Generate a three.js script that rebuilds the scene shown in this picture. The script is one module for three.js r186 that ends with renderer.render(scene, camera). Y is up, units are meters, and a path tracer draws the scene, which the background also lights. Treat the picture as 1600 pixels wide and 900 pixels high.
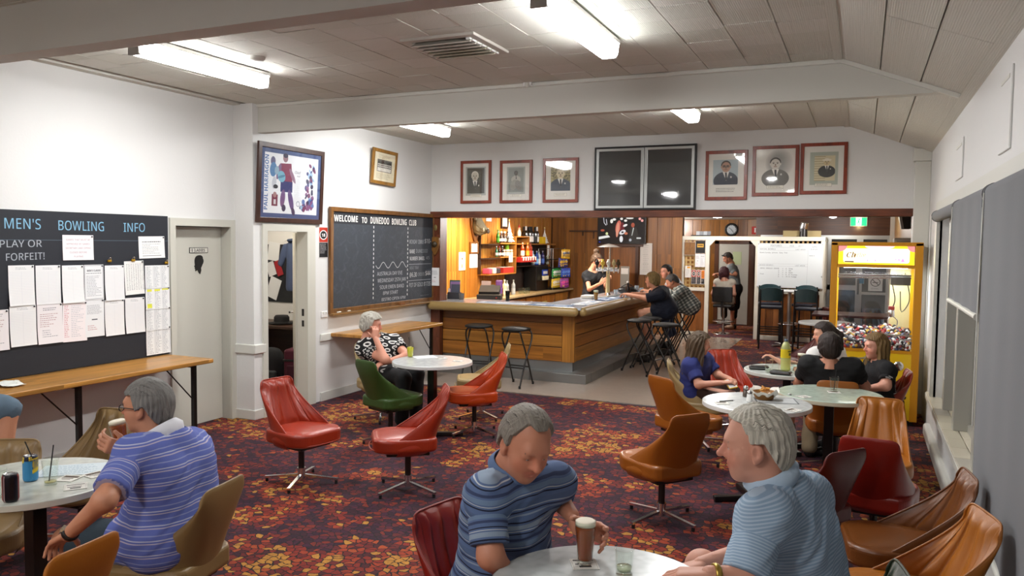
import * as THREE from 'three';
import { RoundedBoxGeometry } from 'three/addons/geometries/RoundedBoxGeometry.js';
import { mergeGeometries, mergeVertices } from 'three/addons/utils/BufferGeometryUtils.js';
import { RectAreaLightUniformsLib } from 'three/addons/lights/RectAreaLightUniformsLib.js';

// ---------------------------------------------------------------- camera, light, exposure
const scene = new THREE.Scene();
const EYE = new THREE.Vector3(0, 1.88, 0);
const camera = new THREE.PerspectiveCamera(40.17, 16 / 9, 0.05, 100);
camera.position.copy(EYE);
camera.rotation.set(-0.0578292, 0.418317, 0.0110943, 'YXZ');
camera.updateMatrixWorld(true);
const renderer = new THREE.WebGLRenderer({ antialias: true });
renderer.toneMapping = THREE.LinearToneMapping;
renderer.toneMappingExposure = 2.15;
renderer.shadowMap.enabled = true;
RectAreaLightUniformsLib.init();
scene.background = new THREE.Color(0x020306);          // night outside the windows
const TUBE_NITS = 44, TUBE_GLOW = 15;                   // fluorescent battens: light below, glow of the diffuser
const TUBE_COLOUR = 0xfafafa, WARM = 0xffdca8;
const BAR_SPOT = 5, OYSTER = 2.6;

// ---------------------------------------------------------------- helpers
let seedState = 12345;
const reseed = s => { seedState = s >>> 0; };
const rnd = () => { seedState = (seedState + 0x6d2b79f5) >>> 0; let t = seedState; t = Math.imul(t ^ (t >>> 15), t | 1); t ^= t + Math.imul(t ^ (t >>> 7), t | 61); return ((t ^ (t >>> 14)) >>> 0) / 4294967296; };
const rr = (a, b) => a + (b - a) * rnd();
const V = (x, y, z) => new THREE.Vector3(x, y, z);
const clamp = (x, a, b) => Math.min(b, Math.max(a, x));
const mixn = (a, b, t) => a + (b - a) * t;
const smooth = (a, b, x) => { const t = clamp((x - a) / (b - a), 0, 1); return t * t * (3 - 2 * t); };
// a measurement on the photograph (1600 x 900) carried to a known plane of the room
const FOCAL = 1230.76;
const ray = (px, py) => V((px - 800) / FOCAL, -(py - 450) / FOCAL, -1).applyQuaternion(camera.quaternion);
const onX = (px, py, x) => { const d = ray(px, py); return EYE.clone().addScaledVector(d, (x - EYE.x) / d.x); };
const onY = (px, py, y) => { const d = ray(px, py); return EYE.clone().addScaledVector(d, (y - EYE.y) / d.y); };
const onZ = (px, py, z) => { const d = ray(px, py); return EYE.clone().addScaledVector(d, (z - EYE.z) / d.z); };

const usedNames = new Map();
const numbered = n => { const k = usedNames.get(n) || 0; usedNames.set(n, k + 1); return k ? n + '_' + String(k).padStart(3, '0') : n; };
function shade(m) { m.castShadow = true; m.receiveShadow = true; return m; }
function part(name, geo, mat, parent, label) { const m = shade(new THREE.Mesh(geo, mat)); m.name = name; parent.add(m); if (label) m.userData.label = label; return m; }
function thing(name, label, category, pos = [0, 0, 0], turn = 0, group) {
  const o = new THREE.Group(); o.name = numbered(name); o.position.set(...pos); o.rotation.y = turn;
  o.userData = { label, category }; if (group) o.userData.group = group; scene.add(o); return o;
}
function solo(name, geo, mat, label, category, group) { const m = part(numbered(name), geo, mat, scene); m.userData = { label, category }; if (group) m.userData.group = group; return m; }
function copyOf(src, label, pos, turn, group) {
  const c = src.clone(); c.name = numbered(src.name.replace(/_\d{3}$/, '')); c.userData = { ...src.userData };
  if (label) c.userData.label = label; if (group) c.userData.group = group;
  if (pos) c.position.set(...pos); if (turn !== undefined) c.rotation.y = turn; scene.add(c); return c;
}
function struct(name, geo, mat) { const m = part(name, geo, mat, scene); m.userData.kind = 'structure'; return m; }
function structGroup(name) { const o = new THREE.Group(); o.name = name; o.userData.kind = 'structure'; scene.add(o); return o; }

// uv in metres from the dominant axis of the normal; along = axis the grain runs
function metreUV(g, along = null) {
  const p = g.attributes.position, n = g.attributes.normal, uv = new Float32Array(p.count * 2);
  for (let i = 0; i < p.count; i++) {
    const c = [p.getX(i), p.getY(i), p.getZ(i)], a = [Math.abs(n.getX(i)), Math.abs(n.getY(i)), Math.abs(n.getZ(i))];
    const k = a[0] >= a[1] && a[0] >= a[2] ? 0 : a[1] >= a[2] ? 1 : 2;
    let s = [0, 1, 2].filter(j => j !== k); if (along !== null && s[1] !== along && s.includes(along)) s.reverse();
    if (along === null && k === 0) s = [2, 1];
    uv[2 * i] = c[s[0]]; uv[2 * i + 1] = c[s[1]];
  }
  g.setAttribute('uv', new THREE.BufferAttribute(uv, 2)); return g;
}
function box(x0, x1, y0, y1, z0, z1, along = null, r = 0) {
  const w = Math.abs(x1 - x0), h = Math.abs(y1 - y0), d = Math.abs(z1 - z0);
  const g = r > 0 ? new RoundedBoxGeometry(w, h, d, 2, Math.min(r, w / 2.05, h / 2.05, d / 2.05)) : new THREE.BoxGeometry(w, h, d);
  g.translate((x0 + x1) / 2, (y0 + y1) / 2, (z0 + z1) / 2); return metreUV(g, along);
}
const join = list => { const a = list.map(g => { const h = g.index ? g.toNonIndexed() : g; for (const k of Object.keys(h.attributes)) if (!['position', 'normal', 'uv', 'color'].includes(k)) h.deleteAttribute(k); if (!h.attributes.uv) h.setAttribute('uv', new THREE.BufferAttribute(new Float32Array(h.attributes.position.count * 2), 2)); return h; }); return mergeGeometries(a); };
function tube(pts, r, seg = 24, rad = 8, closed = false) { return new THREE.TubeGeometry(new THREE.CatmullRomCurve3(pts.map(p => p.isVector3 ? p : V(...p)), closed, 'centripetal'), seg, r, rad, closed); }
function rod(a, b, r, r2 = r, seg = 10) { const A = a.isVector3 ? a : V(...a), B = b.isVector3 ? b : V(...b), d = B.clone().sub(A), g = new THREE.CylinderGeometry(r2, r, d.length(), seg); g.applyQuaternion(new THREE.Quaternion().setFromUnitVectors(V(0, 1, 0), d.clone().normalize())); const m = A.add(B).multiplyScalar(.5); g.translate(m.x, m.y, m.z); return g; }
const lathe = (pts, seg = 32) => new THREE.LatheGeometry(pts.map(p => new THREE.Vector2(...p)), seg);
function prism(pts, z0, z1) { const g = new THREE.ExtrudeGeometry(new THREE.Shape(pts.map(p => new THREE.Vector2(...p))), { depth: Math.abs(z1 - z0), bevelEnabled: false }); g.translate(0, 0, Math.min(z0, z1)); return metreUV(g); }

// ---------------------------------------------------------------- textures
function canvasTex(w, h, draw, wrap = false) {
  const c = document.createElement('canvas'); c.width = w; c.height = h; draw(c.getContext('2d'), w, h);
  const t = new THREE.CanvasTexture(c); t.colorSpace = THREE.SRGBColorSpace; if (wrap) t.wrapS = t.wrapT = THREE.RepeatWrapping; return t;
}
function dataTex(n, fn, srgb = true, h = n) {
  const d = new Uint8Array(n * h * 4);
  for (let y = 0; y < h; y++) for (let x = 0; x < n; x++) { const c = fn(x, y), i = 4 * (y * n + x); d[i] = c[0]; d[i + 1] = c[1]; d[i + 2] = c[2]; d[i + 3] = 255; }
  const t = new THREE.DataTexture(d, n, h); t.magFilter = THREE.LinearFilter; t.minFilter = THREE.LinearMipmapLinearFilter; t.generateMipmaps = true; t.wrapS = t.wrapT = THREE.RepeatWrapping; if (srgb) t.colorSpace = THREE.SRGBColorSpace; t.needsUpdate = true; return t;
}
const hash2 = (x, y, s = 0) => { let h = Math.imul(x | 0, 374761393) ^ Math.imul(y | 0, 668265263) ^ Math.imul(s | 0, 2147483647 ^ 0x5bd1e995); h = Math.imul(h ^ (h >>> 13), 1274126177); h ^= h >>> 16; return (h >>> 0) / 4294967296; };
function vnoise(x, y, per, s = 0) {  // tiling value noise, period per cells
  const xi = Math.floor(x), yi = Math.floor(y), fx = x - xi, fy = y - yi, u = fx * fx * (3 - 2 * fx), v = fy * fy * (3 - 2 * fy), m = a => ((a % per) + per) % per;
  return mixn(mixn(hash2(m(xi), m(yi), s), hash2(m(xi + 1), m(yi), s), u), mixn(hash2(m(xi), m(yi + 1), s), hash2(m(xi + 1), m(yi + 1), s), u), v);
}
const rep = (t, x, y, ox = 0, oy = 0) => { const c = t.clone(); c.repeat.set(x, y); c.offset.set(ox, oy); c.needsUpdate = true; return c; };
const std = (color, roughness = .6, extra = {}) => new THREE.MeshStandardMaterial({ color, roughness, ...extra });
const phys = (color, roughness, extra) => new THREE.MeshPhysicalMaterial({ color, roughness, ...extra });

// patterned club carpet: printed mosaic of flame coloured cells outlined in dark purple
const carpetTex = (() => {
  const N = 1536, C = 58;                 // one tile is 2.8 m: cells of about 5 cm
  const site = (i, j) => { const a = ((i % C) + C) % C, b = ((j % C) + C) % C; return [i + .12 + .76 * hash2(a, b, 1), j + .12 + .76 * hash2(a, b, 2), a, b]; };
  const pal = [[164, 58, 24], [142, 38, 22], [176, 74, 30], [112, 28, 26], [196, 136, 52], [150, 46, 22], [78, 22, 30], [134, 36, 24]];
  const pur = [[66, 20, 48], [48, 14, 38], [88, 24, 44], [104, 26, 30], [60, 16, 34], [128, 38, 24]];
  return dataTex(N, (x, y) => {
    let u = x / N * C, v = y / N * C;
    const wx = (vnoise(u * 1.6, v * 1.6, Math.round(C * 1.6) + (C * 1.6 % 1 ? 0 : 0), 5) - .5) * .5 * Math.min(1, Math.min(u, C - u, v, C - v) / 2);
    u += wx; v += wx * .7;
    const gi = Math.floor(u), gj = Math.floor(v); let d1 = 9, d2 = 9, id = null;
    for (let i = gi - 1; i <= gi + 1; i++) for (let j = gj - 1; j <= gj + 1; j++) { const s = site(i, j), dx = s[0] - u, dy = (s[1] - v) * 1.15, d = Math.sqrt(dx * dx + dy * dy); if (d < d1) { d2 = d1; d1 = d; id = s; } else if (d < d2) d2 = d; }
    const blotch = vnoise(id[2] / C * 9, id[3] / C * 9, 9, 8) * .7 + vnoise(id[2] / C * 23, id[3] / C * 23, 23, 9) * .5 - .1, h = hash2(id[2], id[3], 11);
    const list = blotch > .5 ? pur : pal; let c = list[Math.floor(h * list.length)];
    if (blotch < .25 && h > .66) c = [204, 142, 54];
    const e = d2 - d1, line = e < .13 ? 0 : 1, f = .76 + .28 * hash2(x, y, 3) - .1 * vnoise(u * 5, v * 5, C * 5, 4);
    return line ? c.map(k => clamp(k * f, 0, 255)) : [26 * f, 10 * f, 18 * f];
  });
})();
const woodTex = dataTex(512, (x, y) => {       // grain runs along v
  const u = x / 512, v = y / 512, w = vnoise(u * 6, v * 2, 2 * 3, 1) * .5, r = vnoise(u * 40 + w * 4, v * 3, 120, 2), f = vnoise(u * 128, v * 8, 128, 3), b = vnoise(u * 8, v * 2, 8, 4);
  const s = 150 + 62 * r * .7 + 38 * (f - .5) + 46 * (b - .5); return [clamp(s + 34, 0, 255), clamp(s + 30, 0, 255), clamp(s + 24, 0, 255)];
});
const wood = (color, roughness, rx = 2, ry = .7, ox = 0, extra = {}) => std(color, roughness, { map: rep(woodTex, rx, ry, ox, ox * .37), ...extra });
const noiseTex = dataTex(256, (x, y) => { const s = 118 + 70 * (vnoise(x / 4, y / 4, 64, 1) - .5) + 60 * (vnoise(x / 16, y / 16, 16, 2) - .5) + 40 * (hash2(x, y, 3) - .5); return [s, s, s]; }, false);
const tileBump = dataTex(128, (x, y) => { const s = (x % 8 < 3 && y % 8 < 4) ? 60 : 200; return [s, s, s]; }, false);
const streakTex = dataTex(256, (x, y) => { const s = 196 + 90 * vnoise(x / 2, y / 40, 128, 1) * vnoise(x / 7, y / 60, 128, 2) + 40 * (vnoise(x / 1.3, y / 30, 256, 3) - .5); return [s, s, s]; });
const marbleTex = dataTex(512, (x, y) => { const u = x / 512, v = y / 512, w = vnoise(u * 6, v * 6, 6, 1) * 2.4 + vnoise(u * 14, v * 14, 14, 2) * 1.2, m = Math.abs(Math.sin((u + v) * 9.42 + w * 3)), k = 226 - 9 * Math.pow(1 - m, 3) - 22 * vnoise(u * 30, v * 30, 30, 4); return [k + 3, k + 4, k]; });

// ---------------------------------------------------------------- shared materials
const M = {
  wall: std(0xdcdcda, .75, { bumpMap: rep(noiseTex, 1.5, 1.5), bumpScale: .0012 }),
  beam: std(0xc9c8c0, .7), trim: std(0xd4d4cc, .5), cream: std(0xcfc9b4, .45),
  door: std(0xc9c8bd, .45), chrome: std(0xd8d8d8, .16, { metalness: 1 }), steel: std(0xb9bbba, .34, { metalness: 1 }),
  black: std(0x0c0b0b, .38), blackPaint: std(0x14110f, .3), rubber: std(0x101010, .8),
  ceiling: std(0xd3d2c8, .8, { bumpMap: rep(tileBump, 5, 5), bumpScale: .005 }),
  slope: std(0xd3d2c8, .8, { bumpMap: rep(tileBump, 5, 5), bumpScale: .005 }),
  paper: std(0xeceae6, .85), glass: phys(0xffffff, .03, { transmission: 1, thickness: 0, ior: 1.5 }),
  clear: phys(0xf4faf8, .04, { transmission: 1, thickness: 0, ior: 1.45 }),
  foam: std(0xf2ead8, .9), white: std(0xe6e6e4, .5), skirting: std(0xcfcfc9, .5),
};
// ---------------------------------------------------------------- the room
const CEIL = 3.27, SX = -.2, RX = .66, RY = 2.93, LX = -6.0, LX2 = -5.74;
const slopeY = x => x < SX ? CEIL : CEIL - (CEIL - RY) * (x - SX) / (RX - SX);
{
  // floor: printed carpet and a bay of beige vinyl in front of and beside the bar
  const f = structGroup('floor');
  const cg = box(-9.5, 2.6, -.12, 0, -20.2, 3.2); 
  part('carpet', cg, std(0xffffff, .95, { map: rep(carpetTex, 1 / 2.8, 1 / 2.8), bumpMap: rep(noiseTex, 8, 8), bumpScale: .002 }), f, 'flame coloured mosaic carpet');
  const lino = new THREE.Shape([[LX2, 8.9], [-2.14, 8.93], [-2.16, 16.25], [-6.3, 16.25], [-6.3, 10.05], [LX2, 10.05]].map(p => new THREE.Vector2(p[0], p[1])));
  const lg = new THREE.ExtrudeGeometry(lino, { depth: .004, bevelEnabled: false }); lg.rotateX(-Math.PI / 2); metreUV(lg);
  part('vinyl', lg, std(0xa8988a, .32, { roughnessMap: rep(noiseTex, .7, .7) }), f, 'smooth beige vinyl floor');
  part('edge_strip', box(LX2, -2.13, 0, .008, -8.93, -8.895), M.steel, f);

  // left wall of the near bay with the ladies' door
  const wl = structGroup('wall_left');
  part('wall_panel', box(LX - .2, LX, 0, CEIL + .1, -5.56, 3.2), M.wall, wl);
  part('wall_panel', box(LX - .2, LX, 2.005, CEIL + .1, -6.275, -5.56), M.wall, wl);
  part('wall_panel', box(LX - .2, LX, 0, CEIL + .1, -6.5, -6.275), M.wall, wl);
  part('skirting_board', box(LX, LX + .018, 0, .1, -5.49, 3), M.skirting, wl);
  const d1 = structGroup('door_1');
  part('door_leaf', box(LX - .16, LX - .11, .006, 2.0, -6.27, -5.565), M.door, d1);
  part('architrave', join([box(LX - .19, LX + .022, 0, 2.005, -5.56, -5.495), box(LX - .19, LX + .022, 0, 2.005, -6.34, -6.275), box(LX - .19, LX + .022, 2.005, 2.078, -6.34, -5.495)]), M.door, d1);
  part('push_plate', box(LX - .11, LX - .102, 1.24, 1.43, -5.645, -5.585), std(0x16171a, .3), d1, 'black push plate with white letters');
  part('push_lettering', (() => { const g = new THREE.PlaneGeometry(.05, .17); g.rotateY(Math.PI / 2); g.translate(LX - .1, 1.335, -5.615); return g; })(),
    std(0xffffff, .5, { map: canvasTex(64, 220, (c, w, h) => { c.fillStyle = '#15161a'; c.fillRect(0, 0, w, h); c.fillStyle = '#eee'; c.font = 'bold 50px sans-serif'; c.textAlign = 'center'; ['P', 'U', 'S', 'H'].forEach((t, i) => c.fillText(t, w / 2, 50 + i * 52)); }) }), d1);
  // pilaster under the second beam, and the wall beyond it
  const pl = structGroup('pillar_left');
  part('pillar_body', box(LX, LX2, 0, CEIL, -6.5, -6.34), M.wall, pl);
  part('dado_rail', box(LX, LX2 + .025, .69, .79, -6.5, -6.32, null, .012), M.trim, pl);
  part('skirting_board', box(LX, LX2 + .018, 0, .1, -6.5, -6.325, null, .006), M.skirting, pl);
  const wb = structGroup('wall_left_back');
  part('wall_panel', box(LX2 - .12, LX2, 2.045, CEIL + .1, -7.3, -6.5), M.wall, wb);
  part('wall_panel', box(LX2 - .12, LX2, 0, CEIL + .1, -10.0, -7.3), M.wall, wb);
  part('skirting_board', box(LX2, LX2 + .018, 0, .1, -9.95, -7.42), M.skirting, wb);
  part('dado_rail', box(LX2, LX2 + .022, .7, .79, -7.66, -7.42, null, .01), M.trim, wb);
  const d2 = structGroup('door_2');
  part('architrave', join([box(LX2 - .125, LX2 + .022, 0, 1.972, -6.53, -6.46), box(LX2 - .125, LX2 + .022, 0, 1.972, -7.32, -7.18), box(LX2 - .125, LX2 + .022, 1.972, 2.045, -7.32, -6.46)]), M.door, d2);
  part('strike_plate', join([box(LX2 - .06, LX2 - .03, 1.02, 1.1, -7.181, -7.176), box(LX2 - .06, LX2 - .03, .9, .97, -7.181, -7.176)]), M.blackPaint, d2);
  // office behind it
  const ro = structGroup('wall_office');
  part('wall_panel', box(-8.7, -8.6, 0, 2.6, -9.6, -5.2), M.wall, ro);
  part('wall_panel', box(-8.6, LX2 - .12, 0, 2.6, -9.0, -8.9), M.wall, ro);
  part('wall_panel', box(-8.6, LX - .2, 0, 2.6, -6.45, -6.35), M.wall, ro);
  part('office_ceiling', box(-8.7, LX2 - .12, 2.6, 2.7, -9, -6.4), M.wall, ro);

  // right wall: upper wall, sill wall, window recess
  const wr = structGroup('wall_right');
  const WZ = -8.5;
  part('wall_panel', box(RX, RX + .3, 2.2, 3.35, WZ, 3.2), M.wall, wr);
  part('wall_panel', box(RX, RX + .3, 0, .42, WZ, 3.2), M.wall, wr);
  part('wall_panel', box(RX, RX + .3, 0, 3.35, -20.2, WZ), M.wall, wr);
  part('window_head', box(RX - .035, RX, 2.2, 2.3, WZ - .08, 2.6), M.trim, wr);
  part('window_jamb', box(RX - .03, RX + .02, .44, 2.3, WZ - .1, WZ), M.trim, wr);
  part('skirting_board', box(RX - .055, RX + .02, 0, .13, -8.8, 3, null, .03), M.skirting, wr);
  // sill of cream tiles, each its own piece
  const sill = structGroup('window_sill');
  part('sill_bed', box(RX - .045, RX + .2, .38, .428, -8.82, 2.6), M.trim, sill);
  reseed(7);
  const sg = [0, 1, 2].map(() => new RoundedBoxGeometry(.112, .016, .296, 1, .004)), sm = [0xcbc3ae, 0xc4bda9, 0xd2cab6, 0xbfb9ac].map(c => std(c, .3));
  for (let k = 0; k < 27; k++) for (let j = 0; j < 2; j++) { const t = part('sill_tile', sg[k % 3], sm[Math.floor(rnd() * 4)], sill); t.position.set(RX + .015 + j * .118, .434 + rr(-.001, .001), -8.66 + k * .3); }
  const wn = structGroup('window_1');
  const frame = std(0xa9a79d, .4), dark = std(0x1b1a18, .5);
  part('window_frame', join([box(RX + .13, RX + .2, .44, 2.2, WZ, WZ + .1), box(RX + .13, RX + .2, 2.12, 2.2, WZ, 2.6), box(RX + .13, RX + .2, .44, .5, WZ, 2.6)]), frame, wn);
  for (const z of [-7.95, -7.1, -5.9, -4.7, -3.5, -2.3, -1.1]) part('mullion', box(RX + .03, RX + .2, .44, 2.2, z, z + .1, null, .006), frame, wn);
  for (const z of [-7.5, -6.5, -5.3]) part('mullion', box(RX + .13, RX + .17, .5, 2.12, z, z + .03), dark, wn);
  for (const [a, b] of [[-8.4, -7.95], [-7.85, -7.1], [-7.0, -5.9], [-5.8, -4.7], [-4.6, -3.5], [-3.4, -2.3], [-2.2, -1.1], [-1, 2.6]]) part('window_pane', box(RX + .145, RX + .15, .5, 2.12, a, b), M.glass, wn);
  part('wall_outside', box(RX + 1.6, RX + 1.7, -.1, 3.4, -9, 3), std(0x07080b, .9), wr);

  // back header wall over the bar opening, its brown fascia, and the post at its left end
  const hw = structGroup('wall_header');
  part('wall_panel', prism([[LX2 - .6, 2.3], [RX, 2.3], [RX, RY + .05], [SX, CEIL + .05], [LX2 - .6, CEIL + .05]], -10.16, -10.0), M.wall, hw);
  const brown = wood(0x7a4024, .45, 1, 2, .1);
  const bf = structGroup('beam_brown');
  part('fascia', box(LX2, .54, 2.225, 2.312, -10.2, -9.965, 0, .006), brown, bf);
  part('post', box(LX2, LX2 + .15, 0, 2.225, -10.2, -10.0, 1), brown, bf);
  const pr = structGroup('pillar_right');
  part('pillar_body', box(.5, RX, 0, RY - .1, -10.2, -9.88, null, .01), M.trim, pr);
  part('pillar_cap', box(.48, RX, RY - .1, RY + .04, -10.2, -9.86, null, .006), M.trim, pr);

  // two cross beams with a cornice
  const beamShape = [[LX, 2.98], [.53, 2.98], [SX, CEIL], [LX, CEIL]];
  const b2 = structGroup('beam_2'); part('beam_body', prism(beamShape, -6.52, -6.42), M.beam, b2);
  part('cornice', join([box(LX, SX, CEIL - .035, CEIL, -6.425, -6.395, null, .01), ...[0].map(() => { const g = box(0, Math.hypot(RX - SX - .08, .34), -.03, 0, -6.425, -6.395); g.rotateZ(-Math.atan2(CEIL - RY, RX - SX)); g.translate(SX, CEIL, 0); return g; })]), M.trim, b2);
  const b1 = structGroup('beam_1'); part('beam_body', prism(beamShape, -3.32, -3.17), M.beam, b1);

  // ceiling: slab above, tiles of pressed fibre hung below it, each its own piece
  const ce = structGroup('ceiling');
  part('ceiling_slab', box(-6.3, RX + .3, CEIL + .03, CEIL + .15, -10.2, 3.2), M.wall, ce);
  part('ceiling_slab', box(-6.0, RX, CEIL, CEIL + .02, -3.2, 3.0), M.ceiling, ce);
  reseed(21);
  const cm = [0xd3d2c8, 0xd0cfc4, 0xd7d5cc, 0xd1d0c6].map(c => std(c, .85, { bumpMap: rep(tileBump, 5, 5), bumpScale: .005 }));
  const tg = box(-.1525, .1525, 0, .016, -.1475, .1475), stg = box(-.1525, .1525, 0, .016, -1.72, 1.72);
  for (let i = 0; i < 19; i++) {
    const x = -.39 - i * .31; if (x < -5.95) break;
    for (let k = 0; k < 11; k++) { const z = -6.29 + k * .3 + (i % 3 === 1 ? .06 : 0); if (z > -3.2) continue; const t = part('ceiling_tile', tg, cm[Math.floor(rnd() * 4)], ce); t.position.set(x, CEIL - .002 + rr(-.003, .002), z); t.rotation.set(rr(-.006, .006), 0, rr(-.006, .006)); }
    const s = part('ceiling_strip', stg, cm[i % 4], ce); s.position.set(x, CEIL - .002 + rr(-.002, .002), -8.26); s.rotation.z = rr(-.008, .008);
  }
  part('cover_strip', box(SX - .045, SX + .01, CEIL - .012, CEIL + .02, -10, 3), M.ceiling, ce);
  part('cover_strip', box(-6.0, -5.9, CEIL - .01, CEIL + .02, -6.42, 3), M.ceiling, ce);
  const ang = -Math.atan2(CEIL - RY, RX - SX), L = Math.hypot(CEIL - RY, RX - SX);
  const slope = (u0, u1, z0, z1, lift) => { const g = box(u0, u1, 0, .015, z0, z1); g.rotateZ(ang); g.translate(SX, CEIL + lift, 0); return g; };
  for (const [za, zb] of [[-10, -8.3], [-8.29, -6.52], [-6.42, -4.9], [-4.89, -3.3], [-3.2, -1.4], [-1.39, 3]]) for (let k = 0; k < 3; k++) part('ceiling_panel', slope(.01 + k * .285, .285 + k * .285, za, zb, rr(-.003, .002)), M.slope, ce);
  part('cover_strip', slope(.85, L, -10, 3, -.008), M.slope, ce);
  part('ceiling_slab', slope(0, L + .1, -10, 3, .03), M.wall, ce);
  // rear of the room, out of sight behind the camera
  struct('wall_rear', box(-6.2, RX + .3, 0, 3.4, 3.0, 3.2), M.wall);

  // the far end: lower ceiling, panelled bar wall, back wall, inner hall and entrance
  struct('ceiling_far', box(-6.5, RX + .3, 2.47, 2.6, -20.2, -10.16), M.ceiling);
  struct('wall_bar_return', box(-6.5, LX2 - .0, 0, 2.6, -10.2, -10.0), M.wall);
}
// ---------------------------------------------------------------- the far end: bar panelling, partition, entrance
const woodTones = (hexes, rough, rx, ry) => hexes.map((h, i) => wood(h, rough, rx, ry, i * .23));
{
  const pine = woodTones([0xc98a2e, 0xbd7e28, 0xd0943a, 0xb8782a], .38, 3, .6);
  const oakD = woodTones([0xa0682a, 0x946022, 0xa97232], .42, 2, .6);
  reseed(33);
  // panelled side wall of the bar: bevelled boards with grooves
  const wbw = structGroup('wall_bar');
  part('backing', box(-6.45, -6.275, 0, 2.6, -16.3, -10.1), std(0x2a1508, .8), wbw);
  const bg = [0, 1].map(i => box(-.0465, .0465, 0, 2.47, 0, .02 - i * .004, 1, .005));
  for (let z = -10.25; z > -16.2; z -= .098) { const b = part('board', bg[Math.floor(rnd() * 2)], pine[Math.floor(rnd() * 4)], wbw); b.position.set(-6.275, 0, z); b.rotation.y = Math.PI / 2; }
  // back wall of the bar with its cupboard door
  const wbb = structGroup('wall_bar_back');
  part('backing', box(-6.45, -3.4, 0, 2.6, -16.4, -16.22), std(0x2a1508, .8), wbb);
  const og = [.3, .22, .26].map(w => box(0, w - .004, 0, 2.47, 0, .02, 1, .004));
  let x = -6.25, i = 0; while (x < -3.5) { const w = [.3, .22, .26][i % 3]; const b = part('board', og[i % 3], oakD[Math.floor(rnd() * 3)], wbb); b.position.set(x, 0, -16.22); x += w; i++; }
  part('ledge', join([box(-5.82, -5.16, 2.125, 2.155, -16.2, -16.1), box(-5.55, -5.53, 2.04, 2.13, -16.2, -16.17), box(-5.3, -5.28, 1.98, 2.13, -16.2, -16.17)]), wood(0x4a2a14, .5), wbb);
  const d3 = structGroup('door_3');
  part('door_leaf', box(-5.04, -4.36, .02, 1.8, -16.2, -16.17, 1), wood(0xa0652c, .4, 1.2, .5), d3);
  part('architrave', join([box(-5.13, -5.04, 0, 1.86, -16.2, -16.15, 1), box(-4.36, -4.29, 0, 1.86, -16.2, -16.15, 1), box(-5.2, -4.2, 1.82, 1.9, -16.2, -16.13, 0)]), wood(0x5a3218, .4), d3);

  // partition of white painted frames with lattice, wooden lower panels and a doorway
  const pw = structGroup('wall_partition');
  const white = std(0xdcd9cb, .45), Z0 = -16.34, Z1 = -16.26;
  const posts = [[-3.43, -3.36], [-2.93, -2.85], [-1.95, -1.87], [-.74, -.66]];
  for (const [a, b] of posts) part('post', box(a, b, 0, 2.05, Z0, Z1, null, .006), white, pw);
  part('top_rail', box(-3.43, -.66, 1.97, 2.05, Z0 - .02, Z1 + .01, null, .006), white, pw);
  for (const [a, b] of [[-3.36, -2.93], [-1.87, -.74]]) { part('rail', box(a, b, .93, 1.0, Z0, Z1 + .01, null, .006), white, pw); part('rail', box(a, b, 0, .09, Z0, Z1, null, .006), white, pw); }
  for (const [a, s] of [[-2.85, 1], [-1.95, -1]]) part('corner_bracket', prism([[a, 1.97], [a + s * .11, 1.97], [a, 1.85]], Z0 + .01, Z1), white, pw);
  const lo = woodTones([0xa8682c, 0x9c5f26, 0xb0723a], .42, 2, .6);
  for (const [a, b] of [[-3.36, -2.93], [-1.87, -.74]]) { const n = Math.round((b - a) / .14), w = (b - a) / n; for (let k = 0; k < n; k++) part('board', box(a + k * w, a + (k + 1) * w - .003, .09, .93, Z0 + .02, Z0 + .04, 1, .004), lo[Math.floor(rnd() * 3)], pw); }
  const lat = std(0xb79a63, .6);
  for (const [a, b] of [[-3.36, -2.93], [-1.87, -.74]]) { for (let x = a + .02; x < b; x += .085) part('slat', box(x, x + .035, 1.0, 1.97, Z0 + .03, Z0 + .042), lat, pw); for (let y = 1.03; y < 1.96; y += .085) part('slat', box(a, b, y, y + .035, Z0 + .016, Z0 + .028), lat, pw); }
  // return of the partition toward the entrance
  const pr = structGroup('wall_partition_return');
  for (const z of [-17.75, -17.0]) part('post', box(-.74, -.66, 0, 2.05, z, z + .08), white, pr);
  part('rail', join([box(-.73, -.67, 1.97, 2.05, -17.75, -16.3), box(-.73, -.67, .93, 1.0, -17.75, -16.3)]), white, pr);
  part('lower_panel', box(-.71, -.69, 0, .93, -17.75, -16.3, 1), std(0x2a1a10, .5), pr);
  for (let z = -17.6; z < -16.4; z += .17) part('slat', box(-.712, -.688, 1.0, 1.97, z, z + .07), lat, pr);

  // inner hall behind the partition: panelled wall, grey door
  const wd = structGroup('wall_far');
  part('backing', box(-6.5, -1.9, 0, 2.6, -19.2, -19.02), std(0x2a1508, .8), wd);
  const fd = woodTones([0x94601f, 0x8a561c, 0x9f6a28], .3, 2, .6);
  for (let x = -5.2, k = 0; x < -2.0; x += .21, k++) part('board', box(x, x + .205, 0, 2.47, -19.02, -19.0, 1, .004), fd[Math.floor(rnd() * 3)], wd);
  const d4 = structGroup('door_4');
  part('door_leaf', box(-3.1, -2.42, .02, 1.9, -18.99, -18.95), std(0xb9b7ab, .5), d4);
  part('architrave', join([box(-3.2, -3.1, 0, 1.97, -19, -18.94), box(-2.42, -2.3, 0, 1.97, -19, -18.94), box(-3.2, -2.3, 1.9, 1.97, -19, -18.94)]), wood(0x5d3418, .4), d4);
  part('vision_panel', box(-2.78, -2.58, 1.42, 1.72, -18.952, -18.944), std(0xb9c79a, .4), d4);
  struct('wall_hall_left', box(-5.3, -5.2, 0, 2.6, -19.1, -16.3), wood(0x6a3c1a, .5));

  // entrance: timber bulkhead, aluminium doors, dark night beyond
  const en = structGroup('wall_entrance');
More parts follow.
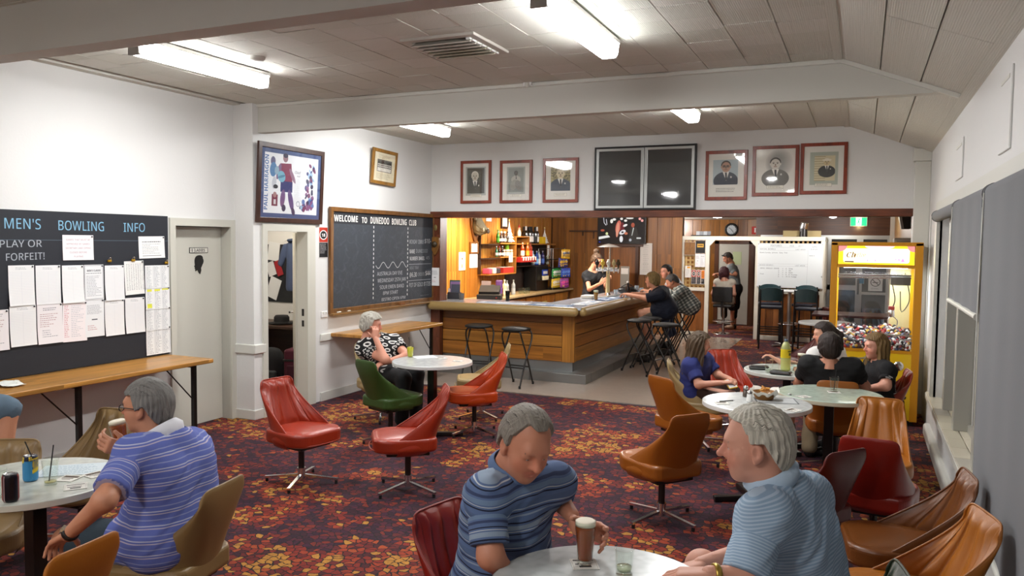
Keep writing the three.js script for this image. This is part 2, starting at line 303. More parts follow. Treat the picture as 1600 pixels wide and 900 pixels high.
  const bk = woodTones([0x5f3717, 0x58320f, 0x663d1c], .38, 2, .6);
  part('bulkhead', box(-2.1, .52, 2.1, 2.47, -17.62, -17.5, 0), bk[0], en);
  part('side_post', box(.48, .56, 0, 2.47, -17.55, -17.42), std(0xd8d3c6, .5), en);
  for (let k = 0; k < 5; k++) part('board', box(.56 + k * .02, .58 + k * .02, 0, 2.47, -17.4 + k * 0, -17.38, 1), bk[k % 3], en);
  const d5 = structGroup('door_5');
  const alu = std(0xb9bcbb, .35, { metalness: .6 });
  part('door_frame', join([box(-2.0, .5, 2.02, 2.1, -17.6, -17.5), box(-.66, -.6, .12, 2.02, -17.6, -17.5), box(-.12, .0, .12, 2.02, -17.6, -17.5), box(.44, .5, .12, 2.02, -17.6, -17.5), box(-.66, .5, 0, .12, -17.6, -17.5)]), alu, d5);
  part('door_rail', join([box(-.66, -.12, .98, 1.08, -17.58, -17.5), box(-.0, .44, .9, .95, -17.58, -17.5)]), alu, d5);
  part('door_handle', box(-.09, -.05, .9, 1.22, -17.5, -17.46, null, .008), std(0x555a5c, .3, { metalness: .8 }), d5);
  for (const [a, b] of [[-.6, -.12], [0, .44]]) part('door_pane', box(a, b, .12, 2.02, -17.56, -17.55), phys(0x8d9698, .05, { transmission: .75, thickness: 0 }), d5);
  struct('wall_night', box(-2.5, 1, -.1, 2.6, -19.9, -19.8), std(0x1a1d20, .9));
  struct('wall_hall_right', box(-2.0, -1.9, 0, 2.6, -19.1, -17.6), wood(0x4f2d14, .5));
  struct('wall_far_right', box(.56, RX, 0, 2.47, -17.5, -10.2, 1), wood(0xa8763a, .45, 2, .6));
  struct('wall_end', box(-9.5, 2.6, -.1, 3, -20.3, -20.2), M.wall);
}
// ---------------------------------------------------------------- lights of the room
const glowTube = new THREE.MeshStandardMaterial({ color: 0xffffff, emissive: TUBE_COLOUR, emissiveIntensity: TUBE_GLOW, roughness: .4 });
function batten(x, z, label) {
  const t = thing('batten_light', label, 'ceiling light', [x, 3.262, z], 0);
  part('housing', box(-.075, .075, -.035, 0, -.64, .64, null, .006), M.white, t);
  const sh = new THREE.Shape(); sh.moveTo(-.075, -.03); sh.lineTo(-.066, -.1); sh.quadraticCurveTo(-.06, -.118, -.04, -.118); sh.lineTo(.04, -.118); sh.quadraticCurveTo(.06, -.118, .066, -.1); sh.lineTo(.075, -.03); sh.closePath();
  const g = new THREE.ExtrudeGeometry(sh, { depth: 1.24, bevelEnabled: false }); g.translate(0, 0, -.62); part('diffuser', g, glowTube, t);
  for (const s of [-1, 1]) part('end_cap', box(-.05, .05, -.125, 0, s * .64 - .012, s * .64 + .012, null, .004), std(0x9d9a96, .5), t);
  const l = new THREE.RectAreaLight(TUBE_COLOUR, TUBE_NITS, .11, 1.2); l.rotation.x = -Math.PI / 2; l.position.set(0, -.128, 0); t.add(l);
}
batten(-4.62, -4.6, 'fluorescent batten over the wall with the bowling info board');
batten(-1.63, -4.62, 'fluorescent batten nearest the centre of the room, beside the ceiling vent');
batten(-4.66, -7.82, 'fluorescent batten beyond the cross beam near the left wall');
batten(-1.66, -7.68, 'fluorescent batten beyond the cross beam in front of the dark wall panels');
batten(-1.63, .3, 'fluorescent batten behind the camera over the nearest tables');
batten(-4.6, .3, 'added fluorescent fill batten behind the camera near the long wall bench');  // second unseen batten, added as fill light for the foreground
function oyster(x, z, r, label, power) {
  const t = thing('oyster_light', label, 'ceiling light', [x, 2.47, z]);
  part('rim', lathe([[r * 1.05, 0], [r * 1.05, -.02], [r * .98, -.03]], 28), M.white, t);
  part('bowl', lathe([[.0001, -.085], [r * .5, -.078], [r * .85, -.055], [r, -.02]], 28), new THREE.MeshStandardMaterial({ color: 0xffffff, emissive: 0xf6f4ff, emissiveIntensity: 7, side: THREE.DoubleSide }), t);
  const l = new THREE.PointLight(0xf8f2ee, power, 0, 2); l.position.set(0, -.13, 0); l.castShadow = true; l.shadow.radius = 6; t.add(l);
}
oyster(-2.55, -15.3, .14, 'round oyster ceiling light above the partition doorway', OYSTER);
oyster(-.52, -15.5, .09, 'small round ceiling light beside the green exit sign', OYSTER * .7);
oyster(-4.6, -12.4, .14, 'added unseen oyster light brightening the barmaid inside the bar', 8);  // added lamp, out of sight behind the header, to brighten barmaid and counter
oyster(-4.3, -17.6, .14, 'added unseen oyster light brightening the inner hall beyond the partition', 6);  // added lamp, hidden by the bar back wall, to brighten the hall
{ // hidden from the camera by the header: lamps over the bar
  for (const [x, z, p, lab] of [[-5.5, -11.6, 1, 'bar downlight over the till'], [-5.45, -13.5, .6, 'bar downlight over the bottle shelves']]) {
    const t = thing('bar_downlight', 'warm round ' + lab, 'ceiling light', [x, 2.47, z]);
    part('rim', lathe([[.07, 0], [.07, -.02], [.055, -.02]], 24), M.chrome, t);
    part('lens', lathe([[.0001, -.014], [.055, -.014]], 24), new THREE.MeshStandardMaterial({ color: 0xffffff, emissive: WARM, emissiveIntensity: 12, side: THREE.DoubleSide }), t);
    const l = new THREE.SpotLight(WARM, BAR_SPOT * p * 2, 0, 1.05, .6, 2); l.position.set(0, -.06, 0); l.target.position.set(-.75, -1.2, 0); l.castShadow = true; l.shadow.radius = 3; t.add(l, l.target);
  }
}
// ---------------------------------------------------------------- furniture
const vinyl = (c, r = .34) => phys(c, r, { clearcoat: .15, clearcoatRoughness: .3, bumpMap: rep(noiseTex, 9, 9), bumpScale: .0006 });
const VIN = { orange: vinyl(0x94290f), bright: vinyl(0xb03a08), green: vinyl(0x2f4a16, .45), beige: vinyl(0x9a8458, .42), tan: vinyl(0x8a6f45, .42), amber: vinyl(0x94510f), amber2: vinyl(0xa8641a), red: vinyl(0x86190c), maroon: vinyl(0x581008, .38), brown: vinyl(0x6e3d12), dkgreen: vinyl(0x25331a, .4) };
// swivel bucket chair: fluted vinyl shell, cushion, post, four chrome feet
const chairGeo = (() => {
  const prof = t => {           // half width, rear depth, wing reach at height t (0 bottom .. 1 top)
    const w = mixn(.238, .158, Math.pow(clamp((t - .12) / .88, 0, 1), .85)) - .03 * Math.pow(1 - Math.min(1, t / .14), 2);
    const zb = mixn(-.185, -.305, smooth(-.05, 1.0, t)) + .03 * Math.pow(1 - Math.min(1, t / .14), 2);
    const wing = t < .26 ? mixn(.26, .30, t / .26) : mixn(.30, .03, 1 - Math.pow(1 - clamp((t - .26) / .66, 0, 1), 1.3));
    return [w, zb, Math.max(.03, wing)];
  };
  const path = (t, a, off) => { const [w, zb, D] = prof(t), s = Math.sin(a), c = Math.cos(a), sx = Math.sign(s) * Math.pow(Math.abs(s), .72), k = 1 - Math.pow(Math.max(0, c), .62);
    return V((w - off) * sx, 0, zb + off * Math.max(0, 1 - k * 1.2) + D * k); };
  const rowY = t => .31 + .475 * t, NU = 64, NT = 26, pos = [], idx = [];
  const surf = inner => { const base = pos.length / 3; for (let j = 0; j <= NT; j++) for (let i = 0; i <= NU; i++) {
      const u = i / NU * 2 - 1, a = u * Math.PI / 2, cornerDrop = .035 * Math.pow(clamp((Math.abs(u) - .38) / .62, 0, 1), 2);
      let t = j / NT; const yTop = rowY(1) - cornerDrop, y = mixn(rowY(0), yTop, t);
      const edge = Math.min(1, (1 - t) * 9, (1 - Math.abs(u)) * 7), th = (.03 + .02 * Math.pow(Math.abs(Math.cos(u * Math.PI * 3.05 + Math.PI / 2)), .5) * smooth(.85, .55, Math.abs(u)) * smooth(.2, .35, t)) * Math.sqrt(Math.max(.02, edge));
      const p = path(t, a, inner ? th : 0); pos.push(p.x, y - (inner ? 0 : 0), p.z); }
    for (let j = 0; j < NT; j++) for (let i = 0; i < NU; i++) { const a = base + j * (NU + 1) + i, b = a + 1, c = a + NU + 1, d = c + 1; if (inner) idx.push(a, c, b, b, c, d); else idx.push(a, b, c, b, d, c); } return base; };
  const o = surf(false), n = surf(true), st = (i, j, B) => B + j * (NU + 1) + i;
  for (let i = 0; i < NU; i++) { idx.push(st(i, NT, o), st(i + 1, NT, o), st(i, NT, n), st(i + 1, NT, o), st(i + 1, NT, n), st(i, NT, n)); idx.push(st(i, 0, o), st(i, 0, n), st(i + 1, 0, o), st(i + 1, 0, o), st(i, 0, n), st(i + 1, 0, n)); }
  for (let j = 0; j < NT; j++) for (const [i, f] of [[0, 1], [NU, 0]]) { const q = [st(i, j, o), st(i, j + 1, o), st(i, j, n), st(i, j + 1, n)]; if (f) idx.push(q[0], q[1], q[2], q[1], q[3], q[2]); else idx.push(q[0], q[2], q[1], q[1], q[2], q[3]); }
  const g = new THREE.BufferGeometry(); g.setAttribute('position', new THREE.Float32BufferAttribute(pos, 3)); g.setIndex(idx); g.computeVertexNormals(); metreUV(g);
  const rim = []; for (let j = 2; j <= NT; j++) { const t = j / NT, p = path(t, -Math.PI / 2, .006); rim.push(V(p.x, mixn(rowY(0), rowY(1) - .035, t), p.z)); }
  for (let i = 1; i < NU; i++) { const u = i / NU * 2 - 1, p = path(1, u * Math.PI / 2, .006); rim.push(V(p.x, rowY(1) - .035 * Math.pow(clamp((Math.abs(u) - .38) / .62, 0, 1), 2), p.z)); }
  for (let j = NT; j >= 2; j--) { const t = j / NT, p = path(t, Math.PI / 2, .006); rim.push(V(p.x, mixn(rowY(0), rowY(1) - .035, t), p.z)); }
  const piping = new THREE.TubeGeometry(new THREE.CatmullRomCurve3(rim), 90, .0055, 6);
  const sh = new THREE.Shape(); sh.moveTo(-.15, -.185); sh.lineTo(.15, -.185); sh.quadraticCurveTo(.195, -.17, .2, -.1); sh.lineTo(.218, .1); sh.quadraticCurveTo(.222, .15, .19, .2); sh.quadraticCurveTo(.165, .245, .12, .25); sh.lineTo(-.12, .25); sh.quadraticCurveTo(-.165, .245, -.19, .2); sh.quadraticCurveTo(-.222, .15, -.218, .1); sh.lineTo(-.2, -.1); sh.quadraticCurveTo(-.195, -.17, -.15, -.185);
  const cush = new THREE.ExtrudeGeometry(sh, { depth: .05, bevelEnabled: true, bevelSize: .018, bevelThickness: .026, bevelSegments: 4, curveSegments: 8 });
  cush.rotateX(Math.PI / 2); cush.translate(0, .41, 0);
  // crown the top of the cushion with a grid cap
  const cap = new THREE.PlaneGeometry(1, 1, 20, 20), cp = cap.attributes.position; for (let i = 0; i < cp.count; i++) { const a = cp.getX(i) * 2, b = cp.getY(i) * 2, w = mixn(.165, .208, (b + 1) / 2) * (1 - .18 * Math.pow(Math.max(0, b), 5)); const x = a * w, z = mixn(-.19, .258, (b + 1) / 2), h = .424 + .026 * Math.pow((1 - Math.pow(Math.abs(a), 3)) * (1 - Math.pow(Math.abs(b), 4)), .6); cp.setXYZ(i, x, h, z); }
  { const ix = cap.index.array; for (let i = 0; i < ix.length; i += 3) { const t = ix[i + 1]; ix[i + 1] = ix[i + 2]; ix[i + 2] = t; } } cap.computeVertexNormals();
  const cushion = metreUV(join([cush, cap]));
  const seam = tube([[-.222, .352, .1], [-.21, .352, .19], [-.13, .352, .27], [.13, .352, .27], [.21, .352, .19], [.222, .352, .1]], .005, 30, 6);
  const pan = box(-.15, .15, .295, .325, -.15, .17, null, .01), post = rod([0, .1, 0], [0, .3, 0], .023, .023, 18), hub = join([rod([0, .035, 0], [0, .105, 0], .031, .029, 20), rod([0, .105, 0], [0, .118, 0], .033, .033, 20)]);
  const foot = a => { const c = Math.cos(a), s = Math.sin(a); const m = new THREE.BoxGeometry(.024, .016, .27); m.rotateX(.1); m.translate(0, .048, .155); m.rotateY(a); return m; };
  const glide = a => { const g = rod([0, 0, .275], [0, .035, .275], .012, .012, 10); g.rotateY(a); return g; };
  return { g, piping, cushion, seam, pan, post, hub, feet: [0, 1, 2, 3].map(k => foot(k * Math.PI / 2)), glides: [0, 1, 2, 3].map(k => glide(k * Math.PI / 2)) };
})();
const pipe = std(0x2a130b, .5);
function bucketChair(label, mat, x, z, deg, spin = 40, group) {
  const t = thing('bucket_chair', label, 'chair', [x, 0, z], deg * Math.PI / 180, group), C = chairGeo;
  const sh = part('backrest', C.g, mat, t); part('piping', C.piping, mat, sh);
  const cu = part('seat', C.cushion, mat, t); part('seam', C.seam, mat, cu);
  part('seat_pan', C.pan, M.black, t); part('post', C.post, M.blackPaint, t);
  const hub = part('hub', C.hub, M.chrome, t), s = (spin - deg) * Math.PI / 180;
  for (const f of C.feet) { const m = part('foot', f, M.chrome, t); m.rotation.y = s; }
  for (const f of C.glides) part('glide', f, M.rubber, t).rotation.y = s;
  return t;
}
bucketChair('orange-red fluted vinyl chair standing empty before the office doorway', VIN.orange, -3.93, -4.85, 80, 20);
bucketChair('orange-red fluted vinyl chair standing empty between its red twin and the man with the beer', VIN.orange, -3.09, -5.05, -54, 75);
bucketChair('bright orange vinyl chair with its smooth back toward the bar stools', VIN.bright, -3.44, -6.86, -54, 70);
bucketChair('beige vinyl chair turned sideways behind the bright orange chair', VIN.beige, -3.7, -7.55, -62, 60);
bucketChair('dark green vinyl chair with its back to the office door', VIN.green, -4.03, -6.27, 160, 60);
bucketChair('cream vinyl chair under the white-haired woman by the wall bench', VIN.beige, -4.6, -6.98, 66, 30);
bucketChair('tan vinyl chair under the man in the blue and white striped polo', VIN.tan, -2.88, -2.62, -80, 20);
bucketChair('amber vinyl chair standing empty beside the table with two drink cans', VIN.amber2, -2.8, -1.88, -84, 10);
bucketChair('tan vinyl chair standing empty under the long bench at the info board', VIN.tan, -4.3, -3.25, 6, 10);
bucketChair('tan vinyl chair standing empty behind the table with the two cans', VIN.tan, -4.03, -2.49, 30, 10);
bucketChair('dark red vinyl chair under the man holding a beer glass', VIN.red, -1.3, -2.76, 76, 10);
bucketChair('amber vinyl chair standing empty with its smooth back turned, in mid carpet', VIN.amber, -1.2, -5.25, -130, 62);
bucketChair('brown vinyl chair with its back turned, beside the white table with the basket', VIN.amber, -1.32, -6.62, 143, 20);
bucketChair('beige vinyl chair under the girl in the blue shirt', VIN.beige, -1.36, -7.42, 100, 30);
bucketChair('orange-red fluted vinyl chair standing empty behind the girl in blue', VIN.orange, -1.16, -8.12, 32, 30);
bucketChair('amber vinyl chair under the dark-haired woman in a black top', VIN.amber, -.17, -7.14, 184, 20);
bucketChair('orange-red vinyl chair under the blonde girl in a black shirt', VIN.orange, .12, -7.72, -82, 20);
bucketChair('amber fluted vinyl chair standing empty before the yellow prize machine', VIN.amber2, .13, -5.95, -4, 30);
bucketChair('red vinyl chair with its smooth back turned, before the amber fluted chair', VIN.red, .11, -5.18, 172, 30);
bucketChair('dark maroon vinyl chair standing empty behind the white-haired man in blue', VIN.maroon, -.27, -4.72, -128, 20);
bucketChair('brown vinyl chair standing empty at the window sill', VIN.brown, .22, -4.3, -82, 15);
bucketChair('light brown vinyl chair at the grey blind, nearest of the two by the window', VIN.amber2, .22, -3.64, -74, 20);
bucketChair('dark green vinyl chair under the white-haired man in a blue shirt', VIN.dkgreen, -.12, -2.84, -78, 10);
bucketChair('bright orange vinyl chair under the girl in the white numbered shirt', VIN.bright, -.2, -8.25, -84, 20);
bucketChair('burgundy vinyl chair standing empty far behind the girl in the white shirt', VIN.maroon, -.72, -10.6, -70, 20);

// round laminate tables
const tableGeo = (() => { const r = .385, g = lathe([[.001, 0], [r - .006, 0], [r, .006], [r, .028], [r - .005, .034], [.001, .034]], 56); return { top: metreUV(g), edge: lathe([[r + .0008, .004], [r + .0015, .017], [r + .0008, .03]], 56) }; })();
function roundTable(label, x, z, tint, edge) {
  const t = thing('round_table', label, 'table', [x, 0, z]);
  const tp = part('tabletop', tableGeo.top, std(tint, .24, { map: rep(marbleTex, 1.2, 1.2, x, z) }), t); tp.position.y = .701;
  const e = part('edging', tableGeo.edge, std(edge, .3), t); e.position.y = .701;
  part('post', box(-.035, .035, .04, .69, -.035, .035, null, .004), M.blackPaint, t); part('plate', box(-.14, .14, .685, .7, -.14, .14), M.black, t);
  for (let k = 0; k < 4; k++) { const f = part('foot', box(-.025, .025, .005, .045, 0, .3, null, .008), M.blackPaint, t); f.rotation.y = k * Math.PI / 2 + .5; }
  return t;
}
roundTable('round white marbled table with two drink cans, by the info board', -3.55, -2.44, 0xdfe2da, 0xcdcabb);
roundTable('round white table with the full beer and a short glass, nearest table', -.75, -2.46, 0xe4e8ea, 0xd9d9d6);
roundTable('round white table with the chip basket and salt shaker', -.675, -5.94, 0xe6e8ea, 0xdadad6);
roundTable('round pale green table with one tumbler on a coaster', -.2, -6.56, 0xc9d8cc, 0xc4bda6);
roundTable('round white table with the yellow drink bottle', -.6, -7.62, 0xdfe2e0, 0xd0d0c8);
roundTable('round white table with the yellow cocktail, near the bar stools', -3.75, -6.57, 0xe0e1e4, 0xcfcfcd);

// wall benches of pine on black steel legs
function bench(label, x0, x1, z0, z1, legs) {
  const t = thing('wall_bench', label, 'bench');
  part('bench_top', box(x0, x1, .745, .785, z0, z1, 2, .008), wood(0xd39a4e, .3, 2, .7, x0), t);
  for (const z of legs) { part('leg', box(x1 - .1, x1 - .065, 0, .745, z - .018, z + .018), M.blackPaint, t); part('bracket', box(x0 + .02, x1 - .06, .715, .744, z - .012, z + .012), M.blackPaint, t); part('brace', rod([x1 - .09, .42, z], [x1 - .09, .735, z + .3], .006), M.blackPaint, t); }
}
bench('long pine wall bench below the bowling info board', -6.0, -5.42, -5.46, 1.2, [-5.3, -4.15, -2.6, -.8]);
bench('shorter pine wall bench below the welcome chalkboard', -5.72, -5.16, -9.32, -7.6, [-9.15, -7.8]);

// black folding bar stools
const stoolGeo = (() => {
  const seat = new THREE.SphereGeometry(1, 36, 20), p = seat.attributes.position; for (let i = 0; i < p.count; i++) { let x = p.getX(i), y = p.getY(i), z = p.getZ(i); const e = v => Math.sign(v) * Math.pow(Math.abs(v), .72); p.setXYZ(i, e(x) * .185, .745 + e(y) * (y > 0 ? .032 : .022), e(z) * .165); } seat.computeVertexNormals();
  const loop = (w, zt, zb) => tube([[-w, 0.01, zb], [-w * .98, .3, mixn(zb, zt, .4)], [-w * .96, .66, zt * .98], [-w * .8, .722, zt], [0, .726, zt], [w * .8, .722, zt], [w * .96, .66, zt * .98], [w * .98, .3, mixn(zb, zt, .4)], [w, .01, zb]], .0115, 60, 8);
  const a = loop(.178, -.12, .21), b = loop(.15, .12, -.2), r1 = rod([-.177, .25, .205 - .33 * .35], [.177, .25, .205 - .33 * .35], .009), r2 = rod([-.15, .25, -.2 + .32 * .35], [.15, .25, -.2 + .32 * .35], .009);
  const tips = [[-.178, .21], [.178, .21], [-.15, -.2], [.15, -.2]].map(([x, z]) => rod([x, 0, z], [x, .04, z], .015));
  return { seat: metreUV(seat), a, b, r1, r2, tips };
})();
function stool(label, x, z, deg, group) {
  const t = thing('bar_stool', label, 'stool', [x, 0, z], deg * Math.PI / 180, group), S = stoolGeo;
  part('seat', S.seat, std(0x0b0b0c, .6), t); part('leg_frame', S.a, M.blackPaint, t); part('leg_frame', S.b, M.blackPaint, t); part('footrest', S.r1, M.blackPaint, t); part('footrest', S.r2, M.blackPaint, t); for (const g of S.tips) part('rubber_tip', g, M.rubber, t);
}
stool('black bar stool at the bar front, nearer the chalkboard wall', -4.72, -9.53, 8);
stool('black bar stool at the bar front, nearer the bar corner', -4.12, -9.42, -6);
stool('black bar stool at the bar side, standing out from the row', -2.5, -10.95, 75);
stool('black bar stool at the bar side, first of the row from the corner', -2.98, -11.35, 80);
stool('black bar stool at the bar side, second of the row from the corner', -2.92, -11.75, 84);
stool('black bar stool under the woman in the navy top', -2.84, -12.35, 90);
stool('black bar stool under the man in the checked shirt', -2.7, -13.3, 90);
stool('black bar stool beside the wooden partition, beyond the checked shirt', -2.95, -14.2, 84);

// tall chairs with teal backs around the tall table
const highGeo = (() => {
  const seat = box(-.21, .21, .73, .775, -.2, .2, null, .02), back = (() => { const g = new THREE.BoxGeometry(.4, .24, .03, 12, 4, 1), p = g.attributes.position; for (let i = 0; i < p.count; i++) { const x = p.getX(i), y = p.getY(i); p.setXYZ(i, x * (1 - .08 * (y < 0 ? 1 : 0)), 1.0 + y - (y > 0 ? .06 * Math.pow(Math.abs(x) / .2, 3) : 0), -.24 + p.getZ(i) + .1 * (x * x) / .04 * .4); } g.computeVertexNormals(); return g; })();
  const legs = [[-.19, .19], [.19, .19], [-.19, -.19], [.19, -.19]].map(([x, z]) => rod([x * 1.06, 0, z * 1.1], [x, z < 0 ? 1.09 : .73, z * (z < 0 ? 1.12 : 1)], .015, .015, 8));
  const rails = [[[-.2, .28, .205], [.2, .28, .205]], [[-.2, .28, -.205], [.2, .28, -.205]], [[-.2, .34, -.2], [-.2, .34, .2]], [[.2, .34, -.2], [.2, .34, .2]]].map(([a, b]) => rod(a, b, .011, .011, 8));
  return { seat: metreUV(seat), back: metreUV(back), legs, rails };
})();
function highChair(label, x, z, deg) { const t = thing('tall_chair', label, 'bar chair', [x, 0, z], deg * Math.PI / 180), H = highGeo; part('seat', H.seat, vinyl(0x171a2a, .4), t); part('backrest', H.back, vinyl(0x1c4046, .45), t); for (const l of H.legs) part('leg', l, M.black, t); for (const l of H.rails) part('rail', l, M.black, t); }
highChair('tall teal-backed chair with its back turned, below the whiteboard beside the doorway', -1.5, -15.05, 186);
highChair('tall teal-backed chair with its back turned, below the whiteboard beside the prize machine', -.86, -14.95, 172);
highChair('tall teal-backed chair facing out, behind the one beside the doorway', -1.62, -15.95, 8);
highChair('tall teal-backed chair facing out, behind the one beside the prize machine', -1.0, -15.9, -10);
{ const t = thing('tall_table', 'tall round bar table on a chrome post below the whiteboard', 'table', [-1.22, 0, -15.5]); part('tabletop', lathe([[.001, 0], [.3, 0], [.305, .012], [.3, .025], [.001, .025]], 40), std(0xcfd2d2, .3), t).position.y = 1.02; part('post', rod([0, .03, 0], [0, 1.02, 0], .038, .038, 20), M.steel, t); part('foot_ring', (() => { const g = new THREE.TorusGeometry(.2, .011, 8, 32); g.rotateX(Math.PI / 2); g.translate(0, .42, 0); return g; })(), M.chrome, t); for (let k = 0; k < 4; k++) part('foot', box(-.03, .03, .005, .035, 0, .36, null, .01), M.steel, t).rotation.y = k * Math.PI / 2 + .78; }
{ const t = thing('round_table', 'white round table far behind the girl in the white shirt', 'table', [-.48, 0, -12.7]); part('tabletop', tableGeo.top, std(0xdfe2e0, .25), t).position.y = .701; part('post', box(-.035, .035, .04, .7, -.035, .035), M.blackPaint, t); for (let k = 0; k < 4; k++) part('foot', box(-.025, .025, .005, .045, 0, .3, null, .008), M.blackPaint, t).rotation.y = k * Math.PI / 2; }
// ---------------------------------------------------------------- the bar
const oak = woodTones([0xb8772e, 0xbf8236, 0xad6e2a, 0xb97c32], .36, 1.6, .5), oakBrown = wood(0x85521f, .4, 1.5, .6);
{
  const t = thing('bar_counter', 'long L-shaped timber bar with a padded tan edge and steel step', 'bar counter');
  const fx0 = LX2 + .01, fx1 = -3.55, fz = -10.08, sz1 = -14.3;
  part('carcass', join([box(fx0, fx1 - .02, .1, .98, fz - .3, fz - .025), box(fx1 - .3, fx1 - .025, .1, .98, sz1, fz - .3)]), oakBrown, t);
  const rows = [.255, .455, .62, .785, .95];
  rows.slice(0, 4).forEach((y, i) => {
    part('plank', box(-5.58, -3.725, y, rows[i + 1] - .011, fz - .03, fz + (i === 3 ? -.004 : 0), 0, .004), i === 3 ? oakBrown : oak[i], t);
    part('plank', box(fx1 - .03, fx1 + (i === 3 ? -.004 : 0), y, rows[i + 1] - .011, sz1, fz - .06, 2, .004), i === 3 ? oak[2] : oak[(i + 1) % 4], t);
  });
  part('corner_post', box(-3.72, fx1 + .005, .25, .95, fz - .05, fz + .006, 1, .006), oak[1], t); part('end_post', box(fx0, -5.585, .1, .95, fz - .05, fz + .004, 1, .004), wood(0x4a2814, .4), t);
  const brushed = std(0x9b9d9c, .36, { metalness: .9, bumpMap: rep(noiseTex, 3, 3), bumpScale: .0004 });
  part('kick_plate', join([box(fx0, fx1 - .02, .125, .25, fz - .04, fz - .015), box(fx1 - .04, fx1 - .015, .125, .25, sz1, fz - .04)]), brushed, t, 'brushed steel kick plate');
  const step = (x0, x1, z0, z1) => part('foot_step', box(x0, x1, .004, .128, z0, z1, null, .004), brushed, t, 'steel foot step');
  for (let x = fx0; x < -3.5; x += .81) step(x, Math.min(x + .805, -3.3), fz - .01, -9.88);
  for (let z = fz - .012; z > sz1; z -= 1.05) step(fx1 - .02, -3.3, Math.max(z - 1.045, sz1), z);
  const lam = std(0xb4bac2, .16, { bumpMap: rep(noiseTex, 4, 4), bumpScale: .0003 });
  part('counter_top', join([box(fx0, -3.4, .985, 1.02, -10.62, -9.9), box(-4.1, -3.4, .985, 1.02, sz1, -10.62)]), lam, t, 'pale grey laminate counter top');
  const pad = vinyl(0x9c8250, .4), roll = (len) => { const g = new THREE.CapsuleGeometry(.062, len - .124, 6, 20); return g; };
  const g1 = roll(2.3); g1.rotateZ(Math.PI / 2); g1.scale(1, 1, .9); g1.translate(-4.575, .962, -9.88); part('padded_edge', g1, pad, t, 'padded tan vinyl edge');
  const g2 = roll(4.4); g2.rotateX(Math.PI / 2); g2.scale(.9, 1, 1); g2.translate(-3.39, .962, -9.905 - 2.2); part('padded_edge', g2, pad, t, 'padded tan vinyl edge');
}
// bar runners on the counter
const towelTex = (a, b) => canvasTex(256, 64, (c, w, h) => { c.fillStyle = a; c.fillRect(0, 0, w, h); c.fillStyle = b; c.fillRect(0, 6, w, 4); c.fillRect(0, h - 10, w, 4); c.fillRect(30, 20, 60, 24); c.fillRect(150, 18, 80, 8); c.fillRect(150, 34, 60, 8); });
function runner(label, x0, x1, z0, z1, a, b) { const g = box(x0, x1, 1.0205, 1.026, z0, z1, null, .002), p = g.attributes.position, uv = g.attributes.uv, X = x1 - x0 > z0 - z1; for (let i = 0; i < p.count; i++) { const u = (p.getX(i) - x0) / (x1 - x0), v = (p.getZ(i) - z1) / (z0 - z1); uv.setXY(i, X ? u : v, X ? v : u); } solo('bar_runner', g, std(0xffffff, .85, { map: towelTex(a, b) }), label, 'bar mat', 'bar runners along the counter'); }
runner('long white and blue bar runner at the chalkboard end of the front counter', -5.0, -4.25, -10.0, -10.25, '#dfe5ec', '#4d6c94');
runner('blue bar runner in the middle of the front counter', -4.2, -3.6, -10.02, -10.24, '#5d7ba0', '#e6ebf0');
runner('white bar runner along the side counter near the corner', -3.72, -3.47, -10.4, -11.2, '#e8ecef', '#6786ad');
runner('dark blue bar runner on the side counter before the beer taps', -3.72, -3.47, -11.35, -12.2, '#3c5678', '#cfd8e2');

// back counter and cupboards along the panelled wall
{
  const t = thing('back_counter', 'long timber back counter with a cream edge under the bottle shelves', 'counter');
  part('worktop', box(-6.25, -5.72, .87, .91, -16.15, -11.75, 2, .006), wood(0xc9b48e, .35, 2, .5), t); part('worktop_return', box(-6.25, -5.3, .8, .85, -11.74, -10.9, 2, .006), wood(0x8b6a45, .4), t);
  part('carcass', box(-6.25, -5.8, .05, .86, -16.15, -11.0), wood(0x5a3518, .45), t);
  for (let k = 0; k < 5; k++) { const z = -12.1 - k * .78; const d = part('door', box(-5.8, -5.775, .1, .83, z - .74, z, 1, .006), k < 3 ? wood(0xb06f28, .36, 2, .5, k * .2) : oak[k - 3], t); part('handle', box(-5.775, -5.755, .6, .72, z - .7, z - .67, null, .004), M.chrome, d); }
  part('notice', box(-5.774, -5.771, .66, .76, -13.95, -13.75), M.paper, t, 'small white card'); part('notice', box(-5.774, -5.771, .5, .72, -14.72, -14.5), std(0xc9b46a, .5), t, 'yellowish card');
}
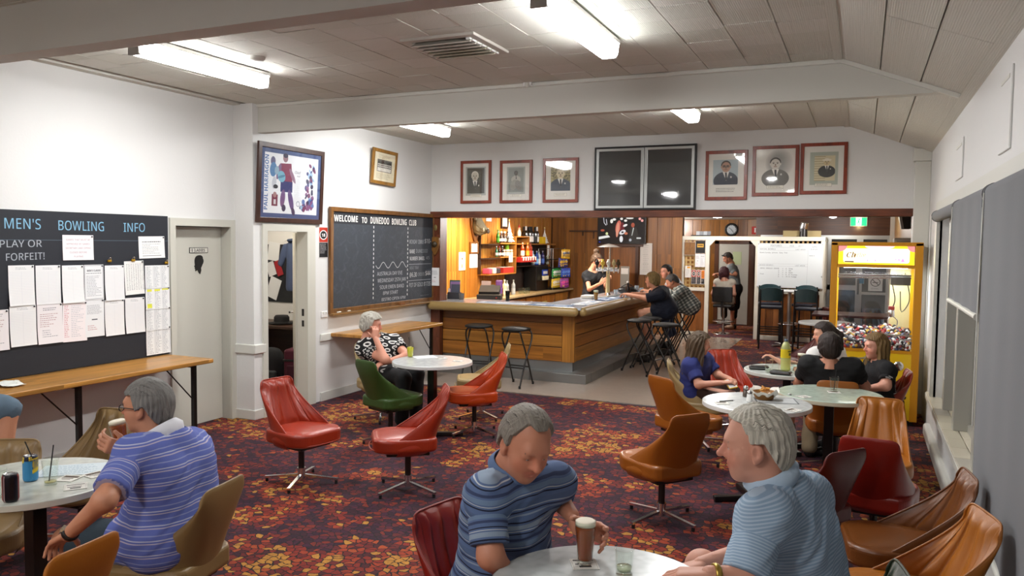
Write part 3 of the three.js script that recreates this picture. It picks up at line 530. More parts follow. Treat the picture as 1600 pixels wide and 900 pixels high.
// shelves
const shelfWood = wood(0xb57a34, .45, 2, .5), shelfDark = wood(0x3a2110, .5);
const SHX = -6.255, SHD = .23, zAt = (px, py, x = -6.03) => onX(px, py, x).z;
{
  const t = thing('bottle_shelf', 'stepped wooden bottle shelves on the golden panelled wall', 'shelf');
  const zl = -12.55, z1 = -13.02, z2 = -13.72, z3 = -14.32, z4 = -15.85;
  for (const [y, a, b] of [[1.87, z1, z2], [1.615, z1, z2], [1.31, zl, z2]]) part('shelf_board', box(SHX, SHX + SHD, y - .022, y, b, a, 2, .003), shelfWood, t);
  part('upright', box(SHX, SHX + .06, 1.3, 2.03, zl - .02, zl, 1), shelfDark, t); part('bracket', box(SHX, SHX + SHD - .02, 1.83, 1.848, z1, zl), shelfDark, t); part('bracket', box(SHX, SHX + SHD - .02, 1.575, 1.592, z1, zl), shelfDark, t);
  part('side_panel', box(SHX, SHX + SHD, 1.3, 2.0, z2 - .02, z2, 1), shelfWood, t);
  // cubby in the middle
  for (const y of [2.0, 1.86, 1.6]) part('shelf_board', box(SHX, SHX + SHD + .02, y - .02, y, z3, z2 - .02, 2), shelfWood, t); part('side_panel', box(SHX, SHX + SHD + .02, 1.6, 2.0, z3 - .02, z3, 1), shelfWood, t); part('back_panel', box(SHX, SHX + .012, 1.6, 2.0, z3, z2), wood(0x9c6426, .5), t);
  part('shelf_board', box(SHX, SHX + SHD, 1.838, 1.86, z4, z3 - .02, 2), shelfWood, t); part('shelf_board', box(SHX, SHX + SHD, 1.56, 1.575, z4 + .5, z3 - .02, 2), shelfDark, t); part('shelf_board', box(SHX, SHX + SHD, 1.41, 1.43, z4 + .5, z2 - .02, 2), shelfDark, t);
  part('back_panel', box(SHX, SHX + .01, .92, 1.84, z4, z2), std(0x24140a, .7), t);
}
// bottles: lathed glass with label and cap
const bottleShapes = {
  wine: [[.0001, 0], [.036, 0], [.038, .006], [.038, .18], [.03, .215], [.0145, .235], [.014, .29], [.0155, .292], [.0155, .3], [.0001, .3]],
  spirit: [[.0001, 0], [.038, 0], [.04, .006], [.04, .17], [.034, .2], [.015, .222], [.0145, .262], [.017, .264], [.017, .275], [.0001, .275]],
  beer: [[.0001, 0], [.029, 0], [.03, .005], [.03, .12], [.022, .15], [.012, .175], [.012, .215], [.014, .217], [.014, .225], [.0001, .225]],
  jar: [[.0001, 0], [.034, 0], [.036, .006], [.036, .1], [.03, .115], [.03, .125], [.0001, .125]],
};
const bottleGeo = Object.fromEntries(Object.entries(bottleShapes).map(([k, p]) => { const top = p[p.length - 2][1], lab = p[2][0] + .0012, lo = k === 'jar' ? .02 : .03, hi = p[3][1] * (k === 'jar' ? .85 : .72); return [k, { body: lathe(p, 20), label: lathe([[lab, lo], [lab, hi]], 20), cap: lathe(k === 'jar' ? [[.0001, .138], [.033, .136], [.033, .112]] : [[.0001, top + .006], [.0165, top + .004], [.0165, top - (k === 'wine' ? .07 : .022)]], 16) }]; }));
const bottleMats = {}; const glassOf = c => bottleMats[c] || (bottleMats[c] = phys(c, .06, { clearcoat: 1, clearcoatRoughness: .05 })); const labelOf = c => bottleMats['l' + c] || (bottleMats['l' + c] = std(c, .6, { side: THREE.DoubleSide }));
function bottle(kind, glass, lab, cap, p, label, group, s = 1, cat = 'bottle') { const t = thing('bottle', label, cat, [p.x, p.y, p.z], 0, group), G = bottleGeo[kind]; t.scale.setScalar(s); part('glass', G.body, glassOf(glass), t); part('label', G.label, labelOf(lab), t); part('cap', G.cap, labelOf(cap), t); return t; }
const along = (za, zb, n, y, x, fn) => { for (let i = 0; i < n; i++) fn(i, V(x + (i % 2) * .02, y, mixn(za, zb, n > 1 ? i / (n - 1) : 0))); };
reseed(5);
along(-13.06, -13.06, 1, 1.87, -6.1, (i, p) => bottle('beer', 0x2f7a1a, 0x4f9a2a, 0x2f6a1a, p, 'green bottle at the near end of the top left bar shelf', undefined, 1.05));
along(-13.14, -13.66, 8, 1.87, -6.13, (i, p) => bottle('beer', 0x2a1a12, i > 4 ? 0x35302c : 0xe6e2da, i > 4 ? 0x1a1818 : 0xd8d4ce, p, i > 4 ? 'dark bottle with a dark label on the top left bar shelf' : 'dark bottle with a white label on the top left bar shelf', i > 4 ? 'dark labelled bottles, top left shelf' : 'white labelled bottles, top left shelf', .92));
along(-13.05, -13.27, 4, 1.615, -6.12, (i, p) => bottle('beer', [0x1f6a4a, 0x3a2a20, 0x5a1a18, 0x2a1a12][i], 0xd8d4cc, [0xc9c9c9, 0xb02020, 0x222222, 0xd0d0d0][i], p, ['teal', 'brown', 'dark red', 'near-black'][i] + ' small bottle on the middle left bar shelf', undefined, .86));
along(-13.36, -13.66, 4, 1.615, -6.12, (i, p) => bottle('jar', 0x8a7a6a, 0xd5cec0, 0xbdb6a8, p, 'pale jar with a cream lid on the middle left bar shelf', 'cream lidded jars, middle left shelf', .95, 'jar'));
solo('tin', (() => { const g = lathe([[.0001, 0], [.04, 0], [.04, .15], [.036, .155], [.0001, .155]], 20); g.translate(-6.16, 1.745, -13.6); return g; })(), std(0x7fb52a, .4), 'lime green tin standing on the jars of the middle left bar shelf', 'tin');
along(-14.42, -15.0, 5, 1.86, -6.12, (i, p) => bottle('wine', 0x101410, i === 3 ? 0x2a2a28 : 0xe9e7e2, i === 0 || i === 4 ? 0xe3e3e0 : 0x1a1a1c, p, i === 3 ? 'wine bottle with a dark label on the upper right bar shelf' : 'dark wine bottle with a big white label, upper right bar shelf', i === 3 ? undefined : 'white labelled wine bottles, upper right shelf', 1.12));
along(-14.48, -15.0, 4, 1.86, -6.19, (i, p) => bottle('wine', 0x1a1210, 0xd8d5cc, 0x20201e, p, 'wine bottle in the rear row of the upper right bar shelf', 'rear row of wine bottles, upper right shelf', 1.1));
along(-13.95, -14.35, 3, 1.6, -5.99, (i, p) => bottle('spirit', [0x8a3210, 0x9a4a10, 0x7a2a10][i], [0xe6dfd0, 0xe09020, 0xc03020][i], [0xd0c8b0, 0xc9a040, 0x20201e][i], p, ['amber spirit bottle with a cream label', 'amber spirit bottle with an orange label', 'amber spirit bottle with a red label'][i] + ' beside the wooden cubby', undefined, 1.0));
along(-14.62, -15.1, 4, 1.43, -6.05, (i, p) => bottle('spirit', [0x9fb8d0, 0x25489a, 0xb8c4cc, 0x2a2a60][i], [0xdfe6ee, 0x6aa0d0, 0xe8e8e8, 0x4060a8][i], [0x2a50a0, 0xc0c0c0, 0x202020, 0xb0b0b0][i], p, ['pale blue', 'deep blue', 'clear', 'navy'][i] + ' spirit bottle above the blue packets on the bar shelf', undefined, 1.02));
along(-15.15, -15.38, 2, 1.43, -6.05, (i, p) => bottle('spirit', [0xb09a20, 0xa8a890][i], [0xe0c040, 0xe8e8e0][i], 0x2a2a28, p, ['yellow', 'pale'][i] + ' spirit bottle at the end of the lower right bar shelf', undefined, .9));
along(-12.85, -13.0, 2, .91, -5.95, (i, p) => bottle('spirit', [0xc8c09a, 0xd8d0a8][i], 0xe8e2c0, [0x8a7a40, 0xe8e8e8][i], p, ['cream liqueur bottle with a gold cap', 'cream liqueur bottle with a white cap'][i] + ' on the back counter', undefined, 1.05));
along(-13.15, -13.4, 2, .91, -5.95, (i, p) => bottle('spirit', 0x9aa2a4, 0xaab0b2, 0x303234, p, 'clear pourer bottle on the back counter', 'pourer bottles on the back counter', .98));
solo('yellow_box', box(-6.16, -6.04, 1.86, 2.0, -15.28, -15.13, null, .004), std(0xe0b818, .5), 'yellow carton beside the wine bottles on the upper right bar shelf', 'box');
{ // packets on the lowest left shelf
  for (const [za, zb, h, c, l] of [[-12.62, -12.74, .1, 0xc84a6a, 'pink packet'], [-12.8, -12.92, .11, 0xd8d4d0, 'white and grey packet'], [-12.95, -13.1, .1, 0x3a3038, 'dark packet']]) solo('snack_packet', box(-6.2, -6.05, 1.31, 1.31 + h, zb, za, null, .02), std(c, .5), l + ' on the lowest left bar shelf', 'packet');
  solo('snack_carton', box(-6.2, -6.04, 1.31, 1.42, -13.66, -13.2, null, .006), std(0xffffff, .5, { map: canvasTex(128, 32, (c, w, h) => { c.fillStyle = '#b82c24'; c.fillRect(0, 0, w, h); c.fillStyle = '#efeae6'; c.fillRect(0, 20, w, 12); c.fillRect(70, 4, 30, 12); c.fillStyle = '#32507a'; c.fillRect(12, 4, 40, 8); }) }), 'long red and white snack carton on the lowest left bar shelf', 'carton');
  const rk = thing('glass_rack', 'red plastic rack of upturned glasses under the wooden cubby', 'rack', [-6.0, 1.5, -14.1]); part('tray', box(-.1, .1, 0, .1, -.36, .36, null, .01), std(0x9a1a16, .45), rk); for (let k = 0; k < 6; k++) part('glass', (() => { const g = lathe([[.03, 0], [.034, .07], [.0001, .072]], 14); g.translate(.08, .035, -.3 + k * .12); return g; })(), std(0xe2dcd6, .2), rk);
  solo('notice_card', box(-6.02, -6.015, 1.51, 1.64, -13.55, -13.38), M.paper, 'blank white card hanging under the middle left bar shelf', 'notice'); solo('notice_card', box(-6.02, -6.015, 1.6, 1.83, -15.45, -15.33), M.paper, 'narrow white card hanging from the upper right bar shelf', 'notice');
  // dispenser unit with blue packets
  const du = thing('drinks_dispenser', 'black drinks dispenser cabinet with a blue sign on the back counter', 'dispenser', [-6.05, .91, -14.9]); part('cabinet', box(-.17, .1, 0, .5, -.32, .32, null, .01), M.black, du); part('sign', box(.1, .108, .3, .42, -.3, .02), std(0x2a48b8, .4), du, 'blue sign'); part('sign_plate', box(.108, .111, .33, .39, -.26, -.03), M.white, du); part('shelf', box(.1, .18, .2, .215, -.3, .3), M.black, du); for (let k = 0; k < 4; k++) part('cup', (() => { const g = lathe([[.026, 0], [.032, .08], [.029, .08]], 14); g.translate(.14, .216, .05 - k * .075); return g; })(), std(0xd6cfae, .5), du);
}
// packets of crisps on a wire stand
const chipGeo = (() => { const g = new THREE.BoxGeometry(.15, .2, .05, 8, 10, 2), p = g.attributes.position; for (let i = 0; i < p.count; i++) { const x = p.getX(i) / .075, y = p.getY(i) / .1, f = Math.sqrt(Math.max(0, (1 - x * x * x * x) * (1 - Math.pow(Math.abs(y), 3.2)))); p.setZ(i, p.getZ(i) * (.06 + .94 * f) + .002 * Math.sin(x * 9) * (Math.abs(y) > .85)); } g.computeVertexNormals(); return g; })();
const chipMat = (a, b) => phys(0xffffff, .25, { clearcoat: .6, map: canvasTex(64, 84, (c, w, h) => { c.fillStyle = a; c.fillRect(0, 0, w, h); c.fillStyle = b; c.beginPath(); c.ellipse(w / 2, h * .42, 24, 14, -.2, 0, 7); c.fill(); c.fillRect(10, h * .66, 44, 8); c.fillStyle = '#e8c860'; c.fillRect(22, h * .78, 20, 10); }) });
{
  const st = thing('snack_stand', 'black wire snack stand at the end of the back counter', 'display stand', [-5.95, .91, -15.55]);
  for (const y of [.02, .23, .44, .62]) part('tray', box(-.22, .14, y, y + .012, -.34, .4), M.black, st); for (const [x, z] of [[-.2, -.32], [-.2, .38], [.12, -.32], [.12, .38]]) part('upright', rod([x, 0, z], [x, .85, z], .008), M.steel, st); part('top_basket', join([rod([-.2, .85, -.32], [.12, .85, -.32], .006), rod([-.2, .85, .38], [.12, .85, .38], .006), rod([.12, .85, -.32], [.12, .85, .38], .006)]), M.steel, st);
  const rows = [[.05, ['#e6c23a', '#efe6d0'], 'yellow crisp packet on the bottom tray of the snack stand', 5, .0], [.05, ['#8a3a8a', '#e0509a'], 'purple and pink crisp packet on the bottom tray of the snack stand', 3, .42], [.26, ['#2f9a4a', '#e6efe0'], 'green crisp packet on the middle tray of the snack stand', 5, .0], [.26, ['#2a4ab0', '#5a8ae0'], 'blue crisp packet on the middle tray of the snack stand', 4, .42], [.47, ['#3a3a7a', '#d8b040'], 'navy crisp packet on the upper tray of the snack stand', 4, .3], [.65, ['#d8a82a', '#39404a'], 'gold crisp packet on top of the snack stand', 3, .45]];
  for (const [y, [a, b], lab, n, off] of rows) { const m = chipMat(a, b); for (let k = 0; k < n; k++) { const o = solo('crisp_packet', chipGeo, m, lab, 'crisp packet', lab.replace('packet', 'packets')); o.position.set(-5.82 + off * .35, .91 + y + .09, -15.22 - k * .085 - off * .35); o.rotation.set(rr(-.1, .1), Math.PI / 2 - .5 + rr(-.2, .2), rr(-.08, .08)); o.scale.setScalar(rr(.9, 1)); } }
}
// till, card machine and clutter on the back counter
{
  const t = thing('cash_register', 'dark grey cash register with a raised keyboard on the back counter', 'till', [-5.72, .91, -11.95], .35);
  part('drawer', box(-.2, .2, 0, .1, -.22, .22, null, .008), std(0x2c2d30, .4), t); const k = new THREE.BoxGeometry(.34, .09, .3); k.rotateX(.32); k.translate(0, .15, .02); part('keyboard', k, std(0x25262a, .5), t); part('display', (() => { const g = new THREE.BoxGeometry(.16, .12, .02); g.rotateX(-.4); g.translate(-.08, .25, -.16); return g; })(), std(0x6a6068, .3), t); part('lock', box(.12, .14, .04, .06, .22, .226), std(0xb02a20, .4), t);
  const pr2 = thing('receipt_tray', 'flat black tray on the back counter beside the till', 'tray', [-5.6, .853, -11.45], .3); part('tray', box(-.16, .16, 0, .05, -.2, .2, null, .01), M.black, pr2); part('pad', box(-.12, .08, .05, .06, -.14, .14), std(0x2a2a2c, .7), pr2);
  for (const [x, z, h, c, l] of [[-5.95, -12.5, .22, 0x17404a, 'dark teal bottle box'], [-5.88, -12.66, .3, 0x5a3a78, 'purple gift packet'], [-5.9, -12.74, .16, 0x6a3418, 'brown snack packet']]) { const g = thing('counter_packet', l + ' on the back counter beside the till', 'packet', [x, .91, z], .4); part('packet_body', box(-.06, .06, 0, h, -.06, .06, null, .02), std(c, .35), g); }
  for (let k = 0; k < 4; k++) { const g = solo('tumbler', (() => { const q = lathe([[.0001, .004], [.028, .004], [.034, .12], [.031, .12], [.026, .012], [.0001, .01]], 18); return q; })(), M.clear, 'clean tumbler standing on the back counter', 'glass', 'clean tumblers on the back counter'); g.position.set(-5.86 + (k % 2) * .08, .91, -13.55 - k * .075); }
}
// ---------------------------------------------------------------- things on the walls
const plateX = (w, h) => { const g = new THREE.PlaneGeometry(w, h); g.rotateY(Math.PI / 2); return g; };      // faces +x, left-to-right runs toward -z
const FONT = 'sans-serif';
function textLines(c, x, y, w, n, dy, col, seedv, min = .4) { c.fillStyle = col; for (let i = 0; i < n; i++) { let u = x; const end = x + w * (min + (1 - min) * hash2(i, seedv, 2)); while (u < end) { const l = 3 + 9 * hash2(Math.floor(u), i, seedv); c.fillRect(u, y + i * dy, Math.min(l, end - u), Math.max(1, dy * .28)); u += l + 3; } } }
const frameOf = (w, h, b, d) => { const s = new THREE.Shape([[-w / 2, -h / 2], [w / 2, -h / 2], [w / 2, h / 2], [-w / 2, h / 2]].map(p => new THREE.Vector2(...p))); s.holes.push(new THREE.Path([[-w / 2 + b, -h / 2 + b], [-w / 2 + b, h / 2 - b], [w / 2 - b, h / 2 - b], [w / 2 - b, -h / 2 + b]].map(p => new THREE.Vector2(...p)))); const g = new THREE.ExtrudeGeometry(s, { depth: d - .008, bevelEnabled: true, bevelSize: .004, bevelThickness: .004, bevelSegments: 2 }); return metreUV(g); };
const glazing = phys(0xffffff, .04, { transmission: 1, thickness: 0, ior: 1.5 });
function framed(name, label, cat, pos, turn, w, h, b, frameMat, tex, o = {}) {
  const t = thing(name, label, cat, pos, turn, o.group);
  part('frame', frameOf(w, h, b, .026), frameMat, t); const p = part('print', new THREE.PlaneGeometry(w - 2 * b + .004, h - 2 * b + .004), std(0xffffff, .6, { map: tex }), t); p.position.z = .01;
  if (o.glass !== false) part('glass', box(-w / 2 + b - .002, w / 2 - b + .002, -h / 2 + b - .002, h / 2 - b + .002, .015, .017), glazing, t);
  if (o.tilt) t.rotation.order = 'YXZ', t.rotation.x = o.tilt; if (o.roll) t.rotation.z = o.roll; return t;
}
{ // big black info board on the left wall with its pinned sheets
  const t = thing('info_board', 'large black bowling info board pinned with sheets, on the left wall', 'notice board', [LX, 1.44, -3.6]);
  const W = 3.74, H = 1.3;       // z from -5.47 to -1.73
  const tex = canvasTex(2048, 712, (c, w, h) => {
    c.fillStyle = '#1b1f28'; c.fillRect(0, 0, w, h); const K = w / W, X = z => (-1.73 - z) * K, Y = y => (2.09 - y) / H * h;
    for (let i = 0; i < 300; i++) { c.fillStyle = `rgba(150,160,175,${.02 * hash2(i, 1)})`; c.fillRect(hash2(i, 2) * w, hash2(i, 3) * h, 60 * hash2(i, 4), 14); }
    c.fillStyle = 'rgba(140,170,190,.55)'; c.fillRect(0, Y(1.862), w, 2);
    c.fillStyle = '#7fb4d2';
    const put = (s, pa, pb, hgt) => { const A = onX(...pa, LX + .02), B = onX(...pb, LX + .02); c.save(); c.font = '100px ' + FONT; const m = c.measureText(s).width; c.translate(X(A.z), Y(A.y)); c.transform((X(B.z) - X(A.z)) / m, (Y(B.y) - Y(A.y)) / m, 0, hgt, 0, 0); c.fillText(s, 0, 0); c.restore(); };
    put("MEN'S", [5, 356], [65, 357.5], .62); put('BOWLING', [90, 358.5], [164, 360.5], .6); put('INFO', [193, 361.5], [228, 361.5], .6);
    c.fillStyle = '#a9b0b8'; put('PLAY OR', [-2, 386], [66, 385], .42); put('FORFEIT!', [8, 407], [71, 404.5], .42);
  });
  part('board', box(0, .02, -.65, .65, -1.87, 1.87, null, .003), std(0x191d25, .6), t); const face = part('board_face', plateX(W - .01, H - .01), std(0xffffff, .65, { map: tex }), t); face.position.x = .0205;
}
// pinned sheets: every sheet is a thing of its own
const sheetTex = [0, 1, 2, 3, 4, 5, 6, 7].map(k => canvasTex(128, 176, (c, w, h) => {
  c.fillStyle = ['#e9eaea', '#e6e7e8', '#e8e4e6', '#e4e6e8', '#e9e9e6', '#ece6e8', '#e6e8ea', '#e8eaea'][k]; c.fillRect(0, 0, w, h);
  if (k === 0 || k === 1) { textLines(c, 36, 10, 56, 2, 6, '#9a9ca2', k + 1, .8); c.strokeStyle = '#d3d5da'; for (let y = 30; y < 170; y += 7) { c.beginPath(); c.moveTo(6, y); c.lineTo(122, y); c.stroke(); } c.beginPath(); c.moveTo(64, 28); c.lineTo(64, 170); c.stroke(); }
  if (k === 2) { textLines(c, 30, 18, 68, 2, 8, '#4a4a55', 3, .9); textLines(c, 14, 44, 100, 7, 9, '#b08a8e', 4); textLines(c, 24, 116, 80, 4, 9, '#8a8c94', 6); }
  if (k === 3) { c.strokeStyle = '#33363c'; c.strokeRect(4, 4, 120, 168); c.fillStyle = '#22242a'; c.font = 'bold 13px ' + FONT; c.textAlign = 'center'; c.fillText("MEN'S CLASSIC", 64, 34); textLines(c, 12, 42, 104, 1, 8, '#44464c', 8, .95); textLines(c, 14, 56, 100, 14, 7.6, '#8b8e94', 9); }
  if (k === 4) { for (let x = 12; x < 118; x += 15) textLines(c, x, 16, 10, 20, 7, '#6a6d74', x, .8); }
  if (k === 5) { textLines(c, 8, 16, 26, 18, 8, '#c06070', 12, .5); textLines(c, 44, 16, 70, 18, 8, '#b9bbc4', 13, .4); }
  if (k === 6) { textLines(c, 14, 26, 100, 9, 5, '#7d8088', 15, .8); c.fillStyle = '#55585e'; c.fillRect(44, 92, 38, 5); textLines(c, 16, 122, 98, 3, 9, '#bb8088', 16); }
  if (k === 7) { c.strokeStyle = '#9a9ea6'; for (const x of [4, 44, 84, 124]) { c.beginPath(); c.moveTo(x, 4); c.lineTo(x, 172); c.stroke(); } for (const x of [8, 48, 88]) textLines(c, x, 10, 30, 18, 9, '#8a8e96', x, .5); }
}));
const yellowTex = canvasTex(128, 176, (c, w, h) => { c.fillStyle = '#e8eaea'; c.fillRect(0, 0, w, h); for (const x of [8, 48, 88]) textLines(c, x, 30, 30, 16, 9, '#8a8e96', x, .5); c.fillStyle = '#dfe04a'; c.fillRect(8, 14, 24, 18); c.fillRect(46, 14, 30, 16); c.fillRect(86, 12, 36, 12); c.fillRect(8, 130, 24, 34); });
const sheetMats = sheetTex.map(t => std(0xffffff, .85, { map: t, side: THREE.DoubleSide })), yellowMat = std(0xffffff, .85, { map: yellowTex, side: THREE.DoubleSide });
const sheetGeos = [0, 1, 2].map(k => { const g = new THREE.PlaneGeometry(1, 1, 6, 8), p = g.attributes.position; for (let i = 0; i < p.count; i++) { const x = p.getX(i), y = p.getY(i); p.setZ(i, .003 + .012 * Math.pow(Math.max(0, -y + .05), 2) * (1 + k) + .006 * Math.pow(Math.abs(x), 3) * (k - .4) + (k === 1 ? .01 * Math.max(0, .2 - x - y - .7) : 0)); } g.computeVertexNormals(); return g; });
const pinMats = [std(0x20222a, .3), std(0xb9912a, .3, { metalness: .7 })];
function sheet(label, x, yc, zc, w, h, k, roll = 0, gk = 0, group, mat) {
  const t = thing('notice_sheet', label, 'paper notice', [x, yc, zc], Math.PI / 2, group); t.rotation.order = 'YXZ'; t.rotation.z = roll;
  const m = part('paper', sheetGeos[gk], mat || sheetMats[k], t); m.scale.set(w, h, 1);
  part('pin', (() => { const g = new THREE.SphereGeometry(.007, 8, 6); g.translate(w / 2 - .015, h / 2 - .012, .008); return g; })(), pinMats[0], t); return t;
}
{
  const P = LX + .0225, S = (label, a, b, k, gk = 0, roll = 0, mat) => { const A = onX(a[0], a[1], P), B = onX(b[0], b[1], P); return sheet(label, P, (A.y + B.y) / 2, (A.z + B.z) / 2, Math.abs(A.z - B.z), Math.abs(A.y - B.y), k, roll, gk, undefined, mat); };
  S('wide white notice with faint pink lines, under the word bowling', [97, 367], [146, 406], 2, 0, 0, std(0xffffff, .85, { side: THREE.DoubleSide, map: canvasTex(180, 144, (c, w, h) => { c.fillStyle = '#ebe6e8'; c.fillRect(0, 0, w, h); c.fillStyle = '#a8949c'; c.font = '14px ' + FONT; c.textAlign = 'center'; ['GAMES THAT MUST BE', 'APPROVED BY GAMES', 'SECRETARY AND OPENS', 'CLOSED BEFORE', 'PLAYING'].forEach((s, i) => c.fillText(s, w / 2, 32 + i * 24)); }) }));
  S('small white notice at the top corner of the info board near the door', [216, 369], [257, 403], 3, 0, .02, std(0xffffff, .85, { side: THREE.DoubleSide, map: canvasTex(150, 128, (c, w, h) => { c.fillStyle = '#e8e9e8'; c.fillRect(0, 0, w, h); textLines(c, 20, 30, 110, 1, 14, '#3a3c40', 21, .95); textLines(c, 20, 44, 112, 7, 9, '#aaa', 22); c.fillStyle = '#777'; c.fillRect(20, 112, 108, 3); }) }));
  S('blank ruled sheet, first of the upper row on the info board', [12, 415], [54, 476], 0, 1);
  S('ruled sheet, second of the upper row on the info board', [55, 415], [95, 474], 1, 0);
  S('ruled sheet, third of the upper row on the info board', [96, 415], [131, 472], 0, 2);
  S('black bordered sheet headed in bold, fourth of the upper row', [131, 414], [162, 467], 3, 0);
  S('blank ruled sheet, fifth of the upper row on the info board', [163, 415], [194, 468], 1, 1);
  S('tilted sheet of printed columns hanging from a bulldog clip', [194, 408], [225, 459], 4, 0, .03);
  S('partly cut white sheet at the low end of the info board', [-24, 486], [14, 546], 2, 1);
  S('blank ruled sheet, first of the lower row on the info board', [14, 479], [57, 538], 0, 1);
  S('sheet with reddish typed lines, second of the lower row', [57, 476], [98, 534], 2, 2);
  S('sheet with a column of red handwriting, third of the lower row', [97, 473], [136, 531], 5, 0, -.02);
  S('sheet with a grey table on top, fourth of the lower row', [132, 469], [163, 524], 6, 0);
  S('blank ruled sheet, fifth of the lower row on the info board', [163, 469], [194, 522], 0, 1);
  S('blank ruled sheet, last of the lower row on the info board', [195, 466], [226, 518], 1, 1);
  S('three column sheet, top of the strip beside the door', [226, 415], [264, 449], 7); S('three column sheet with yellow highlighter in the strip beside the door', [227, 450], [265, 481], 7, 0, 0, yellowMat);
  S('three column sheet, third down in the strip beside the door', [227.5, 482], [266, 513], 7); S('three column sheet, lowest in the strip beside the door', [228, 513], [266.5, 550], 7);
  for (const [a, l] of [[[171, 407], 'brass bulldog clip on the info board above the fifth sheet'], [[208, 406], 'brass bulldog clip holding the tilted sheet'], [[260, 410], 'brass drawing clip at the info board edge by the door']]) { const p = onX(...a, LX + .03), t = thing('bulldog_clip', l, 'clip', [p.x, p.y, p.z]); part('jaw', box(-.008, .008, -.014, .006, -.018, .018, null, .004), pinMats[1], t); part('grip', tube([[0, .005, -.014], [.012, .024, -.006], [.012, .024, .006], [0, .005, .014]], .003, 12, 6), M.chrome, t); }
}
{ // ladies' sign and silhouette on the door
  const p = onX(310, 391, LX - .11), t = thing('door_sign', 'small ladies sign on the grey toilet door', 'sign', [LX - .109, p.y, p.z]);
  part('plate', box(0, .004, -.028, .028, -.12, .12), std(0x15161a, .4), t); const f = part('lettering', plateX(.235, .052), std(0xffffff, .5, { map: canvasTex(256, 58, (c, w, h) => { c.fillStyle = '#101114'; c.fillRect(0, 0, w, h); c.fillStyle = '#d8d6cc'; c.fillRect(4, 4, 58, 50); c.fillRect(66, 4, 186, 50); c.fillStyle = '#101114'; c.font = 'bold 44px ' + FONT; c.fillText('LADIES', 70, 45, 178); c.fillRect(28, 10, 10, 38); }) }), t); f.position.x = .0045;
  const q = onX(309, 412, LX - .11), s = new THREE.Shape();
  s.moveTo(-.055, .0); s.bezierCurveTo(-.075, .09, -.04, .135, .02, .135); s.bezierCurveTo(.06, .14, .09, .115, .085, .09); s.bezierCurveTo(.11, .06, .095, .02, .075, .0); s.bezierCurveTo(.07, -.02, .055, -.03, .05, -.05); s.lineTo(.055, -.075); s.lineTo(.035, -.13); s.bezierCurveTo(.015, -.12, 0, -.1, -.005, -.075); s.bezierCurveTo(-.02, -.075, -.045, -.078, -.048, -.088); s.lineTo(-.05, -.06); s.lineTo(-.06, -.045); s.lineTo(-.052, -.03); s.lineTo(-.07, -.022); s.closePath();
  const g = new THREE.ExtrudeGeometry(s, { depth: .006, bevelEnabled: false }); g.rotateY(Math.PI / 2); const m = solo('silhouette_sign', g, std(0x0c0c0e, .4), "black cut-out silhouette of a woman's head on the toilet door", 'sign'); m.position.set(LX - .109, q.y - .012, q.z); m.scale.set(1, .72, .72);
}
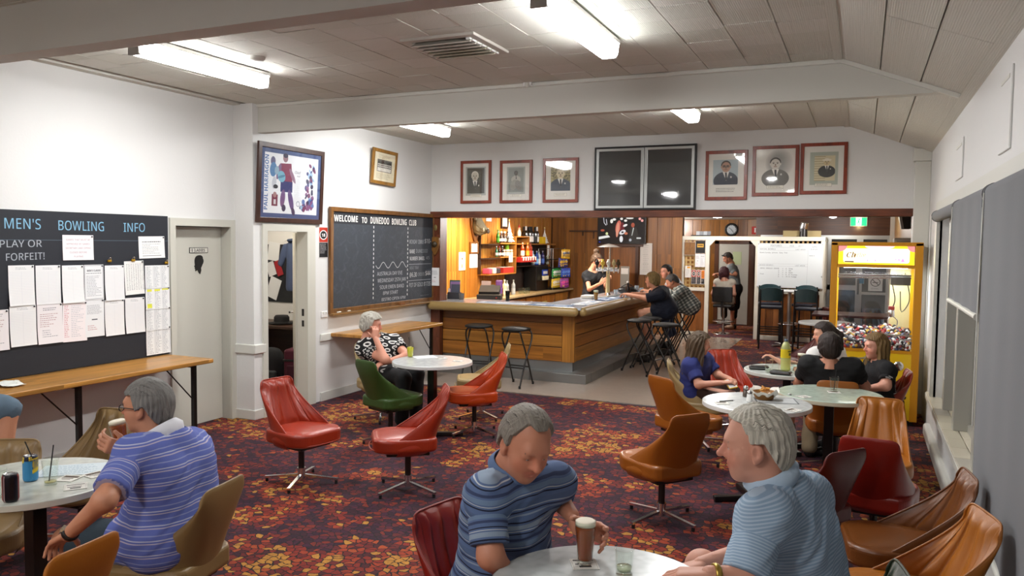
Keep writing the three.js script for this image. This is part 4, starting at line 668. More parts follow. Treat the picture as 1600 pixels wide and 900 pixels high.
{ // framed sports poster over the office door: generic footballer collage
  const tex = canvasTex(640, 480, (c, w, h) => {
    c.fillStyle = '#3b4f7c'; c.fillRect(0, 0, w, h); c.fillStyle = '#dcdfe2'; c.fillRect(36, 34, w - 72, h - 68);
    c.save(); c.translate(76, h - 52); c.rotate(-Math.PI / 2); c.fillStyle = '#2d5c9a'; c.font = 'bold 50px ' + FONT; c.fillText('PAUL HARRAGON', 0, 0, h - 100); c.restore();
    const el = (x, y, a, b, r, col) => { c.fillStyle = col; c.beginPath(); c.ellipse(x, y, a, b, r, 0, 7); c.fill(); };
    // runner with a ball
    c.save(); c.translate(256, 244); c.scale(1.3, 1.1); c.translate(-248, -250);
    el(240, 82, 20, 26, 0, '#8a6a72'); el(240, 66, 20, 14, 0, '#2a2440'); c.fillStyle = '#7c2a4a'; c.beginPath(); c.moveTo(200, 118); c.lineTo(288, 112); c.lineTo(300, 230); c.lineTo(204, 236); c.fill(); el(190, 170, 15, 52, .25, '#74587c'); el(300, 190, 13, 52, -.5, '#8a6a80'); c.fillStyle = '#2a2c66'; c.fillRect(206, 228, 96, 68); el(226, 336, 19, 56, .1, '#6a4a78'); el(292, 346, 19, 70, -.25, '#5c4478'); el(236, 398, 16, 22, 0, '#2c2448'); el(314, 418, 14, 26, -.3, '#3a2c52'); el(212, 200, 30, 36, -.3, '#6fa6bc'); el(212, 200, 30, 8, -.3, '#4a7d96');
    c.restore(); el(120, 90, 24, 32, 0, '#5a5878'); el(124, 146, 34, 50, .1, '#4c7aa6'); el(160, 150, 22, 30, .2, '#86a2b4'); el(136, 236, 22, 44, .1, '#b8bcc4'); el(152, 262, 24, 14, 0, '#22242c'); c.fillStyle = '#6c1f3c'; c.fillRect(116, 316, 60, 80); el(146, 318, 18, 20, 0, '#a07a7a'); c.fillStyle = '#c8c4c8'; c.fillRect(136, 350, 22, 34);
    c.fillStyle = '#32344a'; c.font = 'italic 26px serif'; c.fillText('Chief', 344, 158); c.font = 'italic 18px serif'; c.fillText('trail', 370, 180); textLines(c, 346, 196, 86, 26, 7, '#b6bac0', 31, .7);
    reseed(9); for (let i = 0; i < 60; i++) { const a = i / 60, x = a < .55 ? rr(478, 566) - 30 * Math.sin(a * 5) + 20 : rr(420, 560), y = a < .55 ? 90 + a * 500 : rr(350, 412); el(x, y, rr(8, 19), rr(10, 22), rr(-1, 1), ['#5a74a8', '#3a3e74', '#7a4a78', '#8fb0cc', '#6a2c58', '#2c2c4e'][Math.floor(rnd() * 6)]); }
    el(392, 372, 20, 20, 0, '#7d8494'); el(392, 372, 15, 15, 0, '#d4d8dc');
  });
  const A = onX(399.5, 220, LX2 + .03), B = onX(503, 350, LX2 + .03);
  framed('framed_poster', 'large framed football poster with blue mount above the office doorway', 'poster', [LX2 + .035, 2.477, (A.z + B.z) / 2], Math.PI / 2, 1.07, .82, .045, wood(0x4a2a1e, .35, 2, 2), tex, { tilt: .05 });
  const team = canvasTex(200, 200, (c, w, h) => { c.fillStyle = '#d9d0b4'; c.fillRect(0, 0, w, h); c.fillStyle = '#55534e'; c.fillRect(32, 50, 136, 84); reseed(3); for (let r = 0; r < 3; r++) for (let i = 0; i < 9; i++) { c.fillStyle = '#e8e4da'; c.fillRect(38 + i * 14, 84 + r * 14 - 4, 11, 22); c.fillStyle = '#3a3630'; c.beginPath(); c.arc(43 + i * 14, 76 + r * 13, 4.5, 0, 7); c.fill(); } c.fillStyle = '#30302c'; for (let i = 0; i < 9; i++) { c.beginPath(); c.arc(44 + i * 14, 66 + 5 * hash2(i, 7), 7, 0, 7); c.fill(); } textLines(c, 40, 16, 120, 4, 8, '#8a8068', 41, .6); textLines(c, 30, 146, 140, 5, 8, '#8a8068', 42, .7); });
  const C = onX(577, 233, LX2 + .03), D = onX(620, 291, LX2 + .03);
  framed('framed_photo', 'small gilt framed team photograph hung high above the chalkboard', 'picture', [LX2 + .035, (C.y + D.y) / 2 + .01, (C.z + D.z) / 2], Math.PI / 2, .56, .44, .035, wood(0xa87a34, .35, 2, 2), team, { tilt: .07, roll: -.03 });
}
{ // welcome chalkboard
  const zc = -8.81, W = 2.42, H = 1.21, t = thing('chalkboard', 'large wood framed welcome chalkboard on the wall before the bar', 'chalkboard', [LX2 + .012, 1.647, zc], Math.PI / 2); t.rotation.order = 'YXZ'; t.rotation.x = .01;
  const tex = canvasTex(1536, 768, (c, w, h) => {
    c.fillStyle = '#363c44'; c.fillRect(0, 0, w, h); reseed(77);
    for (let i = 0; i < 900; i++) { const x = rr(0, w), y = rr(80, h); c.strokeStyle = `rgba(${rnd() > .5 ? '190,198,206' : '24,28,34'},${rr(.015, .05)})`; c.lineWidth = rr(6, 22); c.beginPath(); c.moveTo(x, y); c.quadraticCurveTo(x + rr(-40, 40), y + rr(-60, 60), x + rr(-90, 90), y + rr(-80, 80)); c.stroke(); }
    c.fillStyle = '#23262c'; c.fillRect(0, 0, w, 92); c.fillStyle = '#eceae4'; c.font = 'bold 80px ' + FONT;
    const put = (s, x0, x1, y, sz, col = '#eceae4', b = '') => { c.save(); c.fillStyle = col; c.font = b + sz + 'px ' + FONT; const m = c.measureText(s).width; c.translate(x0, y); c.scale((x1 - x0) / m, 1); c.fillText(s, 0, 0); c.restore(); };
    put('WELCOME', 14, 330, 74, 72, '#eceae4', 'bold '); put('TO', 380, 460, 78, 68, '#eceae4', 'bold '); put('DUNEDOO', 500, 790, 80, 80, '#eceae4', 'bold '); put('BOWLING', 825, 1075, 80, 76, '#eceae4', 'bold '); put('CLUB', 1110, 1240, 80, 74, '#eceae4', 'bold ');
    c.fillStyle = '#dfe2e4'; for (const x of [555, 1095]) for (let y = 110; y < h - 20; y += 38) { c.beginPath(); c.ellipse(x, y, 6, 12, 0, 0, 7); c.fill(); }
    c.strokeStyle = '#c6cace'; c.lineWidth = 6; c.beginPath(); for (let x = 590; x < 1085; x += 4) { const y = 440 + 26 * Math.sin((x - 590) / 24); x === 590 ? c.moveTo(x, y) : c.lineTo(x, y); } c.stroke();
    const k = '#b9bec4'; put('AUSTRALIA DAY EVE', 610, 1010, 530, 46, k); put('WEDNESDAY 25TH JAN', 618, 1068, 590, 46, k); put('SOUR EWEN BAND', 650, 1040, 650, 46, k); put('8PM START', 700, 940, 702, 42, k); put('BISTRO OPEN 6PM', 680, 1068, 756, 38, k);
    put('MONDAY', 1120, 1260, 250, 52, '#aab0b6'); put('DINNER', 1275, 1385, 250, 52, '#aab0b6'); put('$10-', 1390, 1510, 245, 60, '#d0d4d8'); put('NAME', 1125, 1220, 340, 52, '#dfe2e4'); put('DUNEDOO', 1235, 1450, 335, 48, '#8f969c'); put('NUMBER', 1130, 1270, 405, 50, '#dfe2e4'); put('DANIEL', 1285, 1395, 405, 48, '#dfe2e4'); put('45', 1420, 1490, 400, 44, '#8f969c');
    c.fillStyle = '#aeb4ba'; c.fillRect(1115, 440, 400, 4); put('MEAT TRAY', 1130, 1290, 490, 40, '#878e94'); put('@6.30', 1130, 1260, 560, 56, '#d4d8da'); put('ORDERS', 1275, 1400, 556, 46, '#8f969c'); put('$44', 1410, 1510, 556, 62, '#d8dadc'); c.fillRect(1115, 592, 400, 4); put('POT OF GOLD', 1125, 1370, 655, 52, '#b4babf'); put('$1735', 1385, 1515, 655, 54, '#c4c9cd');
    textLines(c, 1330, 742, 150, 1, 16, '#7c838a', 51, .9);
  });
  part('slate', box(-W / 2, W / 2, -H / 2, H / 2, 0, .014), std(0x343a42, .7), t); const f = part('chalk_face', new THREE.PlaneGeometry(W - .07, H - .07), std(0xffffff, .75, { map: tex }), t); f.position.z = .0148;
  part('frame', frameOf(W + .04, H + .04, .045, .036), wood(0x8e6232, .4, 2, 2), t); part('chalk_ledge', box(-W / 2 - .02, W / 2 + .02, -H / 2 - .045, -H / 2 - .022, 0, .075, 0, .004), wood(0x96703e, .45), t);
  for (const [x, l, a] of [[-1.1, .07, 0xe9e6dc], [-.9, .05, 0xe0d8c8], [.3, .12, 0x7a4a20]]) solo(a === 0x7a4a20 ? 'duster' : 'chalk_stick', (() => { const g = a === 0x7a4a20 ? box(-.06, .06, 0, .035, -.02, .02, null, .006) : rod([-l / 2, .008, 0], [l / 2, .008, 0], .008); g.rotateY(Math.PI / 2); g.translate(LX2 + .06, 1.02, zc - x); return g; })(), std(a, .8), a === 0x7a4a20 ? 'brown felt duster lying on the chalkboard ledge' : (l > .06 ? 'long white chalk stick on the chalkboard ledge' : 'short worn chalk stick on the chalkboard ledge'), a === 0x7a4a20 ? 'duster' : 'chalk');
}
const ageTex = canvasTex(96, 256, (c, w, h) => { c.fillStyle = '#e6e6e2'; c.fillRect(0, 0, w, h); c.fillStyle = '#b8321f'; c.fillRect(3, 3, w - 6, 124); c.fillStyle = '#fff'; c.beginPath(); c.arc(w / 2, 66, 40, 0, 7); c.fill(); c.fillStyle = '#15161a'; c.beginPath(); c.arc(w / 2, 66, 33, 0, 7); c.fill(); c.fillStyle = '#fff'; c.font = 'bold 36px ' + FONT; c.textAlign = 'center'; c.fillText('18', w / 2, 80); c.fillStyle = '#18191d'; c.fillRect(3, 130, w - 6, h - 133); textLines(c, 12, 142, 70, 7, 12, '#d8d8d8', 61, .6); });
{ const A = onX(497, 355, LX2), B = onX(511, 402, LX2), t = thing('age_sign', 'red and black over eighteen sign beside the chalkboard', 'sign', [LX2 + .004, (A.y + B.y) / 2, (A.z + B.z) / 2 - .01], Math.PI / 2); part('plate', box(-.085, .085, -.18, .18, -.004, 0), M.white, t); part('print', new THREE.PlaneGeometry(.168, .355), std(0xffffff, .4, { map: ageTex }), t).position.z = .001; }
{ const p = onX(506, 491, LX2), t = thing('power_point', 'white double power point on the wall below the chalkboard', 'power outlet', [LX2, p.y, p.z], Math.PI / 2); part('plate', box(-.058, .058, -.036, .036, 0, .012, null, .004), M.white, t); for (const x of [-.028, .028]) part('switch', box(x - .008, x + .008, .006, .024, .012, .018), M.trim, t); }

// portraits of past members on the header wall: drawn generic faces
function portraitTex(k) {
  return canvasTex(220, 300, (c, w, h) => {
    c.fillStyle = '#dcd9d0'; c.fillRect(0, 0, w, h); const el = (x, y, a, b, col, r = 0) => { c.fillStyle = col; c.beginPath(); c.ellipse(x, y, a, b, r, 0, 7); c.fill(); };
    const bg = ['#40423f', '#8b9088', '#8c8258', '#a9b6ba', '#d4d0c6', '#cfc4a0'][k], suit = ['#3a3a38', '#b4b2a8', '#3c4654', '#2a3444', '#6b6862', '#16181c'][k], skin = ['#c6c0b2', '#55524c', '#d6c9a6', '#b88f78', '#cfcac0', '#cdb98a'][k];
    const m = [[38, 40, 144, 200], [50, 42, 120, 190], [40, 40, 140, 190], [30, 44, 150, 170], [20, 20, 180, 230], [60, 66, 112, 166]][k];
    if (k === 0 || k === 1) { c.fillStyle = '#a9aca6'; c.fillRect(m[0] - 12, m[1] - 10, m[2] + 24, m[3] + 26); } if (k === 5) { c.fillStyle = '#a9b0a2'; c.fillRect(36, 42, 152, 216); }
    if (k !== 4) { c.fillStyle = bg; c.fillRect(...m); } else { for (let i = 10; i > 0; i--) el(120 + i, 100, 26 + i * 5, 50 + i * 5, `rgba(70,66,60,.06)`); }
    c.save(); c.beginPath(); c.rect(...m); c.clip();
    if (k === 2) for (let i = 0; i < 160; i++) el(m[0] + hash2(i, 1) * m[2], m[1] + hash2(i, 2) * 120, 5, 4, hash2(i, 3) > .5 ? '#b8a878' : '#5a5234'); if (k === 5) for (let y = 70; y < 240; y += 16) { c.fillStyle = '#6a5c38'; c.fillRect(60, y, 60, 2); }
    const cx = m[0] + m[2] * [.45, .5, .5, .52, .5, .6][k], cy = m[1] + m[3] * [.33, .22, .32, .28, .36, .26][k], R = m[2] * [.2, .12, .21, .19, .16, .16][k];
    el(cx, cy + R * 3.4, R * 2.6, R * 2.2, suit); c.fillStyle = k === 1 ? '#c9c6bc' : '#e6e4dc'; c.beginPath(); c.moveTo(cx - R * .7, cy + R * 1.2); c.lineTo(cx + R * .7, cy + R * 1.2); c.lineTo(cx + .1 * R, cy + R * 3.4); c.fill(); c.fillStyle = '#2b2b30'; c.beginPath(); c.moveTo(cx - R * .18, cy + R * 1.4); c.lineTo(cx + R * .2, cy + R * 1.4); c.lineTo(cx + R * .3, cy + R * 3.2); c.lineTo(cx - R * .1, cy + R * 3.2); c.fill();
    el(cx, cy - R * .35, R * 1.04, R * 1.12, k === 0 || k === 5 ? '#d8d4c8' : k === 2 ? '#b7ab8a' : '#3c3834'); el(cx, cy + R * .1, R * .92, R * 1.22, skin); if (k === 5) el(cx, cy - R * .8, R * 1.4, R * .4, '#e2dcc8');
    for (const s of [-1, 1]) { el(cx + s * R * .38, cy - R * .08, R * .16, R * .09, '#38322c'); el(cx + s * R * .38, cy - R * .3, R * .22, R * .06, '#4a423a'); el(cx + s * R * .95, cy + R * .1, R * .14, R * .26, skin); if (k === 3) { c.strokeStyle = '#3a3430'; c.lineWidth = 3; c.strokeRect(cx + s * R * .38 - R * .26, cy - R * .24, R * .52, R * .34); } }
    el(cx, cy + R * .26, R * .14, R * .22, '#7d6a58'); el(cx, cy + R * .66, R * .34, R * .09, k === 1 ? '#2c2622' : '#8a6456'); if (k === 1) { el(cx - 18, cy + 92, 26, 44, '#9c9a90', .3); el(cx + 20, cy + 96, 24, 44, '#8c8a82', -.3); } el(cx + R * 1.1, cy + R * 2.5, R * .18, R * .24, '#c9c6c0');
    c.restore(); c.fillStyle = '#e4e0d2'; if (k !== 3) { c.fillRect(66, h - 52, 90, 22); c.strokeStyle = '#77736a'; c.strokeRect(66, h - 52, 90, 22); textLines(c, 74, h - 47, 74, 2, 8, '#6c675c', 70 + k, .8); } else textLines(c, 50, h - 62, 120, 3, 11, '#55524c', 73, .8);
  });
}
{
  const red = wood(0x9a3c1e, .32, 2, 2), D = [[719.5, 252, 766, 317, 'portrait of a white-haired man in a dark suit, first from the corner'], [781, 251.5, 830, 316.5, 'portrait of a crouching man in light clothes, second from the corner'], [848.5, 248, 902, 315.5, 'portrait of a smiling man before leaves, beside the dark double panel'], [1103, 236.5, 1166, 311.5, 'portrait of a man with glasses in a navy blazer'], [1177, 229, 1246, 305, 'pencil sketch portrait of a smiling man in a suit'], [1252, 224.5, 1322, 302, 'portrait of a man in a white hat before a brick wall']];
  D.forEach(([a, b, c, d, l], k) => { const A = onZ(a, b, -9.97), B = onZ(c, d, -9.97); framed('framed_portrait', 'red framed ' + l, 'picture', [(A.x + B.x) / 2, (A.y + B.y) / 2, -9.998], 0, Math.abs(A.x - B.x), Math.abs(A.y - B.y), .032, red, portraitTex(k), { group: 'framed portraits along the header wall' }); });
}
{ // dark glazed double panel above the bar
  const A = onZ(930, 231, -9.96), B = onZ(1086, 327, -9.96), w = (B.x - A.x), h = A.y - B.y, t = thing('display_board', 'black double panel board in an aluminium frame above the bar', 'board', [(A.x + B.x) / 2, (A.y + B.y) / 2, -9.998]);
  const alu = std(0xb4b6b4, .35, { metalness: .7 });
  part('backing', box(-w / 2, w / 2, -h / 2, h / 2, 0, .02), M.black, t); part('outer_frame', frameOf(w, h, .018, .05), M.black, t);
  for (const s of [-1, 1]) { const f = part('panel_frame', frameOf(w / 2 - .03, h - .04, .03, .035), alu, t); f.position.set(s * (w / 4 - .006), 0, .012); const p = part('panel', box(-w / 4 + .045, w / 4 - .045, -h / 2 + .05, h / 2 - .05, 0, .01), std(0x1d1f21, .35), t); p.position.set(s * (w / 4 - .006), 0, .018); part('panel_pane', box(-w / 4 + .045, w / 4 - .045, -h / 2 + .05, h / 2 - .05, .012, .014), glazing, t).position.set(s * (w / 4 - .006), 0, .02); }
}
// wall vents on the right wall, ceiling vent and sensor
for (const [a, b, l] of [[[1567, 140], [1581, 210], 'white vertical wall vent above the blinds, nearest of the two'], [[1497, 230], [1505, 270], 'white vertical wall vent farther along the window wall']]) { const A = onX(a[0], a[1], RX), B = onX(b[0], b[1], RX), t = thing('wall_vent', l, 'vent', [RX, (A.y + B.y) / 2, (A.z + B.z) / 2], -Math.PI / 2), w = Math.abs(A.z - B.z), h = a[1] === 140 ? .42 : .3; part('cover', box(-w / 2, w / 2, -h / 2, h / 2, 0, .012, null, .005), M.wall, t); part('slot', box(-w / 2 + .05, w / 2 - .05, h / 2 - .06, h / 2 - .04, .011, .015), M.trim, t); }
{ const t = thing('ceiling_vent', 'square air diffuser in the tiled ceiling between the two battens', 'vent', [-2.68, CEIL - .004, -5.0]);
  part('frame', (() => { const g = frameOf(.56, .56, .05, .022); g.rotateX(Math.PI / 2); return g; })(), std(0xbcb7ae, .6), t); for (let k = 0; k < 6; k++) { const s = box(-.23, .23, -.004, .004, -.045, .045); s.rotateX(.55); s.translate(0, -.022, -.19 + k * .076); part('louvre', s, std(k < 3 ? 0xa8a290 : 0xbcb6ac, .6), t); } part('side_grille', box(.2, .23, -.03, -.01, -.23, .23), M.white, t); }
{ const t = thing('smoke_detector', 'round white detector on the ceiling near the batten by the left wall', 'detector', [-4.27, CEIL, -4.76]); part('base', lathe([[.07, 0], [.07, -.012], [.055, -.03], [.0001, -.036]], 28), M.trim, t); }
{ const p = onZ(826, 133, -6.41), t = thing('motion_sensor', 'small white sensor at the top of the middle cross beam', 'sensor', [p.x, p.y + .03, -6.42]); part('body', box(-.04, .04, -.045, .03, 0, .05, null, .012), M.white, t); part('lens', new THREE.SphereGeometry(.026, 16, 10), M.trim, t).position.set(0, -.03, .04); }
// roller blinds
const blindMat = phys(0x74767a, .9, { transmission: .05, thickness: 0, bumpMap: rep(noiseTex, 6, 6), bumpScale: .0008, side: THREE.DoubleSide });
function blind(label, z0, z1, bottom) {
  const t = thing('roller_blind', label, 'blind', [RX - .03, 2.17, (z0 + z1) / 2]), L = z0 - z1;
  part('roll', rod([0, 0, L / 2], [0, 0, -L / 2], .05, .05, 24), blindMat, t); for (const s of [-1, 1]) part('end_bracket', rod([0, 0, s * L / 2], [0, 0, s * (L / 2 - .012)], .056, .056, 20), std(0x86878a, .4), t);
  if (bottom < 2.1) { const n = 36, g = new THREE.PlaneGeometry(L - .03, 2.17 - bottom, n, 1), p = g.attributes.position; for (let i = 0; i < p.count; i++) p.setZ(i, .004 * Math.sin(p.getX(i) * 14) * (.5 - p.getY(i) / (2.17 - bottom))); g.computeVertexNormals(); g.rotateY(-Math.PI / 2); g.translate(-.05, -(2.17 - bottom) / 2, 0); metreUV(g); part('fabric', g, blindMat, t); part('bottom_bar', rod([-.05, bottom - 2.17, L / 2 - .01], [-.05, bottom - 2.17, -L / 2 + .01], .017, .017, 14), M.trim, t); part('bar_cap', rod([-.05, bottom - 2.17, L / 2 - .01], [-.05, bottom - 2.17, L / 2 + .006], .02, .02, 14), std(0xd2d2cc, .4), t); }
  part('chain', tube([[-.055, 0, -L / 2 + .03], [-.06, -.6, -L / 2 + .03], [-.06, -1.25, -L / 2 + .03]], .004, 20, 6), M.trim, t);
}
blind('grey roller blind wound right up at the far end of the window', -6.55, -8.4, 2.16);
blind('grey roller blind drawn half way down, between the open window and the closed blind', -4.94, -6.5, 1.5);
blind('grey roller blind drawn fully down, nearest along the window wall', -2.0, -4.88, .47);
// ---------------------------------------------------------------- prize machine
{
  const x0 = -.31, x1 = .57, zf = -9.13, zb = -9.84, t = thing('prize_machine', 'tall yellow claw machine full of wrapped sweets beside the window wall', 'claw machine');
  const yel = phys(0xd8a008, .32, { clearcoat: .4 }), yelD = std(0xb87c06, .4);
  part('base', box(x0 + .01, x1 - .01, .06, .78, zb, zf - .005, null, .006), phys(0xd9b012, .3, { clearcoat: .5 }), t); part('plinth', box(x0 + .04, x1 - .04, .0, .06, zb + .03, zf - .04), M.black, t);
  for (const [a, b] of [[x0, x0 + .065], [x1 - .075, x1]]) { part('front_post', box(a, b, .05, 1.92, zf - .05, zf, null, .006), yelD, t); part('rear_post', box(a, b, .05, 1.92, zb, zb + .05, null, .006), yel, t); }
  part('front_rail', box(x0 + .06, x1 - .07, 1.655, 1.69, zf - .045, zf - .004), yelD, t); part('front_rail', box(x0 + .06, x1 - .07, .76, .79, zf - .045, zf - .002), yelD, t); part('top_cap', box(x0, x1, 1.885, 1.925, zb, zf, null, .006), yelD, t); part('top_box', box(x0 + .03, x1 - .03, 1.66, 1.885, zb + .05, zf - .06), M.white, t);
  // lit sign
  const sign = canvasTex(768, 192, (c, w, h) => {
    const g = c; g.fillStyle = '#f2d21a'; g.fillRect(0, 0, w, h); g.fillStyle = '#fff6c8'; g.beginPath(); g.roundRect ? g.roundRect(50, 26, 670, 150, 24) : g.rect(50, 26, 670, 150); g.fill();
    g.fillStyle = '#c06a6a'; g.beginPath(); g.ellipse(20, 10, 70, 50, -.3, 0, 7); g.fill(); g.beginPath(); g.ellipse(w - 14, 8, 60, 50, .3, 0, 7); g.fill(); g.fillStyle = '#f0b8c4'; g.beginPath(); g.ellipse(420, 0, 150, 34, 0, 0, 7); g.fill();
    g.strokeStyle = '#4a3a20'; g.lineWidth = 4; g.beginPath(); g.moveTo(46, 60); g.lineTo(46, 140); g.quadraticCurveTo(46, 166, 76, 166); g.lineTo(160, 166); g.stroke(); g.fillStyle = '#3a2410'; g.fillRect(66, 160, 96, 14);
    g.fillStyle = '#4a2a12'; g.font = 'italic bold 78px serif'; g.fillText('Ch', 74, 122); g.font = 'italic 58px serif'; g.fillStyle = '#8a6a3a'; g.fillText('arlie', 152, 112); g.fillStyle = '#a878c8'; for (const [x, y, s] of [[300, 148, 12], [380, 148, 13], [424, 144, 9], [486, 138, 9], [530, 132, 8], [586, 134, 11], [616, 136, 14], [654, 142, 22]]) { g.beginPath(); g.moveTo(x, y - s); g.lineTo(x + s, y + s); g.lineTo(x - s, y + s * .9); g.fill(); }
  });
  const sm = new THREE.MeshStandardMaterial({ color: 0xffffff, map: sign, emissive: 0xffffff, emissiveMap: sign, emissiveIntensity: .9, roughness: .4 }), sp = part('sign', box(x0 + .07, x1 - .08, 1.69, 1.885, zf - .03, zf - .012), M.white, t), sf = part('sign_face', new THREE.PlaneGeometry(x1 - x0 - .152, .193), sm, sp); sf.position.set((x0 + x1) / 2 - .005, 1.787, zf - .0115);
  const sl = new THREE.RectAreaLight(0xfff2c0, 3, .7, .18); sl.position.set((x0 + x1) / 2, 1.787, zf + .01); sl.rotation.y = Math.PI; t.add(sl);
  const cl = part('inner_lamp', box(x0 + .12, x1 - .12, 1.642, 1.656, zb + .2, zb + .3), new THREE.MeshStandardMaterial({ color: 0xffffff, emissive: 0xf6fbff, emissiveIntensity: 8 }), t); const il = new THREE.RectAreaLight(0xf6fbff, 16, .6, .1); il.rotation.x = -Math.PI / 2; il.position.set((x0 + x1) / 2, 1.64, zb + .25); t.add(il);
  // panes
  part('front_pane', box(x0 + .065, x1 - .075, .79, 1.655, zf - .03, zf - .026), M.glass, t); part('side_pane', box(x0 + .02, x0 + .024, .79, 1.655, zb + .05, zf - .05), M.glass, t); part('side_pane', box(x1 - .03, x1 - .026, .79, 1.655, zb + .05, zf - .05), M.glass, t); part('rear_pane', box(x0 + .065, x1 - .28, .79, 1.655, zb + .02, zb + .024), M.glass, t); part('rear_panel', box(x1 - .28, x1 - .07, .79, 1.655, zb + .02, zb + .03), std(0xd6c890, .5), t);
  // gantry, carriage and claw
  part('gantry_rail', rod([x0 + .07, 1.57, -9.4], [x1 - .09, 1.57, -9.4], .012), M.chrome, t); part('gantry_rail', rod([x0 + .07, 1.545, -9.34], [x1 - .09, 1.545, -9.34], .012), M.chrome, t); const car = part('carriage', box(x1 - .29, x1 - .1, 1.47, 1.56, -9.46, -9.28, null, .006), std(0x6f6c62, .5, { metalness: .4 }), t); part('cable', tube([[.3, 1.48, -9.38], [.33, 1.3, -9.38], [.3, 1.2, -9.38]], .006, 16, 6), M.black, t); part('cable', tube([[.42, 1.6, -9.42], [.47, 1.3, -9.42], [.4, 1.18, -9.42], [.38, 1.4, -9.42]], .006, 24, 6), std(0x6a6a50, .5), t);
  const claw = part('claw', lathe([[.0001, .1], [.03, .1], [.035, .03], [.0001, .02]], 16), M.chrome, t); claw.position.set(.3, 1.1, -9.38); for (let k = 0; k < 3; k++) { const f = part('claw_finger', tube([[.02, .03, 0], [.06, -.01, 0], [.055, -.07, 0], [.02, -.1, 0]], .006, 16, 6), M.chrome, claw); f.rotation.y = k * 2.09; } part('red_collar', box(.27, .33, 1.2, 1.24, -9.41, -9.35, null, .008), std(0xb03020, .4), t);
  // chute, handle, coin slot, decals
  part('chute_rim', join([box(.1, .5, .93, .945, -9.3, -9.285), (() => { const g = box(0, .42, 0, .015, -.008, .008); g.rotateZ(.22); g.translate(.12, .82, -9.2); return g; })()]), M.steel, t);
  part('coin_plate', (() => { const g = lathe([[.0001, .012], [.03, .012], [.045, .006], [.05, 0]], 24); g.rotateX(Math.PI / 2); g.translate(.38, .63, zf - .004); return g; })(), M.chrome, t); part('lock', (() => { const g = rod([.36, .45, zf - .006], [.36, .45, zf + .008], .022, .022, 18); return g; })(), M.steel, t); part('grab_bar', join([tube([[x0 + .12, .72, zf - .004], [x0 + .14, .7, zf + .03], [x0 + .36, .7, zf + .03], [x0 + .38, .72, zf - .004]], .009, 24, 8)]), M.steel, t);
  part('decal', new THREE.PlaneGeometry(.28, .42), std(0xffffff, .35, { map: canvasTex(140, 210, (c, w, h) => { c.fillStyle = '#d6ad12'; c.fillRect(0, 0, w, h); c.strokeStyle = '#c9c2a0'; c.lineWidth = 5; for (const x of [24, 46, 66]) { c.beginPath(); c.moveTo(x, 100); c.quadraticCurveTo(x, 10, x + 12, 20); c.quadraticCurveTo(x + 20, 30, x + 18, 100); c.stroke(); } c.fillStyle = '#2a1a0c'; c.beginPath(); c.moveTo(40, 100); c.bezierCurveTo(130, 70, 140, 130, 110, 150); c.bezierCurveTo(90, 180, 80, 200, 96, 206); c.lineTo(60, 206); c.bezierCurveTo(50, 170, 40, 140, 40, 100); c.fill(); for (const [x, y, r] of [[110, 70, 7], [122, 170, 6], [104, 40, 5], [126, 96, 5], [88, 60, 4]]) { c.beginPath(); c.ellipse(x, y, r, r * 1.7, .5, 0, 7); c.fill(); } c.fillStyle = '#5a4a30'; c.fillRect(56, 190, 66, 12); }) }), t).position.set(.34, .28, zf - .003);
  // wrapped sweets: nobody could count them
  reseed(404); const sg = new THREE.IcosahedronGeometry(.02, 1), sp2 = sg.attributes.position; for (let i = 0; i < sp2.count; i++) sp2.setXYZ(i, sp2.getX(i) * 1.5, sp2.getY(i) * .8, sp2.getZ(i) * .95); const im = new THREE.InstancedMesh(sg, std(0xffffff, .3), 1500), d = new THREE.Object3D(), col = [0xd8d8d6, 0xe8e6e2, 0x8a1616, 0xa8241c, 0x14141a, 0x1a1a26, 0x1e1c1c, 0xb8942a, 0x3a4668, 0x2a1a10, 0x6a2222];
  for (let i = 0; i < 1500; i++) { const x = rr(x0 + .07, x1 - .09), z = rr(zb + .07, zf - .06), q = (z - zf) / (zb - zf), top = .86 + .14 * q + .02 * Math.sin(x * 17) * Math.sin(z * 13); d.position.set(x, rnd() < .62 ? top - rr(0, .03) : rr(.8, top), i % 3 === 0 ? zf - rr(.045, .07) : z); if (i % 3 === 0) d.position.y = rr(.8, .875); d.rotation.set(rr(0, 6), rr(0, 6), rr(0, 6)); d.scale.setScalar(rr(.8, 1.25)); d.updateMatrix(); im.setMatrixAt(i, d.matrix); im.setColorAt(i, new THREE.Color(col[Math.floor(rnd() * col.length)])); }
  im.name = 'wrapped_sweets'; im.userData = { label: 'heap of wrapped sweets inside the yellow claw machine', category: 'sweets', kind: 'stuff' }; shade(im); scene.add(im);
}
